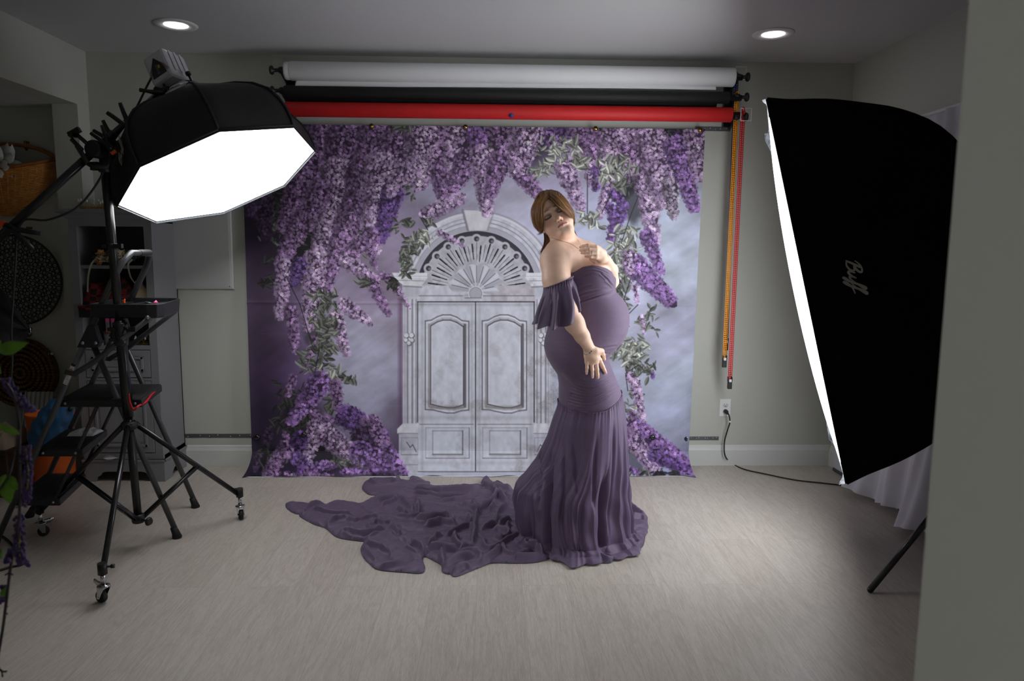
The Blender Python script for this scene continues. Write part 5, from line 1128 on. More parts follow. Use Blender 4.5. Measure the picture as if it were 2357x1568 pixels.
# folded black umbrella / reflector at the left edge
t2 = thing('black_softbox', 'folded black fabric softbox hanging at the left picture edge, its tip with a metal hook', 'softbox', at(20, 720, 3.5))
tip_ = at(68, 757, 3.5); rows = []
cols_ = [(-60, 600), (-40, 800), (0, 838), (14, 812), (34, 808), (40, 800), (60, 772), (68, 757)]
A_ = [at(-60, 600, 3.5), at(-30, 640, 3.52), at(0, 672, 3.5), at(30, 705, 3.48), at(68, 757, 3.5)]
B_ = [at(-60, 830, 3.4), at(-20, 850, 3.5), at(6, 815, 3.42), at(40, 800, 3.52), at(68, 760, 3.5)]
for i in range(5): rows.append([A_[i].lerp(B_[i], k/8)+V(0, -.05*math.sin(PI*k/8)*(1-i/4.2)+.015*math.sin(k*2.2+i), 0) for k in range(9)])
back_ = [[p+V(0, .012, 0) for p in r2] for r2 in rows]
m = MB().rings(rows, closed=False, cap=False).rings(back_, closed=False, cap=False); part('fabric', m, M_blackcloth, t2)
part('rib_hook', MB().tube([tip_+V(-.012, 0, .003), tip_+V(.003, 0, .008), tip_+V(.004, 0, -.02), tip_+V(-.002, 0, -.026), tip_+V(-.01, 0, -.01)], .0018, 6), M_chrome, t2)
# ---------- artificial wisteria stems close to the camera ----------
M_leaf = mat('silk_leaf', (92, 140, 22), .5, var=.15, vscale=30); M_stem = mat('dark_stem', (44, 34, 40), .6, var=.2); M_flw = mat('silk_purple', (70, 50, 104), .7, var=.25, vscale=60); M_bud = mat('yellow_green_stem', (150, 150, 50), .6, var=.1)
YP = 1.25
t2 = thing('wisteria_spray', 'artificial wisteria spray with green leaves and purple racemes at the left picture edge', 'artificial plant', fl(-60, 1700))
def S(pts, y=YP): return spline([at(a_, b_, y+.02*math.sin(i_*1.7)) for i_, (a_, b_) in enumerate(pts)], 5)
st1_ = S([(-30, 850), (-5, 872), (18, 888), (36, 925), (44, 975), (44, 1040), (46, 1100), (45, 1180), (36, 1240), (24, 1310), (14, 1390), (6, 1450), (-6, 1520), (-20, 1600)])
part('main_stem', MB().tube(st1_, .0026, 8), M_stem, t2)
part('side_stem', MB().tube(S([(44, 990), (30, 1060), (18, 1100), (-20, 1150)]), .0016, 6), M_stem, t2)
part('side_stem', MB().tube(S([(-10, 1528), (4, 1545), (14, 1546)]), .0018, 6).tube(S([(4, 1545), (5, 1552), (6, 1558)]), .0014, 6), M_stem, t2)
def leaf(a_, b_, w_, y=YP, lab=None):
    p, q = at(a_[0], a_[1], y), at(b_[0], b_[1], y-.01); d = q-p; s_ = d.cross(V(0, 1, 0)).normalized()*w_; G = []
    for i in range(9):
        k = i/8; c = p.lerp(q, k)+V(0, -.008*math.sin(PI*k), 0); ww = math.sin(PI*(k**.8))*.98+.02; G.append([c-s_*ww+V(0, .004*ww, 0), c-s_*ww*.5, c, c+s_*ww*.5, c+s_*ww+V(0, .004*ww, 0)])
    m = MB().rings(G, closed=False, cap=False); part('leaf', m, M_leaf, t2)
for a_, b_, w_ in (((-6, 810), (66, 789), .0115), ((46, 1000), (-6, 974), .007), ((16, 1096), (24, 1160), .014), ((14, 1092), (-12, 1142), .008), ((20, 1098), (48, 1128), .010), ((-6, 1265), (6, 1285), .01), ((-5, 780), (-2, 812), .008), ((4, 1375), (16, 1350), .005), ((-8, 840), (3, 860), .008)): leaf(a_, b_, w_)
def raceme(pts, w_, y=YP, seed=1):
    P = S(pts, y); part('raceme_stalk', MB().tube(P, .0012, 5), M_bud, t2); r3 = random.Random(seed); m = MB()
    for i, p in enumerate(P):
        for k in range(5):
            a_ = r3.uniform(0, 2*PI); d = V(math.cos(a_), .6*math.sin(a_), r3.uniform(-.6, .3)); c = p+d*w_*r3.uniform(.4, 1); m.sph(c, (.0028, .0028, .0038), 4)
    part('raceme_blossom', m, M_flw, t2)
raceme([(12, 875), (30, 900), (48, 920), (60, 932), (74, 945)], .009, seed=1)
raceme([(60, 1030), (62, 1060), (66, 1090), (62, 1130), (56, 1160)], .008, seed=2)
raceme([(44, 1190), (46, 1225), (44, 1260), (46, 1285), (54, 1298)], .010, seed=3)
raceme([(28, 1262), (20, 1280), (16, 1294)], .005, seed=4)
raceme([(8, 1350), (10, 1365), (6, 1384)], .005, seed=5)
m = MB()
for x, y, dx, dy in ((22, 1318, -10, 6), (22, 1318, 8, 6), (10, 1400, 8, -4), (8, 1408, 10, 6), (44, 1165, -8, 4), (60, 1062, 18, 0), (64, 1064, -20, 4)): m.tube([at(x, y, YP), at(x+dx, y+dy, YP)], .0013, 5)
part('twig', m, M_stem, t2, kind='stuff')
# ---------- the person ----------
AT = lambda x, y, Y: np.array(at(x, y, Y), dtype=np.float64)
PXM = lambda Y: Y/FPX
class Field:
    def __init__(s, lo, hi, h):
        s.lo = np.array(lo, float); s.h = h; s.n = np.ceil((np.array(hi)-s.lo)/h).astype(int)+1
        s.D = np.full(tuple(s.n), .06, np.float32)
    def blk(s, lo, hi):
        a = np.clip(np.floor((np.array(lo)-s.lo)/s.h).astype(int), 0, s.n-1); b = np.clip(np.ceil((np.array(hi)-s.lo)/s.h).astype(int)+1, 1, s.n)
        sl = tuple(slice(a[i], b[i]) for i in range(3))
        g = [(s.lo[i]+s.h*np.arange(a[i], b[i])).astype(np.float32) for i in range(3)]
        return sl, g[0][:, None, None], g[1][None, :, None], g[2][None, None, :]
    def smin(s, sl, d, k):
        A = s.D[sl]; 
        if k <= 0: s.D[sl] = np.minimum(A, d); return
        h_ = np.clip(.5+.5*(A-d)/k, 0, 1); s.D[sl] = A*(1-h_)+d*h_-k*h_*(1-h_)
    def cone(s, a, b, ra, rb, k=.01, flat=None, sub=False):
        a = np.array(a, float); b = np.array(b, float); R = max(ra, rb)*(flat[1] if flat else 1)+.03; sl, X, Y, Z = s.blk(np.minimum(a, b)-R, np.maximum(a, b)+R)
        ba = b-a; L2 = float(ba@ba)+1e-9; px, py, pz = X-a[0], Y-a[1], Z-a[2]
        t = np.clip((px*ba[0]+py*ba[1]+pz*ba[2])/L2, 0, 1); qx, qy, qz = px-t*ba[0], py-t*ba[1], pz-t*ba[2]
        if flat:        # flat = (normal, widening factor across)
            n, f = np.array(flat[0], float), flat[1]; n = n/np.linalg.norm(n); w_ = np.cross(ba/np.sqrt(L2), n); w_ /= np.linalg.norm(w_)
            dw = qx*w_[0]+qy*w_[1]+qz*w_[2]; e = dw*(1/f-1); qx, qy, qz = qx+w_[0]*e, qy+w_[1]*e, qz+w_[2]*e
        d = np.sqrt(qx*qx+qy*qy+qz*qz)-(ra+(rb-ra)*t)
        if sub: s.ssub(sl, d, k)
        else: s.smin(sl, d, k)
    def ssub(s, sl, d, k):
        A = s.D[sl]; h_ = np.clip(.5-.5*(A+d)/k, 0, 1); s.D[sl] = A*(1-h_)+(-d)*h_+k*h_*(1-h_)
    def ell(s, c, r, k=.01, M=None, sub=False):
        c = np.array(c, float); R = max(r)+.03; sl, X, Y, Z = s.blk(c-R, c+R); p = [X-c[0], Y-c[1], Z-c[2]]
        if M is not None: p = [p[0]*M[0][i]+p[1]*M[1][i]+p[2]*M[2][i] for i in range(3)]      # columns of M are the local axes
        k0 = np.sqrt((p[0]/r[0])**2+(p[1]/r[1])**2+(p[2]/r[2])**2); d = (k0-1)*min(r)
        k1 = np.sqrt((p[0]/r[0]**2)**2+(p[1]/r[1]**2)**2+(p[2]/r[2]**2)**2)+1e-9; d = k0*(k0-1)/k1
        if sub: s.ssub(sl, d, k)
        else: s.smin(sl, d, k)
def surface_nets(D, lo, h):
    S = D < 0; nx, ny, nz = D.shape
    m = np.zeros((nx-1, ny-1, nz-1), np.int8); cs = [(i, j, k) for i in (0, 1) for j in (0, 1) for k in (0, 1)]
    for i, j, k in cs: m += S[i:nx-1+i, j:ny-1+j, k:nz-1+k]
    cell = np.argwhere((m > 0) & (m < 8)); idx = np.full(m.shape, -1, np.int64); idx[tuple(cell.T)] = np.arange(len(cell))
    acc = np.zeros((len(cell), 3)); cnt = np.zeros(len(cell)); val = {c: D[cell[:, 0]+c[0], cell[:, 1]+c[1], cell[:, 2]+c[2]].astype(np.float64) for c in cs}
    for a in cs:
        for ax in range(3):
            if a[ax]: continue
            b = list(a); b[ax] = 1; b = tuple(b); va, vb = val[a], val[b]; q = (va < 0) != (vb < 0); t = np.where(q, va/(va-vb+1e-20), 0)
            p = np.array(a, float)[None, :].repeat(len(cell), 0); p[:, ax] += t; acc += p*q[:, None]; cnt += q
    V_ = (cell+acc/cnt[:, None])*h+lo; F = []
    for ax in range(3):
        u_, v_ = (ax+1) % 3, (ax+2) % 3; sl0 = [slice(None)]*3; sl1 = [slice(None)]*3; sl0[ax] = slice(0, -1); sl1[ax] = slice(1, None)
        s0, s1 = S[tuple(sl0)], S[tuple(sl1)]; e = np.argwhere(s0 != s1); ok = (e[:, u_] > 0) & (e[:, v_] > 0) & (e[:, u_] < D.shape[u_]-1) & (e[:, v_] < D.shape[v_]-1); e = e[ok]
        fl_ = s0[tuple(e.T)]; q = []
        for du, dv in ((1, 1), (0, 1), (0, 0), (1, 0)):
            c = e.copy(); c[:, u_] -= du; c[:, v_] -= dv; q.append(idx[tuple(c.T)])
        q = np.stack(q, 1); q = np.where(fl_[:, None], q, q[:, ::-1]); F.append(q[(q >= 0).all(1)])
    return V_, np.concatenate(F)
def relax(Vt, F, n, lam=.5):
    e = np.concatenate([F[:, [0, 1]], F[:, [1, 2]], F[:, [2, 3]], F[:, [3, 0]]]); N = len(Vt)
    for it in range(n*2):
        l = lam if it % 2 == 0 else -lam*1.03
        s_ = np.zeros_like(Vt); c = np.bincount(np.concatenate([e[:, 0], e[:, 1]]), minlength=N)
        for a in range(3): s_[:, a] = np.bincount(e[:, 0], Vt[e[:, 1], a], N)+np.bincount(e[:, 1], Vt[e[:, 0], a], N)
        Vt = Vt+l*(s_/np.maximum(c, 1)[:, None]-Vt)
    return Vt
# torso profile: picture row, back edge, front edge, half depth (metres); body axis plane
YC = 3.25
TS = [(560, 1296, 1352, .07), (580, 1276, 1372, .11), (600, 1268, 1390, .135), (620, 1266, 1400, .145), (640, 1267, 1410, .150), (660, 1269, 1414, .150), (672, 1270, 1416, .150), (684, 1271, 1429, .152), (697, 1271, 1438, .157), (711, 1269, 1444.5, .162), (737, 1265, 1446.5, .17), (762, 1260, 1442, .18), (785, 1254, 1430, .19), (800, 1253.5, 1415, .195), (812, 1256, 1403, .195), (824, 1260, 1398, .193), (842, 1270, 1404, .188), (862, 1284, 1412, .18), (883, 1287.5, 1421, .172), (903, 1287.5, 1428, .168), (925, 1287, 1434, .168), (955, 1286, 1439, .17)]
TZ, TCX, TA, TB = [], [], [], []
for py, xb, xf, b in TS:
    a_, b_ = at(xb, py, YC), at(xf, py, YC); TZ.append((a_.z+b_.z)/2); TCX.append((a_.x+b_.x)/2); TA.append((b_.x-a_.x)/2); TB.append(b)
TZ, TCX, TA, TB = [np.array(v)[::-1] for v in (TZ, TCX, TA, TB)]
def smooth_interp(z, T):
    zz_ = np.linspace(TZ[0], TZ[-1], 400); v = np.interp(zz_, TZ, T); k = np.hanning(15); k /= k.sum(); vp = np.pad(v, 7, mode='edge'); return np.interp(z, zz_, np.convolve(vp, k, 'valid'))
def torso(F, off, k, z0, z1):
    sl, X, Y, Z = F.blk((TCX.min()-.25, YC-.26, z0), (TCX.max()+.25, YC+.26, z1)); z = Z[0, 0]
    cx, a_, b_ = [smooth_interp(z, T)[None, None, :] for T in (TCX, TA, TB)]; a_ = a_+off; b_ = b_+off
    u_ = (X-cx)/a_; v_ = (Y-YC)/b_; p = 2.15; k0 = (np.abs(u_)**p+np.abs(v_)**p)**(1/p)
    g = np.sqrt((u_/a_)**2+(v_/b_)**2)/np.maximum(k0, .05); d = (k0-1)/np.maximum(g, 1)
    zc_ = np.maximum(z0+.012-z, z-(z1-.012))[None, None, :]; d = np.maximum(d, zc_); F.smin(sl, d.astype(np.float32), k)
def surfY(px, py, off=.0):
    """front surface of the gown at a picture point"""
    Y = 3.08
    for _ in range(4):
        p = at(px, py, Y); cx, a_, b_ = [float(smooth_interp(p.z, T)) for T in (TCX, TA, TB)]; u_ = min(.97, abs((p.x-cx)/(a_+.006))); Y = YC-(b_+.006)*(1-u_**2.15)**(1/2.15)
    return Y-off
# ---- head frame ----
HS = .95; ti, ps, th = math.radians(31), math.radians(8), math.radians(19)
e_x = np.array(_r)*math.cos(ti)+np.array(_u)*math.sin(ti); U0 = np.array(_u)*math.cos(ti)-np.array(_r)*math.sin(ti); N0 = -np.array(_f)
N1 = math.cos(ps)*N0+math.sin(ps)*e_x; HX = math.cos(ps)*e_x-math.sin(ps)*N0; HN = math.cos(th)*N1+math.sin(th)*U0; HU = math.cos(th)*U0-math.sin(th)*N1
HO = AT(1274.5, 491.5, 3.165)-HS*.083*HN
HM = np.stack([HX, HN, HU], 1)
def hp(x, y, z): return HO+HS*(HM @ np.array([x, y, z]))
def tohead(P): return ((P-HO) @ HM)/HS
h_ = .0022
BF = Field((at(1200, 700, YC).x, 2.86, -.01), (at(1470, 700, YC).x, 3.60, 1.66), h_) if False else Field((.10, 2.90, .0), (.66, 3.56, 1.66), h_)
def C(p0, p1, r0, r1, k=.012, flat=None, sub=False):     # points as (px, py, Y), radii in pixels
    BF.cone(AT(*p0), AT(*p1), r0*p0[2]/FPX, r1*p1[2]/FPX, k, flat, sub)
torso(BF, -.012, 0, at(1340, 935, YC).z, at(1330, 572, YC).z)
# shoulders, chest, neck
C((1300, 600, 3.17), (1350, 594, 3.33), 36, 34, .04); C((1279, 602, 3.12), (1300, 598, 3.18), 32, 34, .04); C((1368, 588, 3.42), (1345, 592, 3.32), 22, 30, .04)
C((1318, 588, 3.24), (1352, 608, 3.22), 36, 36, .04)
C((1302, 580, 3.25), (1292, 534, 3.265), 31, 26, .03); C((1293, 556, 3.24), (1276, 576, 3.15), 22, 20, .03); C((1310, 560, 3.28), (1358, 582, 3.40), 20, 17, .03)
BF.ell(AT(1368, 638, 3.16), (.070, .072, .075), .04); BF.ell(AT(1384, 636, 3.33), (.066, .066, .072), .04)
# near arm (her right)
C((1278, 600, 3.10), (1281, 645, 3.065), 34, 31, .03); C((1281, 645, 3.065), (1307, 716, 3.005), 31, 22.5, .02); C((1307, 716, 3.005), (1322, 744, 3.0), 22.8, 22, .02); C((1322, 744, 3.0), (1340, 774, 3.01), 22, 17.5, .02); C((1340, 774, 3.01), (1356, 801, 3.035), 17, 13, .012)
# near hand
def SY(x, y, o=.010): return (x, y, surfY(x, y, o))
nW = SY(1357, 802, .018)
for kx, ky, r_ in ((1350.8, 834, 5.4), (1361.5, 836, 5.8), (1372, 835, 6.0), (1380.5, 829, 5.8)): C((nW[0]+(kx-1366)*.42, 806, nW[2]+.002), SY(kx, ky, .010), 8.0, r_, .008)
C(SY(1360, 815, .012), SY(1367, 826, .012), 13, 12, .008, flat=((0, 1, 0), 1.25))
fing = [[(1350.8, 834), (1351, 847), (1350.4, 855), (1350, 860.5)], [(1361.8, 836), (1363, 851), (1363.4, 861), (1363.6, 868.5)], [(1372.5, 835), (1374.2, 851), (1375.4, 862), (1376.2, 869.5)], [(1381, 829), (1387.6, 844.5), (1391.6, 852.5), (1394.2, 858.5)]]
NAILS = []
for f_, rr_ in zip(fing, ((4.3, 3.7, 3.3), (4.8, 4.3, 3.8), (4.9, 4.5, 4.0), (4.8, 4.3, 3.8))):
    P = [SY(f_[0][0], f_[0][1], .011), SY(f_[1][0], f_[1][1], .0125), SY(f_[2][0], f_[2][1], .009), SY(f_[3][0], f_[3][1], .0065)]
    C(P[0], P[1], rr_[0], rr_[1]*1.02, .004); C(P[1], P[2], rr_[1], rr_[2], .003); C(P[2], P[3], rr_[2], rr_[2]*.86, .003)
    C(P[1], P[1], rr_[1]*1.03, rr_[1]*1.03, .003); NAILS.append((AT(P[3][0], P[3][1]-1.2, P[3][2]-.0060), .0060))
C((1371, 808, 3.035), (1384, 809, 3.05), 9, 7.5, .012); C((1384, 809, 3.05), (1388.5, 817, 3.075), 6, 5, .005); C((1388.5, 817, 3.075), (1391, 827, 3.09), 4.8, 3.9, .004)
# far arm (her left) and the hand on the chest
C((1368, 592, 3.43), (1398, 640, 3.40), 24, 20, .025); C((1398, 640, 3.38), (1408, 648, 3.31), 19, 15.5, .02); C((1408, 648, 3.31), (1406.5, 622, 3.23), 15.5, 15.5, .012); C((1406.5, 622, 3.23), (1394, 597, 3.13), 15, 12, .012)
cw = (1391, 594, 3.10)
for kx, ky, r_ in ((1372, 568.5, 4.6), (1374, 576, 5.2), (1374, 584, 5.2), (1372, 592, 5)): C((1388, 588+(ky-580)*.5, 3.09), (kx, ky, 3.055), 8.0, r_+.8, .008)
C((1378, 584, 3.075), (1385, 590, 3.085), 11, 11.5, .01); C((1384, 598, 3.09), (1390, 598, 3.10), 8.5, 9, .01)
fing2 = [[(1371, 567.5, 3.052), (1353, 564.8, 3.045), (1342, 566.5, 3.062), (1335.5, 569, 3.078)], [(1373, 575, 3.045), (1356, 573.2, 3.037), (1343, 574.4, 3.055), (1335.8, 576.2, 3.073)], [(1373, 583, 3.045), (1357, 582.7, 3.036), (1346, 582.6, 3.050), (1339.5, 582.6, 3.068)], [(1371, 592, 3.052), (1360, 591.6, 3.045), (1353, 590.8, 3.055), (1348.3, 590.2, 3.068)]]
for f_, rr_ in zip(fing2, ((4.0, 3.7, 3.3), (4.3, 3.9, 3.5), (4.2, 3.8, 3.4), (3.8, 3.4, 3.1))):
    for i in range(3): C(f_[i], f_[i+1], rr_[min(i, 2)], rr_[min(i+1, 2)]*(.9 if i == 2 else 1), .0035)
    NAILS.append((AT(f_[3][0]-.6, f_[3][1], f_[3][2]-.0060), .0058))
C((1385, 600, 3.10), (1370, 602, 3.10), 6, 4.6, .008); C((1370, 602, 3.10), (1360, 597, 3.10), 4.6, 3.8, .004)
# legs and feet (under the skirt)
for xo, yo in ((1345, 3.20), (1375, 3.31)):
    z_ = lambda py: (xo+(py-930)*.02, py, yo)
    C(z_(905), z_(1010), 33, 28, .02); C(z_(1010), z_(1085), 30, 28, .02); C(z_(1085), z_(1205), 27, 17, .015)
    f0 = AT(xo+5, 1205, yo); f1 = np.array([f0[0], yo, .05]); BF.cone(f0, f1, 17*yo/FPX, .034, .012); BF.cone(f1, (f0[0]+.15, yo, .022), .034, .022, .012, flat=((0, 0, 1), 1.5)); BF.cone(f1, (f0[0]-.03, yo, .03), .034, .028, .01)
# ---- head ----
def HE(c, r, k=.01, sub=False): BF.ell(hp(*c), [v*HS for v in r], k*HS, HM, sub)
def HC(a, b, ra, rb, k=.01, sub=False): BF.cone(hp(*a), hp(*b), ra*HS, rb*HS, k*HS, None, sub)
C((1299, 560, 3.26), (1284, 514, 3.30), 26, 23, .02)
HE((.006, -.008, .040), (.069, .092, .104), .02); HE((.003, .018, .072), (.062, .060, .064), .02); HE((0, .028, -.018), (.066, .060, .082), .02); HE((0, .030, -.064), (.057, .051, .046), .02)
HC((-.013, .064, -.099), (.013, .064, -.099), .0215, .0215, .018); HE((0, .006, -.094), (.044, .044, .028), .03)
for s_ in (-1, 1):
    HE((s_*.040, .052, -.040), (.030, .030, .032), .02); HC((s_*.012, .083, .022), (s_*.046, .068, .018), .012, .012, .014)
    HE((s_*.033, .104, .002), (.019, .020, .0145), .012, True); HE((s_*.0325, .074, -.001), (.0175, .0145, .0125), .004)
    HC((s_*.016, .0865, -.0105), (s_*.046, .079, -.008), .0016, .0016, .003, True)
    HC((s_*.0185, .090, -.0005+.003), (s_*.033, .0905, .0065), .0012, .0012, .003, True)
HC((0, .084, .008), (0, .099, -.036), .0075, .0088, .010); HE((0, .101, -.040), (.0105, .010, .0095), .006)
for s_ in (-1, 1):
    HE((s_*.0118, .092, -.0440), (.0072, .0085, .0070), .005); HE((s_*.0060, .102, -.0505), (.0028, .0045, .0032), .002, True)
    HC((s_*.018, .084, -.050), (s_*.031, .068, -.074), .0014, .0014, .005, True)
HE((0, .076, -.066), (.027, .016, .019), .010)
HE((0, .103, -.0865), (.020, .012, .006), .008, True)
for s_ in (-1, 1):
    HC((s_*.025, .083, -.0735), (s_*.004, .0935, -.0662), .0022, .0034, .004); HC((s_*.021, .082, -.0750), (0, .0895, -.0762), .0026, .0036, .004)
    HC((s_*.026, .0865, -.0745), (0, .0975, -.0712), .0010, .0013, .002, True)
    HE((s_*.068, -.002, .006), (.008, .013, .026), .006); HE((s_*.069, .008, -.016), (.005, .007, .010), .006)
Vb, Fb = surface_nets(BF.D, BF.lo, h_)
_l = tohead(Vb); _fine = (np.abs(_l[:, 0]) < .1) & (_l[:, 1] > .03) & (_l[:, 2] > -.095)
for _c, _rr in ((AT(1368, 835, 3.08), .11), (AT(1356, 580, 3.06), .085)): _fine |= np.linalg.norm(Vb-_c, axis=1) < _rr
Vb = relax(Vb, Fb, 1); Vs_ = relax(Vb, Fb, 22); Vb = np.where(_fine[:, None], Vb, Vs_)
# skin paint
skin = np.array([236, 196, 172])/255.; Cb = np.tile(skin, (len(Vb), 1)); nz_ = fbm(Vb[:, 0]*60+Vb[:, 1]*40, Vb[:, 2]*60, 3, 2); Cb *= (1+.06*(nz_-.5))[:, None]
L_ = tohead(Vb); x, y, z = L_.T; hd = (np.abs(x) < .1) & (y > .02) & (z > -.13) & (z < .13)
def tint(mask, col, a): 
    a_ = (np.clip(mask, 0, 1)*a*hd)[:, None]; Cb[:] = Cb*(1-a_)+np.array(col)/255.*a_
g = lambda dx, dz, sx_, sz_: np.exp(-(dx/sx_)**2-(dz/sz_)**2)
ax = np.abs(x)
tint(g(ax-.042, z+.038, .022, .020), (226, 140, 120), .45); tint(g(x, z+.040, .014, .012), (226, 150, 132), .25)
tint(sstep(1.15, .75, np.hypot((ax-.033)/.021, (z-.003)/.0125)), (134, 108, 96), .6); tint(g(ax-.020, z-.001, .008, .008), (96, 74, 66), .6)
lash = np.exp(-((z+.0095-.0035*((ax-.032)/.016)**2)/.0022)**2)*(np.abs(ax-.032) < .0175); tint(lash, (34, 24, 22), .95)
brow = np.exp(-((z-(.0225+.0055*np.sin(np.clip((ax-.012)/.038, 0, 1)*2.2)))/.0030)**2)*sstep(.009, .014, ax)*sstep(.054, .046, ax); tint(brow, (128, 90, 66), .75)
lipd = (ax < .0255)*sstep(.0076, .0052, np.abs(z+.0715+3*ax*ax)/np.sqrt(np.maximum(1-(ax/.0265)**2, .05)))*(y > .074); tint(lipd, (196, 112, 112), .75)
tint((ax < .024)*np.exp(-((z+.0712+4.5*ax*ax)/.0014)**2)*(y > .07), (120, 54, 58), .85); tint(np.exp(-(np.hypot(ax-.0065, (z+.0525))/.0032)**2)*(y > .09), (90, 48, 40), .9)
for c_, r_ in NAILS:
    d2 = np.linalg.norm(Vb-c_, axis=1); a_ = np.clip((r_-d2)/.001, 0, 1)[:, None]*.6; Cb = Cb*(1-a_)+np.array([226, 168, 168])/255.*a_
M_skin = mat('skin', (216, 170, 146), .48, attr='paint', spec=.4)
person = link('person', npmesh('person', Vb, Fb, M_skin, cols=srgb2lin(np.clip(Cb, 0, 1))))
tag(person, 'pregnant person in a long purple off-shoulder gown, leaning back, one hand on the chest', 'person')
# ---------- gown ----------
from mathutils.bvhtree import BVHTree
BV = BVHTree.FromPolygons([tuple(v) for v in Vb], [tuple(int(i) for i in f) for f in Fb])
def skin_pt(x, y, off=.001):
    d = ray(x, y).normalized(); h = BV.ray_cast(CO, d)
    return (h[0]+h[1]*off) if h[0] is not None else at(x, y, 3.2)
def topx(P):      # world -> picture coordinates, used only to look up traced folds
    d = P-np.array(CO); z = d@np.array(_f); return 1178.5+FPX*(d@np.array(_r))/z, 784-FPX*(d@np.array(_u))/z
def normals(Vt, F):
    n = np.cross(Vt[F[:, 2]]-Vt[F[:, 0]], Vt[F[:, 3]]-Vt[F[:, 1]]); N = np.zeros_like(Vt)
    for c in range(4):
        for a in range(3): N[:, a] += np.bincount(F[:, c], n[:, a], len(Vt))
    return N/(np.linalg.norm(N, axis=1)[:, None]+1e-12)
def curve_d(px, py, pts):
    """distance to a smooth traced curve, signed side, and position along it"""
    P = np.array([tuple(p)[:2] for p in spline([(x, y, 0) for x, y in pts], 5)]); best = np.full(px.shape, 1e9); side = np.zeros(px.shape); par = np.zeros(px.shape); L = np.r_[0, np.cumsum(np.hypot(*np.diff(P, axis=0).T))]
    for i in range(len(P)-1):
        a, b = P[i], P[i+1]; e = b-a; t = np.clip(((px-a[0])*e[0]+(py-a[1])*e[1])/(e@e+1e-12), 0, 1); dx, dy = px-a[0]-t*e[0], py-a[1]-t*e[1]; d = np.hypot(dx, dy); m = d < best
        best = np.where(m, d, best); side = np.where(m, np.sign(e[0]*dy-e[1]*dx), side); par = np.where(m, (L[i]+t*(L[i+1]-L[i]))/L[-1], par)
    return best, side, par
M_jersey = mat('purple_jersey', (97, 78, 104), .72, sheen=.12, bump=.05, bscale=900, var=.03, vscale=30)
M_chif = mat('purple_chiffon', (86, 68, 98), .6, sheen=.1, alpha=.95, var=.03, vscale=30)
M_train = mat('purple_chiffon_train', (86, 70, 96), .58, sheen=.1, var=.03, vscale=30)
M_hemp = mat('hem_stitching', (70, 74, 92), .6, var=.05)
GF = Field(BF.lo, BF.lo+(np.array(BF.n)-1)*BF.h, BF.h)
torso(GF, .002, 0, at(1340, 955, YC).z, at(1330, 560, YC).z)
GF.ell(AT(1366, 640, 3.15), (.076, .076, .074), .05); GF.ell(AT(1377, 638, 3.30), (.066, .068, .070), .05); GF.cone(AT(1352, 632, 3.14), AT(1384, 640, 3.26), .058, .050, .04)
g_ = [GF.lo[i]+GF.h*np.arange(GF.n[i]) for i in range(3)]
sx_ = lambda x: at(x, 620, 3.2).x
topZ = np.interp(g_[0], [sx_(v) for v in (1255, 1290, 1318, 1335, 1355, 1372, 1389, 1408, 1425)], [at(1340, v, 3.15).z for v in (645, 636, 625, 614, 610, 612, 617, 627, 640)])
botZ = np.interp(g_[0], [sx_(v) for v in (1280, 1310, 1349, 1375, 1400, 1431, 1440)], [at(1340, v, 3.15).z for v in (937, 941, 944, 941, 930, 912, 905)])-.010
G = np.maximum(GF.D, g_[2][None, None, :]-topZ[:, None, None]); G = np.maximum(G, botZ[:, None, None]-g_[2][None, None, :]); G = np.maximum(G, -BF.D-.0015)
Vg, Fg = surface_nets(G.astype(np.float32), GF.lo, GF.h)
def biggest(Vt, F):
    lab = np.arange(len(Vt))
    for _ in range(400):
        m = lab[F].min(1); new = lab.copy(); np.minimum.at(new, F.ravel(), np.repeat(m, 4)); new = new[new]
        if (new == lab).all(): break
        lab = new
    ids, c = np.unique(lab, return_counts=True); keep = np.isin(lab, ids[c > 3000]); mp = np.cumsum(keep)-1; Fk = F[keep[F].all(1)]; return Vt[keep], mp[Fk]
Vg, Fg = biggest(Vg, Fg); Vg = relax(Vg, Fg, 4); Ng = normals(Vg, Fg)
px, py = topx(Vg); face = np.clip(-(Ng@(np.array(_f)))*1.6, 0, 1); outm = np.clip(((Vg-np.stack([np.interp(Vg[:, 2], TZ, TCX), np.full(len(Vg), YC), Vg[:, 2]], 1))*Ng).sum(1)*20, 0, 1); dsp = np.zeros(len(Vg))
def crease(pts, dep, w_, ridge=.6, e=.12):
    d, s_, t = curve_d(px, py, pts); k = sstep(0, e, t)*sstep(1, 1-e, t); return k*(-dep*np.exp(-(d/w_)**2)+dep*ridge*np.exp(-((d-2.1*w_)/(1.3*w_))**2))
CR = [([(1314, 701), (1330, 696), (1352, 689), (1378, 680.5), (1400, 674), (1416, 667)], .0045, 1.6),
      ([(1380, 629), (1391, 637), (1402, 649), (1414, 662)], .005, 1.6), ([(1392, 644), (1402, 652), (1414, 664)], .0035, 1.4), ([(1322, 684), (1342, 675), (1372, 668), (1400, 664)], .0025, 2.2), ([(1322, 670), (1342, 660), (1364, 656)], .002, 2.6),
      ([(1318, 632), (1338, 621), (1356, 617), (1374, 619), (1392, 626), (1407, 636)], .0025, 1.3), ([(1320, 639), (1340, 628), (1358, 623), (1376, 626), (1394, 634), (1409, 645)], .0022, 1.4), ([(1322, 648), (1342, 636), (1358, 631), (1374, 633)], .0018, 1.6),
      ([(1286, 860), (1298, 872), (1310, 885), (1326, 900)], .004, 5), ([(1366, 803), (1385, 802), (1404, 799), (1424, 796)], .002, 2), ([(1384, 812), (1396, 815), (1404, 813)], .0025, 2), ([(1386, 822), (1396, 828), (1400, 826)], .002, 2)]
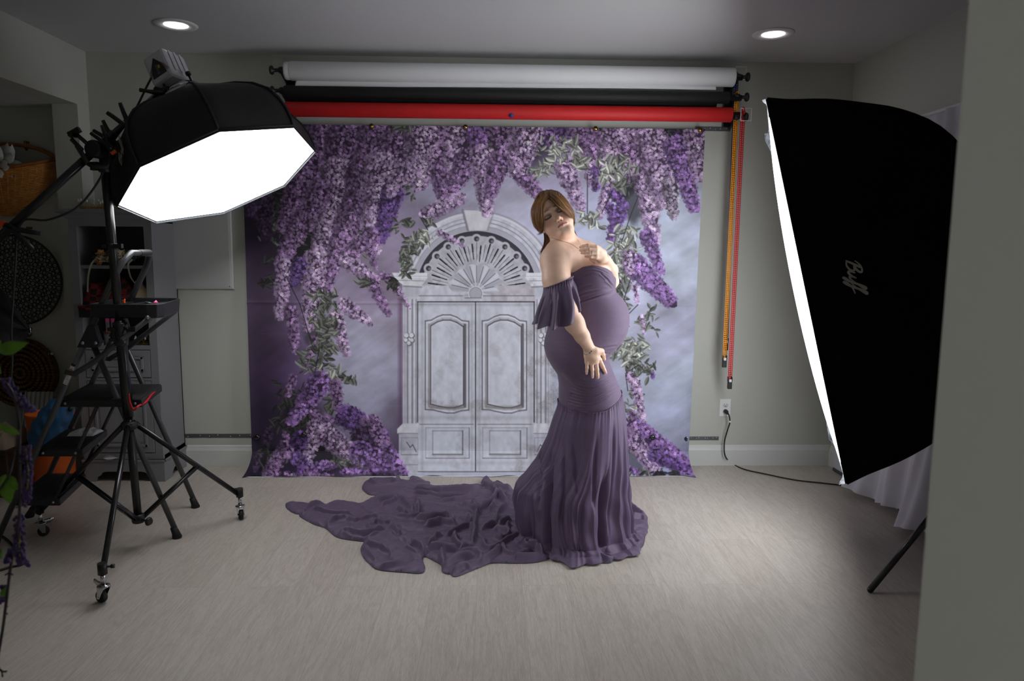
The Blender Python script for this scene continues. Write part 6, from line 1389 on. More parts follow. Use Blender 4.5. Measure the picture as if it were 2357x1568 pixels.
for i in range(9):
    q_ = 7.2*i; CR.append(([(1316-1.5*i, 868+q_), (1336, 878+q_*.96), (1360, 880+q_*.92), (1386, 872+q_*.86), (1408, 861+q_*.8), (1422+i*.8, 850+q_*.78)][(0 if i > 1 else 1):(6 if i % 2 else 5)], .0016+.0005*(i % 3), 1.5))
for c_ in CR: dsp += crease(*c_[:3])
dsp += .0006*(fbm(px/9, py/3, 3, 4)-.5)
Vg = Vg+Ng*(dsp*face*outm)[:, None]
gown = link('gown', npmesh('gown', Vg, Fg, M_jersey), person)
# skirt of gathered chiffon
SK = [(900, 1288, 1427.5, .168), (912, 1287, 1431, .169), (924, 1286, 1433.5, .171), (940, 1282, 1436, .178), (964, 1273, 1439, .19), (1010, 1260, 1441, .205), (1061, 1236, 1443, .225), (1090, 1214, 1443.5, .24), (1118, 1187, 1444.5, .252), (1153, 1182, 1447, .262), (1189, 1186, 1450, .27), (1212, 1195, 1452, .275), (1226, 1200, 1453, .28)]
kz = np.array([at(1340, a[0], YC).z for a in SK])[::-1]; kl = np.array([at(a[1], a[0], YC).x for a in SK])[::-1]; kr = np.array([at(a[2], a[0], YC).x for a in SK])[::-1]; kb = np.array([a[3] for a in SK])[::-1]
def sm(z, T): 
    q = np.linspace(kz[0], kz[-1], 300); v = np.interp(q, kz, T); k = np.hanning(17); k /= k.sum(); return np.interp(z, q, np.convolve(np.pad(v, 8, mode='edge'), k, 'valid'))
nT, nA = 190, 900; A_ = np.linspace(0, 2*PI, nA, endpoint=False)[None, :]; T_ = np.linspace(0, 1.07, nT)[:, None]
ztop = np.interp(np.cos(A_), [-1, -.6, -.1, .25, .6, 1], [at(1340, v, 3.15).z for v in (934, 939, 943, 940, 928, 911)])
z = ztop*(1-np.minimum(T_, 1))+.004; cxs = (sm(z, kl)+sm(z, kr))/2; as_ = (sm(z, kr)-sm(z, kl))/2; bs_ = sm(z, kb)+.006*np.exp(-np.minimum(T_, 1)/.02); as_ = as_+.005*np.exp(-np.minimum(T_, 1)/.02)
def ridg(a, n, ph): return 1-2*np.abs(np.sin(n*a/2+ph))**.8
Tw = .10*np.sin(T_*3+A_*2); tt = np.minimum(T_, 1)
amp = .0045+.0195*sstep(.0, .8, tt); warp = A_+.06*np.sin(3*A_+1)+.045*np.sin(5*A_+2.2)+Tw*.25
def pern(a, n, seed, rows=0):       # periodic 1-D noise around the skirt, drifting slowly downwards
    return vnoise((a/(2*np.pi)*n) % n, rows+0*a, seed) if False else _pn(a, n, seed, rows)
def _pn(a, n, seed, rows):
    r_ = np.random.default_rng(seed); tab = r_.uniform(-1, 1, (6, n)); u_ = (a/(2*np.pi)*n) % n; i = u_.astype(int) % n; f = u_-np.floor(u_); f = f*f*(3-2*f); row = np.clip(rows, 0, 4.99)+0*a; j = row.astype(int); g = row-j; g = g*g*(3-2*g)
    v = lambda jj: tab[jj, i]*(1-f)+tab[jj, (i+1) % n]*f
    return v(j)*(1-g)+v(j+1)*g
f1 = _pn(warp, 44, 1, tt*1.0); f2 = _pn(warp+.02, 76, 2, tt*1.4); f3 = _pn(warp, 17, 3, tt*1.0); f4 = _pn(warp, 130, 4, tt*2)
fold = .50*np.sign(f1)*np.abs(f1)**.7+.36*(.6-1.6*np.abs(f2))*(1-.3*tt)+.40*f3*tt+.10*f4*(1-tt)
gath = .0030*np.exp(-tt/.05)*(_pn(A_, 110, 8, tt)+.6*ridg(A_, 61, 1))+.0035*_pn(warp, 64, 9, tt*2)*sstep(0, .05, tt)*(1-.75*tt)
spec_ = np.zeros_like(z)
for xc, t0, t1, dep, w_ in ((1402, .35, 1.05, .050, 9), (1270, .30, 1.05, .045, 7), (1252, .2, .7, .02, 5), (1228, .55, 1.0, .03, 5), (1301, .15, .8, .016, 4), (1330, .1, .6, .010, 4), (1378, .1, .7, .012, 4), (1420, .05, .9, .012, 4), (1345, .5, 1.0, .012, 6), (1216, .6, 1.0, .02, 5)):
    X_ = cxs+as_*np.cos(A_); pc = 1178.5+FPX*((X_-0)/3.05-.03); front = (np.sin(A_) < .1); spec_ += -dep*np.exp(-((pc-xc-6*np.sin(tt*5+xc))/w_)**2)*sstep(t0, t0+.25, tt)*sstep(t1, t1-.12, tt)*front
rad = 1+(amp*fold+gath+spec_)/np.sqrt((as_*np.cos(A_))**2+(bs_*np.sin(A_))**2)
# bottom: the cloth breaks on the floor and runs outwards
fo = np.clip((T_-.93)/.14, 0, 1); rad = rad+.17*fo**1.5*(1+.5*np.sin(7*A_+1)+.3*np.sin(17*A_))*(.4+.6*(np.sin(A_) < .2))
X_ = cxs+as_*np.cos(A_)*rad; Y_ = YC+bs_*np.sin(A_)*rad
z = z+(.018*fo*(1-fo)*4+.012*np.clip(fold, -1, 1)*fo*(1-fo)*4)*(T_ > .93)+.006*fo
z = np.maximum(z, .006)
# small drape ripples
X_ = X_+.004*np.sin(z*38+A_*9)*sstep(.3, .8, tt)*np.cos(A_); Y_ = Y_+.004*np.sin(z*38+A_*9)*sstep(.3, .8, tt)*np.sin(A_)
Vk = np.stack([X_, Y_, z], -1).reshape(-1, 3)
skirt = link('skirt', npmesh('skirt', Vk, gridfaces(nT, nA, True), M_chif), gown); skirt['label'] = 'gathered sheer chiffon skirt'
m = MB().tube([V(cxs[0, k]+as_[0, k]*math.cos(A_[0, k]), YC+bs_[0, k]*math.sin(A_[0, k]), ztop[0, k]+.001) for k in range(0, nA, 6)]+[V(cxs[0, 0]+as_[0, 0], YC, ztop[0, 0]+.001)], .0016, 5)
part('waist_seam', m, M_jersey, gown)
# train lying on the floor
OUT = [(1180, 1296), (1132, 1295.6), (1114, 1302), (1087.6, 1312), (1049.5, 1327), (1036, 1320.5), (1029.6, 1320.5), (1018, 1315.5), (1016, 1302), (1004.7, 1294), (978, 1280.7), (973, 1290), (978, 1307), (970, 1319), (930, 1317), (870.6, 1311), (850, 1297), (835.7, 1282), (830, 1264), (837.4, 1247.5), (827.5, 1245), (796, 1241), (771, 1234), (749.5, 1216), (721, 1206), (691.5, 1189.5), (688, 1183), (676.5, 1181), (660, 1169.6), (658, 1159.6), (670, 1156.6), (716, 1160.4), (749.5, 1161), (774, 1149.7), (816, 1156), (829, 1159.6), (849, 1146), (864, 1137), (849, 1134.7), (835.7, 1124.8), (835, 1115), (849, 1100.7), (898.7, 1097.4), (938.6, 1103), (946.8, 1093), (965, 1096.6), (981.7, 1105), (990, 1107), (991.6, 1115), (1041, 1115), (1102.6, 1113), (1107.5, 1106.5), (1120.8, 1101.6), (1137.4, 1110), (1149, 1111.5), (1165.6, 1120), (1190, 1128), (1300, 1150), (1400, 1160), (1448.7, 1159.5), (1470, 1172), (1488.5, 1187.7), (1490, 1202), (1491.8, 1214), (1486, 1230), (1480, 1257), (1462, 1265.6), (1437, 1262), (1428.8, 1268), (1418.8, 1280.6), (1407, 1294.7), (1387, 1295.5), (1362.4, 1297), (1329, 1292), (1307.7, 1282), (1287.8, 1282), (1274.5, 1281), (1262, 1286), (1249.7, 1290.5), (1221.5, 1295.5)]
# outline on the floor, with small curls
po = [fl(x, y, .004 if y > 1150 else .012) for x, y in OUT]; po = [V(p.x, p.y, 0) for p in po]; po = spline(po+[po[0]], 4)[:-1]; PO = np.array([(p.x, p.y) for p in po])
h2 = .0048; x0, y0 = PO.min(0)-.01; nx_, ny_ = [int(v/h2)+3 for v in (PO.max(0)-PO.min(0)+.02)]
gx_, gy_ = np.meshgrid(x0+h2*np.arange(nx_), y0+h2*np.arange(ny_)); ins = np.zeros(gx_.shape, bool); dd = np.full(gx_.shape, 1e9); nxp, nyp = gx_.copy(), gy_.copy()
for i in range(len(PO)):
    a, b = PO[i], PO[(i+1) % len(PO)]; e = b-a
    ins ^= ((a[1] > gy_) != (b[1] > gy_)) & (gx_ < e[0]*(gy_-a[1])/(e[1]+1e-12)+a[0])
    t = np.clip(((gx_-a[0])*e[0]+(gy_-a[1])*e[1])/(e@e+1e-12), 0, 1); qx, qy = a[0]+t*e[0], a[1]+t*e[1]; d = np.hypot(gx_-qx, gy_-qy); mk = d < dd; dd = np.where(mk, d, dd); nxp = np.where(mk, qx, nxp); nyp = np.where(mk, qy, nyp)
sd = np.where(ins, dd, -dd)
# fold field
_f5 = lambda L: [(650+x/6.03, 1080+y/6.03) for x, y in L]; _f6 = lambda L: [(950+x/6.03, 1080+y/6.03) for x, y in L]; _f7 = lambda L: [(1180+x/6.03, 1060+y/6.03) for x, y in L]
R5 = [[(250, 650), (420, 520), (600, 490)], [(420, 580), (700, 640), (980, 660)], [(610, 810), (720, 720), (900, 700)], [(900, 700), (1010, 740), (1200, 700), (1360, 690)], [(760, 930), (900, 880), (1100, 930), (1300, 890), (1460, 860)], [(830, 900), (1000, 960), (1200, 970), (1350, 930)], [(1240, 760), (1210, 830), (1290, 870), (1440, 870)], [(1240, 760), (1340, 740), (1420, 780), (1500, 770)], [(1150, 1040), (1350, 1110), (1510, 1190)], [(1340, 1360), (1600, 1340), (1830, 1240)], [(1510, 1140), (1515, 1230), (1510, 1310)], [(1700, 1100), (1760, 1130), (1900, 1200), (1960, 1250)], [(1720, 1080), (1850, 1070), (1950, 1150)], [(1620, 970), (1690, 990), (1760, 1060)], [(1700, 930), (1830, 1050), (1960, 1130), (2000, 1180)], [(1600, 380), (1560, 450), (1400, 520), (1360, 540)], [(1640, 400), (1740, 520), (1840, 600)], [(1880, 440), (1880, 560), (1900, 640)], [(1600, 580), (1680, 620), (1700, 680)], [(1560, 680), (1760, 700), (1950, 660)], [(1220, 250), (1500, 240), (1800, 260), (2100, 300)], [(1200, 150), (1300, 220), (1560, 230)], [(1560, 210), (1620, 120)], [(1480, 840), (1560, 870), (1640, 940)], [(1300, 470), (1450, 440), (1560, 400)], [(1130, 1080), (1200, 1180), (1330, 1290)]]
R6 = [[(0, 290), (250, 340), (550, 320), (850, 300), (1000, 260)], [(0, 350), (350, 430), (600, 420), (900, 380)], [(350, 480), (560, 470), (800, 400), (880, 370)], [(1050, 250), (1140, 320), (1150, 380), (1050, 500), (930, 590), (880, 680), (860, 800), (880, 900), (1000, 960)], [(1050, 620), (1100, 540), (1150, 450)], [(840, 480), (860, 560), (920, 650)], [(700, 570), (740, 550), (860, 600)], [(1170, 640), (1250, 560), (1350, 470)], [(1170, 640), (1160, 760), (1060, 830), (920, 870)], [(1180, 800), (1300, 740), (1370, 740)], [(1360, 780), (1310, 850), (1370, 940), (1490, 940)], [(1100, 860), (1200, 850), (1330, 930), (1240, 1000), (1130, 960)], [(1000, 980), (990, 1080), (1090, 1150), (1240, 1060), (1340, 1000), (1500, 920)], [(1250, 1060), (1300, 1190), (1500, 1210), (1700, 1150)], [(1560, 1050), (1580, 1130), (1730, 1130), (1800, 1210)], [(1090, 1290), (1400, 1300), (1700, 1300), (1860, 1200)], [(450, 990), (520, 920), (640, 860), (800, 810), (850, 880), (830, 1080)], [(600, 930), (580, 1010), (660, 1100), (760, 1080)], [(640, 1160), (700, 1180), (860, 1170), (950, 1230), (960, 1320)], [(640, 1150), (760, 1100), (860, 1130)], [(420, 1380), (600, 1280), (760, 1240), (880, 1240)], [(540, 1440), (720, 1370), (830, 1390)], [(410, 1140), (400, 1220), (430, 1360)], [(200, 1110), (290, 1010), (380, 910)], [(0, 1050), (130, 1130), (180, 1230)], [(0, 720), (250, 720), (480, 690), (530, 740), (600, 810)], [(150, 810), (400, 760), (600, 790)], [(20, 560), (80, 520), (90, 640)], [(780, 700), (820, 780)], [(940, 190), (1050, 150), (1150, 190), (1300, 250)], [(1000, 220), (1010, 260), (1180, 290), (1400, 320)], [(1190, 310), (1250, 400), (1310, 480)], [(200, 1120), (400, 1130), (640, 1160)], [(960, 1310), (1040, 1250), (1240, 1120)]]
R7 = [[(1630, 620), (1700, 700), (1850, 790)], [(1640, 820), (1780, 800), (1870, 830)], [(1640, 1000), (1750, 960), (1870, 930)], [(1640, 1060), (1750, 1050), (1840, 1000)], [(1600, 1200), (1750, 1180), (1810, 1150)], [(620, 1140), (800, 1200), (1000, 1300), (1150, 1360)], [(640, 1180), (760, 1290), (900, 1370), (1110, 1400)], [(1110, 1400), (1170, 1350), (1350, 1390), (1440, 1320)], [(940, 1250), (1040, 1230), (1540, 1210)], [(1400, 1310), (1440, 1290), (1500, 1250)], [(120, 1120), (380, 1240), (420, 1350)], [(250, 980), (400, 1140), (560, 1280), (490, 1350)], [(560, 1180), (700, 1300), (640, 1330)], [(0, 1370), (250, 1370), (400, 1330)], [(1700, 1240), (1640, 1160), (1650, 1060)], [(1000, 1350), (1200, 1320), (1400, 1300)]]
Hh = np.zeros(gx_.shape); rs_ = random.Random(11)
def stamp(pts, ht, wd, step=False):
    global Hh
    P = [fl(x, y, .01) for x, y in pts]; Q = np.array([(p.x, p.y) for p in P]); a, b = Q.min(0)-.06, Q.max(0)+.06; i0, i1 = max(0, int((a[0]-x0)/h2)), min(nx_, int((b[0]-x0)/h2)+1); j0, j1 = max(0, int((a[1]-y0)/h2)), min(ny_, int((b[1]-y0)/h2)+1)
    if i0 >= i1 or j0 >= j1: return
    sl = (slice(j0, j1), slice(i0, i1)); d, s_, t = curve_d(gx_[sl], gy_[sl], [tuple(q) for q in Q]); k = sstep(-.02, .16, t)*sstep(1.02, .84, t)
    if step: Hh[sl] += ht*k*np.where(s_ > 0, np.exp(-(d/.05)**2), np.exp(-(d/.004)**2))
    else: pr_ = ht*k/(1+(d/wd)**2.6); Hh[sl] = np.maximum(Hh[sl], pr_)+.3*np.minimum(Hh[sl], pr_)-.3*ht*k*np.exp(-((d-2.3*wd)/wd)**2)-.42*ht*k*np.exp(-((d*s_-1.5*wd)/(.45*wd))**2)
for conv, RR, hh in ((_f5, R5, .028), (_f6, R6, .042), (_f7, R7, .034)):
    for c_ in RR: stamp(conv(c_), hh*rs_.uniform(.7, 1.25), rs_.uniform(.006, .0115))
stamp(_f5([(1080, 500), (1150, 600), (1350, 700), (1600, 820), (1800, 870), (2100, 890)]), .014, 0, True); stamp(_f6([(0, 420), (150, 470), (350, 500), (540, 530), (700, 570), (860, 610)]), .016, 0, True); stamp(_f5([(1290, 350), (1560, 380), (1780, 410), (1900, 435), (2100, 490)]), .014, 0, True)
stamp(_f5([(1480, 850), (1440, 900), (1250, 960), (1130, 1010)]), .012, 0, True)
wxx = gx_+.03*(fbm(gx_*9, gy_*9, 3, 61)-.5)*2; wyy = gy_+.03*(fbm(gx_*9, gy_*9, 3, 67)-.5)*2
n1 = 1-np.abs(2*fbm(wxx*9+wyy*5, wyy*14-wxx*3, 3, 71)-1); n2 = 1-np.abs(2*fbm(wxx*22, wyy*30, 2, 73)-1)
Hh = .046*np.tanh(Hh/.046)+.009*n1**4+.0014*n2**2+.004*fbm(gx_*7, gy_*18, 2, 75)
for _ in range(1): Hh[1:-1, 1:-1] = (Hh[1:-1, 1:-1]*4+2*(Hh[:-2, 1:-1]+Hh[2:, 1:-1]+Hh[1:-1, :-2]+Hh[1:-1, 2:])+Hh[:-2, :-2]+Hh[2:, 2:]+Hh[:-2, 2:]+Hh[2:, :-2])/16
e_ = 1-np.exp(-np.maximum(sd, 0)/.012); Ht = .003+.008*e_+np.maximum(Hh, -.002)*(.25+.75*e_)
ok = sd > -h2*.8; Xg = np.where((sd < h2*.45) & ok, nxp, gx_); Yg = np.where((sd < h2*.45) & ok, nyp, gy_); Zg = np.where(sd < h2*.45, .0025+.006*np.clip(fbm(gx_*24, gy_*24, 2, 5)-.5, 0, 1), Ht)
q = gridfaces(ny_, nx_); okf = ok.ravel()[q].all(1) & (ins.ravel()[q].any(1)); q = q[okf]; used = np.unique(q); mp = np.full(nx_*ny_, -1); mp[used] = np.arange(len(used)); Vt_ = np.stack([Xg.ravel(), Yg.ravel(), Zg.ravel()], 1)[used]; Ft_ = mp[q]
train = link('train', npmesh('train', Vt_, Ft_, M_train), gown); train['label'] = 'long crumpled train spread over the floor'
part('hem_edge', MB().tube([V(p.x, p.y, .0035) for p in po]+[V(po[0].x, po[0].y, .0035)], .0012, 5), M_hemp, train)
# sleeve ruffles
def ruffle(name, c0, d0, w0, b0, c1, w1, b1, drop, nrip, parent, seed, amp=.014, band=True):
    """c0,c1 picture points (x, y, Y); d picture direction of the wide axis"""
    nT, nA = 44, 420; A = np.linspace(0, 2*PI, nA, endpoint=False)[None, :]; T = np.linspace(0, 1, nT)[:, None]; d0 = np.array(d0)/np.hypot(*d0); S0, S1 = c0[2]/FPX, c1[2]/FPX
    C0, C1 = AT(*c0), AT(*c1); D = np.array(_r)*d0[0]-np.array(_u)*d0[1]; r_ = np.random.default_rng(seed); ph = r_.uniform(0, 6, 6)
    wa = A+.10*np.sin(3*A+ph[0])+.06*np.sin(5*A+ph[1]); wv = .75*np.sin(nrip*wa+ph[2]+.5*T)+.30*np.sin((nrip*2-3)*wa+ph[3])*(1-.6*T)+.45*_pn(wa, nrip*2+5, seed+5, T*1.5)+.2
    tt = T**1.1; w_ = w0*S0*(1-tt)+w1*S1*tt; b_ = b0+(b1-b0)*np.sin(np.minimum(T*1.6, 1)*np.pi/2); k = 1+amp*(sstep(0, .7, T)*wv+.12*ridg(A, nrip*4, 0)*np.exp(-T/.1))/np.maximum(w_, b_)*2
    P = C0*(1-T[..., None])+C1*T[..., None]+D*(w_*np.cos(A)*k)[..., None]+np.array([0, 1, 0])*(b_*np.sin(A)*k)[..., None]
    P = P-np.array(_u)*(T*drop*S1*(-np.sin(A))+.004*T*wv+.010*T*np.sin(2*A+ph[5]))[..., None]
    o = link(name, npmesh(name, P.reshape(-1, 3), gridfaces(nT, nA, True), M_chif), parent)
    if band: part('elastic_edge', MB().tube([V(*P[0, k]) for k in range(0, nA, 4)]+[V(*P[0, 0])], [.0028+.0009*math.sin(k*2.4) for k in range(nA//4+1)], 6), M_jersey, o)
    part('hem_edge', MB().tube([V(*P[-1, k]) for k in range(0, nA, 3)]+[V(*P[-1, 0])], .0009, 4), M_hemp, o)
    return o
rf = ruffle('sleeve_ruffle', (1285, 650, 3.065), (65, -26), 35.5, .074, (1281, 716, 3.035), 50, .112, 34, 9, gown, 3, .0165)
ruffle('sleeve_ruffle', (1392, 622, 3.43), (60, 20), 22, .050, (1398, 634, 3.47), 28, .06, 6, 7, gown, 8)
part('shoulder_strap', MB().tube(spline([at(1382, 603, 3.13), at(1388, 609, 3.16), at(1395, 619, 3.19), at(1404, 631, 3.22)], 4), [(.002, .007)]*13, 8), M_jersey, gown)
# ---------- jewellery ----------
M_slv = mat('silver_jewel', (190, 190, 186), .2, metal=1, var=.05)
P = [skin_pt(x, y) for x, y in ((1268, 546.5), (1278, 550), (1292, 554.5), (1305, 558.5), (1316, 563), (1324, 568), (1331, 573.5))]
nk = part('necklace', MB().tube(spline(P, 4), .0006, 5), mat('dark_silver', (110, 104, 100), .35, metal=.8, var=.05), person, label='thin silver chain necklace')
P = [skin_pt(x, y) for x, y in ((1329, 553), (1332, 556.5), (1335, 561), (1336.5, 566))]; part('necklace', MB().tube(spline(P, 4), .0006, 5), M_slv, person)
P = [(1342.6, 810), (1345, 814), (1350, 816.5), (1356, 814.5), (1361, 809.5), (1366, 802), (1370.5, 793)]
P = [skin_pt(x, y, .0014) for x, y in P]; br_ = part('bracelet', MB().tube(spline(P, 4), .0008, 5), M_slv, person, label='silver bracelet with dark stones')
M_stone = mat('dark_stone', (40, 56, 56), .15, var=.2)
for k, (x, y, r_) in enumerate(((1342.5, 810.5, 2.2), (1346.3, 815, 2.4), (1350.5, 816.6, 2.8), (1354.5, 815.2, 2), (1357.5, 812.5, 2.3), (1361, 808.5, 2.8))):
    part('bead', MB().sph(skin_pt(x, y, .002), r_*.0011*1.0, 6), M_slv if k in (1, 2, 3) else M_stone, br_)
rp = skin_pt(1363.5, 582.6, .000); rg_ = part('ring', MB().torus(rp+V(0, .0085, 0), (1, 0, 0), .0098, .0012, 28, 6), M_slv, person, label='silver ring with a pale stone')
part('ring_stone', MB().sph(rp+V(0, -.002, .003), (.0024, .0018, .0030), 6), mat('pale_green_stone', (170, 214, 200), .1, var=.05), rg_)
# ---------- hair ----------
M_hair = mat('hair', (120, 78, 44), .5, attr='paint', spec=.35)
rh = np.random.default_rng(12); HVv, HFf, HCc = [], [], []; hn = 0
def guide(pts, n=16): return np.array([tuple(p) for p in spline([at(*p) for p in pts], max(2, n//(len(pts)-1)))])
def lock(P, r0, r1, tone, flat=.45, n=6):
    global hn
    N = len(P); T = np.gradient(P, axis=0); T /= np.linalg.norm(T, axis=1)[:, None]; out = P-(HO+.02*HU); out -= (out*T).sum(1)[:, None]*T; out /= np.linalg.norm(out, axis=1)[:, None]+1e-9; S_ = np.cross(T, out)
    k = np.linspace(0, 1, N); r = r0+(r1-r0)*k; r = r*np.minimum(1, (1-k)*5+.08)*np.minimum(1, k*8+.5); a = 2*np.pi*np.arange(n)/n
    V_ = P[:, None, :]+S_[:, None, :]*(r[:, None]*np.cos(a)[None, :])[..., None]+out[:, None, :]*(flat*r[:, None]*np.sin(a)[None, :])[..., None]
    HVv.append(V_.reshape(-1, 3)); HFf.append(gridfaces(N, n, True)+hn); hn += N*n; HCc.append(np.tile(tone, (N*n, 1))*(1+.12*np.sin(k*7+rh.uniform(0, 6)))[:, None].repeat(n, 0).reshape(-1, 1))
def rs_pts(G, n): 
    L = np.r_[0, np.cumsum(np.linalg.norm(np.diff(G, axis=0), axis=1))]; q = np.linspace(0, L[-1], n); return np.stack([np.interp(q, L, G[:, i]) for i in range(3)], 1)
TN_ = [np.array(c)/255. for c in ((90, 60, 34), (110, 76, 44), (130, 92, 54), (152, 112, 70), (80, 54, 32))]
def sheet(guides, n, r0=.0026, r1=.0012, jit=.0026, tones=(0, 1, 2, 3), flat=.45, wob=.0015):
    r0 *= .66; r1 *= .7; n = int(n*1.9)
    G = np.stack([rs_pts(guide(g), 22) for g in guides]); m = len(guides)
    for i in range(n):
        u = rh.uniform(0, m-1); j = min(int(u), m-2); f = u-j; P = G[j]*(1-f)+G[j+1]*f; k = np.linspace(0, 1, 22)[:, None]
        P = P+rh.normal(size=3)*jit*(.4+.6*k)+wob*np.sin(k*rh.uniform(4, 9)+rh.uniform(0, 6))*rh.normal(size=3)*k; e = int(rh.integers(17, 23)); lock(P[:e], r0*rh.uniform(.6, 1.3), r1, TN_[rh.choice(tones)], flat)
Lg = [[(1268, 441, 3.31), (1246, 449, 3.31), (1231, 470, 3.30), (1227, 498, 3.29), (1236, 522, 3.27), (1246, 538, 3.26)], [(1267, 440, 3.27), (1243, 449, 3.26), (1227, 473, 3.25), (1224.5, 500, 3.24), (1233, 522, 3.235), (1243, 536, 3.24)], [(1267, 440, 3.24), (1244, 451, 3.21), (1229, 476, 3.185), (1228, 502, 3.18), (1237, 524, 3.19), (1246, 537, 3.21)],
      [(1267, 441, 3.21), (1250, 453, 3.165), (1237, 477, 3.135), (1236, 503, 3.14), (1243, 525, 3.16), (1249, 537, 3.185)], [(1267, 444, 3.185), (1256, 455, 3.145), (1246, 476, 3.115), (1245, 500, 3.125), (1248, 520, 3.15), (1250.5, 533, 3.175)], [(1266, 447, 3.17), (1258, 458, 3.14), (1251, 477, 3.115), (1249.5, 497, 3.125), (1250, 514, 3.15), (1250.5, 526, 3.17)]]
Rg = [[(1262, 453, 3.16), (1271, 461, 3.13), (1281, 472, 3.115), (1292, 481.5, 3.12), (1303, 489.5, 3.13), (1313, 498.5, 3.15), (1315.5, 511, 3.18)], [(1264, 444, 3.18), (1280, 451, 3.15), (1293, 465, 3.135), (1303, 479, 3.14), (1313, 489, 3.155), (1318, 500, 3.175), (1317.5, 514, 3.19)], [(1264, 441, 3.21), (1283, 447, 3.19), (1297, 460, 3.175), (1308, 477, 3.175), (1317, 490, 3.185), (1321, 500, 3.20), (1319, 516, 3.21)], [(1265, 439.5, 3.25), (1285, 444, 3.24), (1300, 457, 3.23), (1310, 474, 3.225), (1319, 488, 3.225), (1322, 498, 3.225), (1320, 510, 3.225)], [(1266, 440, 3.30), (1286, 445, 3.30), (1301, 459, 3.30), (1310, 477, 3.29), (1316, 492, 3.28), (1318, 506, 3.27)]]
sheet(Lg, 330); sheet(Rg, 300); sheet(Lg, 60, tones=(3, 2), r0=.0018); sheet(Rg, 60, tones=(3, 2), r0=.0018)
sheet([[(1264, 447, 3.165), (1268, 452, 3.145), (1276, 459, 3.125), (1286, 470, 3.115), (1294, 480, 3.12)], [(1266, 445, 3.17), (1272, 450, 3.15), (1282, 458, 3.13), (1292, 470, 3.125), (1300, 481, 3.13)]], 40)
Bg = [[(1246, 505, 3.28), (1252, 530, 3.28), (1255, 552, 3.27), (1252, 570, 3.24), (1245, 580, 3.215), (1238, 582, 3.20)], [(1252, 510, 3.29), (1258, 535, 3.29), (1261, 553, 3.27), (1258, 570, 3.235), (1251, 583, 3.19), (1247, 588, 3.18)], [(1258, 515, 3.30), (1264, 538, 3.29), (1265, 553, 3.26), (1262, 566, 3.215), (1256, 580, 3.175), (1250, 589, 3.165)]]
sheet(Bg, 190, tones=(0, 4, 1), r0=.0036, jit=.0045); sheet([Bg[0], Bg[1]], 20, tones=(1, 2))
sheet([[(1250, 510, 3.21), (1249, 525, 3.21), (1244, 534, 3.20), (1236, 538.5, 3.19), (1227, 537, 3.18)], [(1251, 515, 3.20), (1250, 528, 3.20), (1247, 536, 3.20), (1240, 541, 3.19), (1234, 541, 3.18)]], 14, r0=.0012, r1=.0005, tones=(0, 1))
sheet([[(1316, 505, 3.31), (1321, 530, 3.32), (1326, 545, 3.31), (1332, 553, 3.29), (1338, 558, 3.27)], [(1312, 510, 3.31), (1319, 535, 3.31), (1324, 547, 3.30), (1330, 554, 3.28), (1334, 556, 3.26)]], 30, tones=(0, 4), r0=.0022)
sheet([[(1314, 490, 3.24), (1321, 500, 3.24), (1322, 512, 3.24), (1320, 522, 3.24)], [(1312, 480, 3.25), (1319, 492, 3.25), (1321, 506, 3.25), (1318, 518, 3.25)]], 40, r0=.002)
sheet([[(1280, 446, 3.26), (1305, 462, 3.25), (1318, 482, 3.24), (1321, 500, 3.23)], [(1240, 450, 3.25), (1224, 470, 3.24), (1221, 500, 3.23), (1232, 524, 3.23)]][:1]+[[(1282, 445, 3.24), (1307, 462, 3.24), (1321, 486, 3.23), (1325, 497, 3.23)]], 5, r0=.0006, r1=.0003)
sheet([[(1247, 461, 3.16), (1242, 449, 3.20), (1243, 443, 3.27), (1244, 445, 3.33)], [(1258, 456, 3.15), (1255, 445, 3.18), (1256, 440, 3.26), (1255, 442, 3.33)], [(1266, 456, 3.145), (1266, 445, 3.17), (1267, 438.5, 3.25), (1264, 441, 3.33)], [(1276, 459, 3.14), (1279, 447, 3.17), (1279, 440.5, 3.25), (1275, 443, 3.33)], [(1286, 466, 3.14), (1292, 453, 3.18), (1291, 447, 3.26), (1285, 449, 3.33)]], 200, tones=(0, 1, 2, 4), r0=.0028, r1=.002)
sheet([[(1262, 442, 3.2), (1240, 447, 3.2), (1230, 470, 3.2), (1227, 498, 3.2), (1232, 522, 3.2), (1242, 534, 3.2)], [(1262, 441, 3.24), (1241, 447, 3.24), (1230, 470, 3.23), (1227, 498, 3.22), (1231, 522, 3.215), (1241, 534, 3.22)], [(1264, 441, 3.27), (1243, 447, 3.30), (1230, 472, 3.30), (1228, 500, 3.29), (1233, 524, 3.27)]], 130)
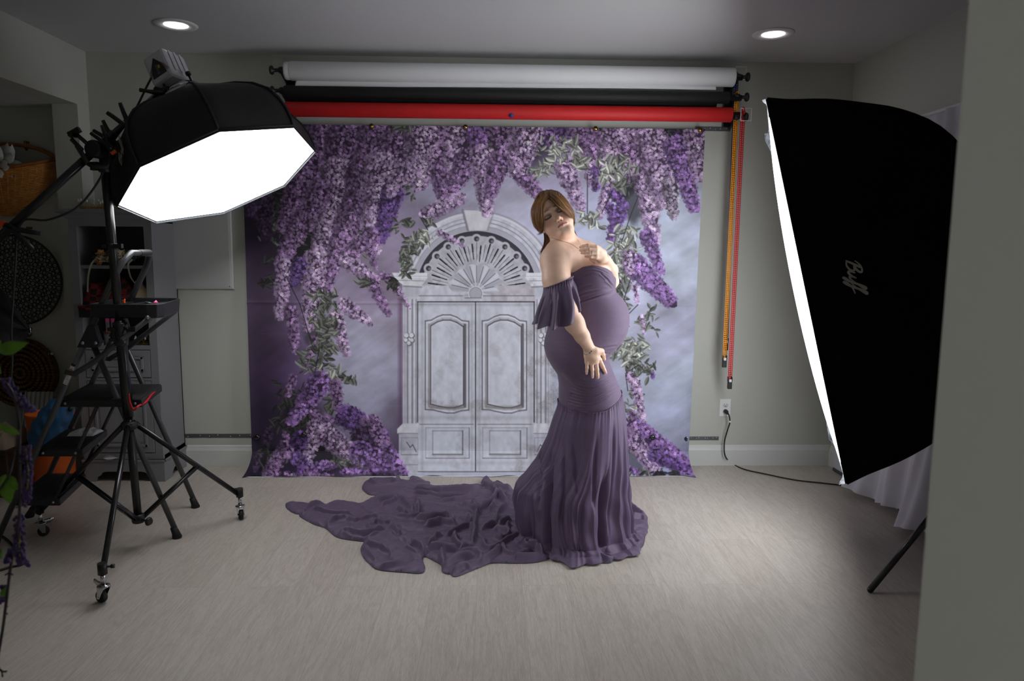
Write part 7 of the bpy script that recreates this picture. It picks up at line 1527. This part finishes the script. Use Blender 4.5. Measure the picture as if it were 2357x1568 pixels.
sheet([[(1262, 450, 3.17), (1270, 454, 3.16), (1282, 463, 3.15), (1294, 476, 3.14), (1303, 487, 3.15)], [(1263, 446, 3.2), (1276, 450, 3.19), (1290, 462, 3.19), (1302, 477, 3.19), (1311, 490, 3.19)], [(1264, 444, 3.25), (1280, 449, 3.25), (1294, 462, 3.25), (1304, 478, 3.25), (1312, 492, 3.24)]], 150, tones=(0, 1, 4, 2), r0=.003)
sheet([[(1258, 459, 3.15), (1257, 451, 3.17), (1262, 444, 3.22), (1264, 440, 3.28)], [(1264, 458, 3.145), (1265, 449, 3.17), (1267, 442, 3.22), (1267, 439, 3.28)], [(1271, 461, 3.14), (1273, 452, 3.165), (1274, 444, 3.22), (1272, 440, 3.28)]], 90, tones=(0, 1, 4), r0=.003)
sheet([[(1263, 456, 3.16), (1258, 460, 3.14), (1252, 474, 3.12), (1249, 492, 3.12)], [(1264, 450, 3.17), (1253, 456, 3.16), (1244, 472, 3.145), (1240, 495, 3.14)], [(1264, 446, 3.2), (1248, 452, 3.2), (1236, 470, 3.2), (1232, 495, 3.2)]], 110, tones=(0, 1, 4, 2), r0=.003)
# under-layer hugging the scalp
nI, nJ = 60, 90; ii = np.linspace(0, np.pi, nI)[:, None]; jj = np.linspace(0, 2*np.pi, nJ, endpoint=False)[None, :]
lx_, ly_, lz_ = .006+.071*np.sin(ii)*np.cos(jj), -.012+.094*np.sin(ii)*np.sin(jj), .040+.1065*np.cos(ii)+0*jj
Pc = (HO+HS*(np.stack([lx_, ly_, lz_], -1) @ HM.T)).reshape(-1, 3); fq = gridfaces(nI, nJ, True); keepv = ((ly_ < .030) | ((lz_ > .098+0*ly_) & (ly_ < .07))) & (lz_ > -.055+.5*np.maximum(ly_, -.05)*1.2); fq = fq[keepv.ravel()[fq].all(1)]
HVv.append(Pc); HFf.append(fq+hn); HCc.append(np.tile(TN_[1]*.95, (len(Pc), 1))); hn += len(Pc)
hair = link('hair', npmesh('hair', np.concatenate(HVv), np.concatenate(HFf), M_hair, cols=srgb2lin(np.clip(np.concatenate(HCc), 0, 1))), person); hair['label'] = 'shoulder-length light brown hair'
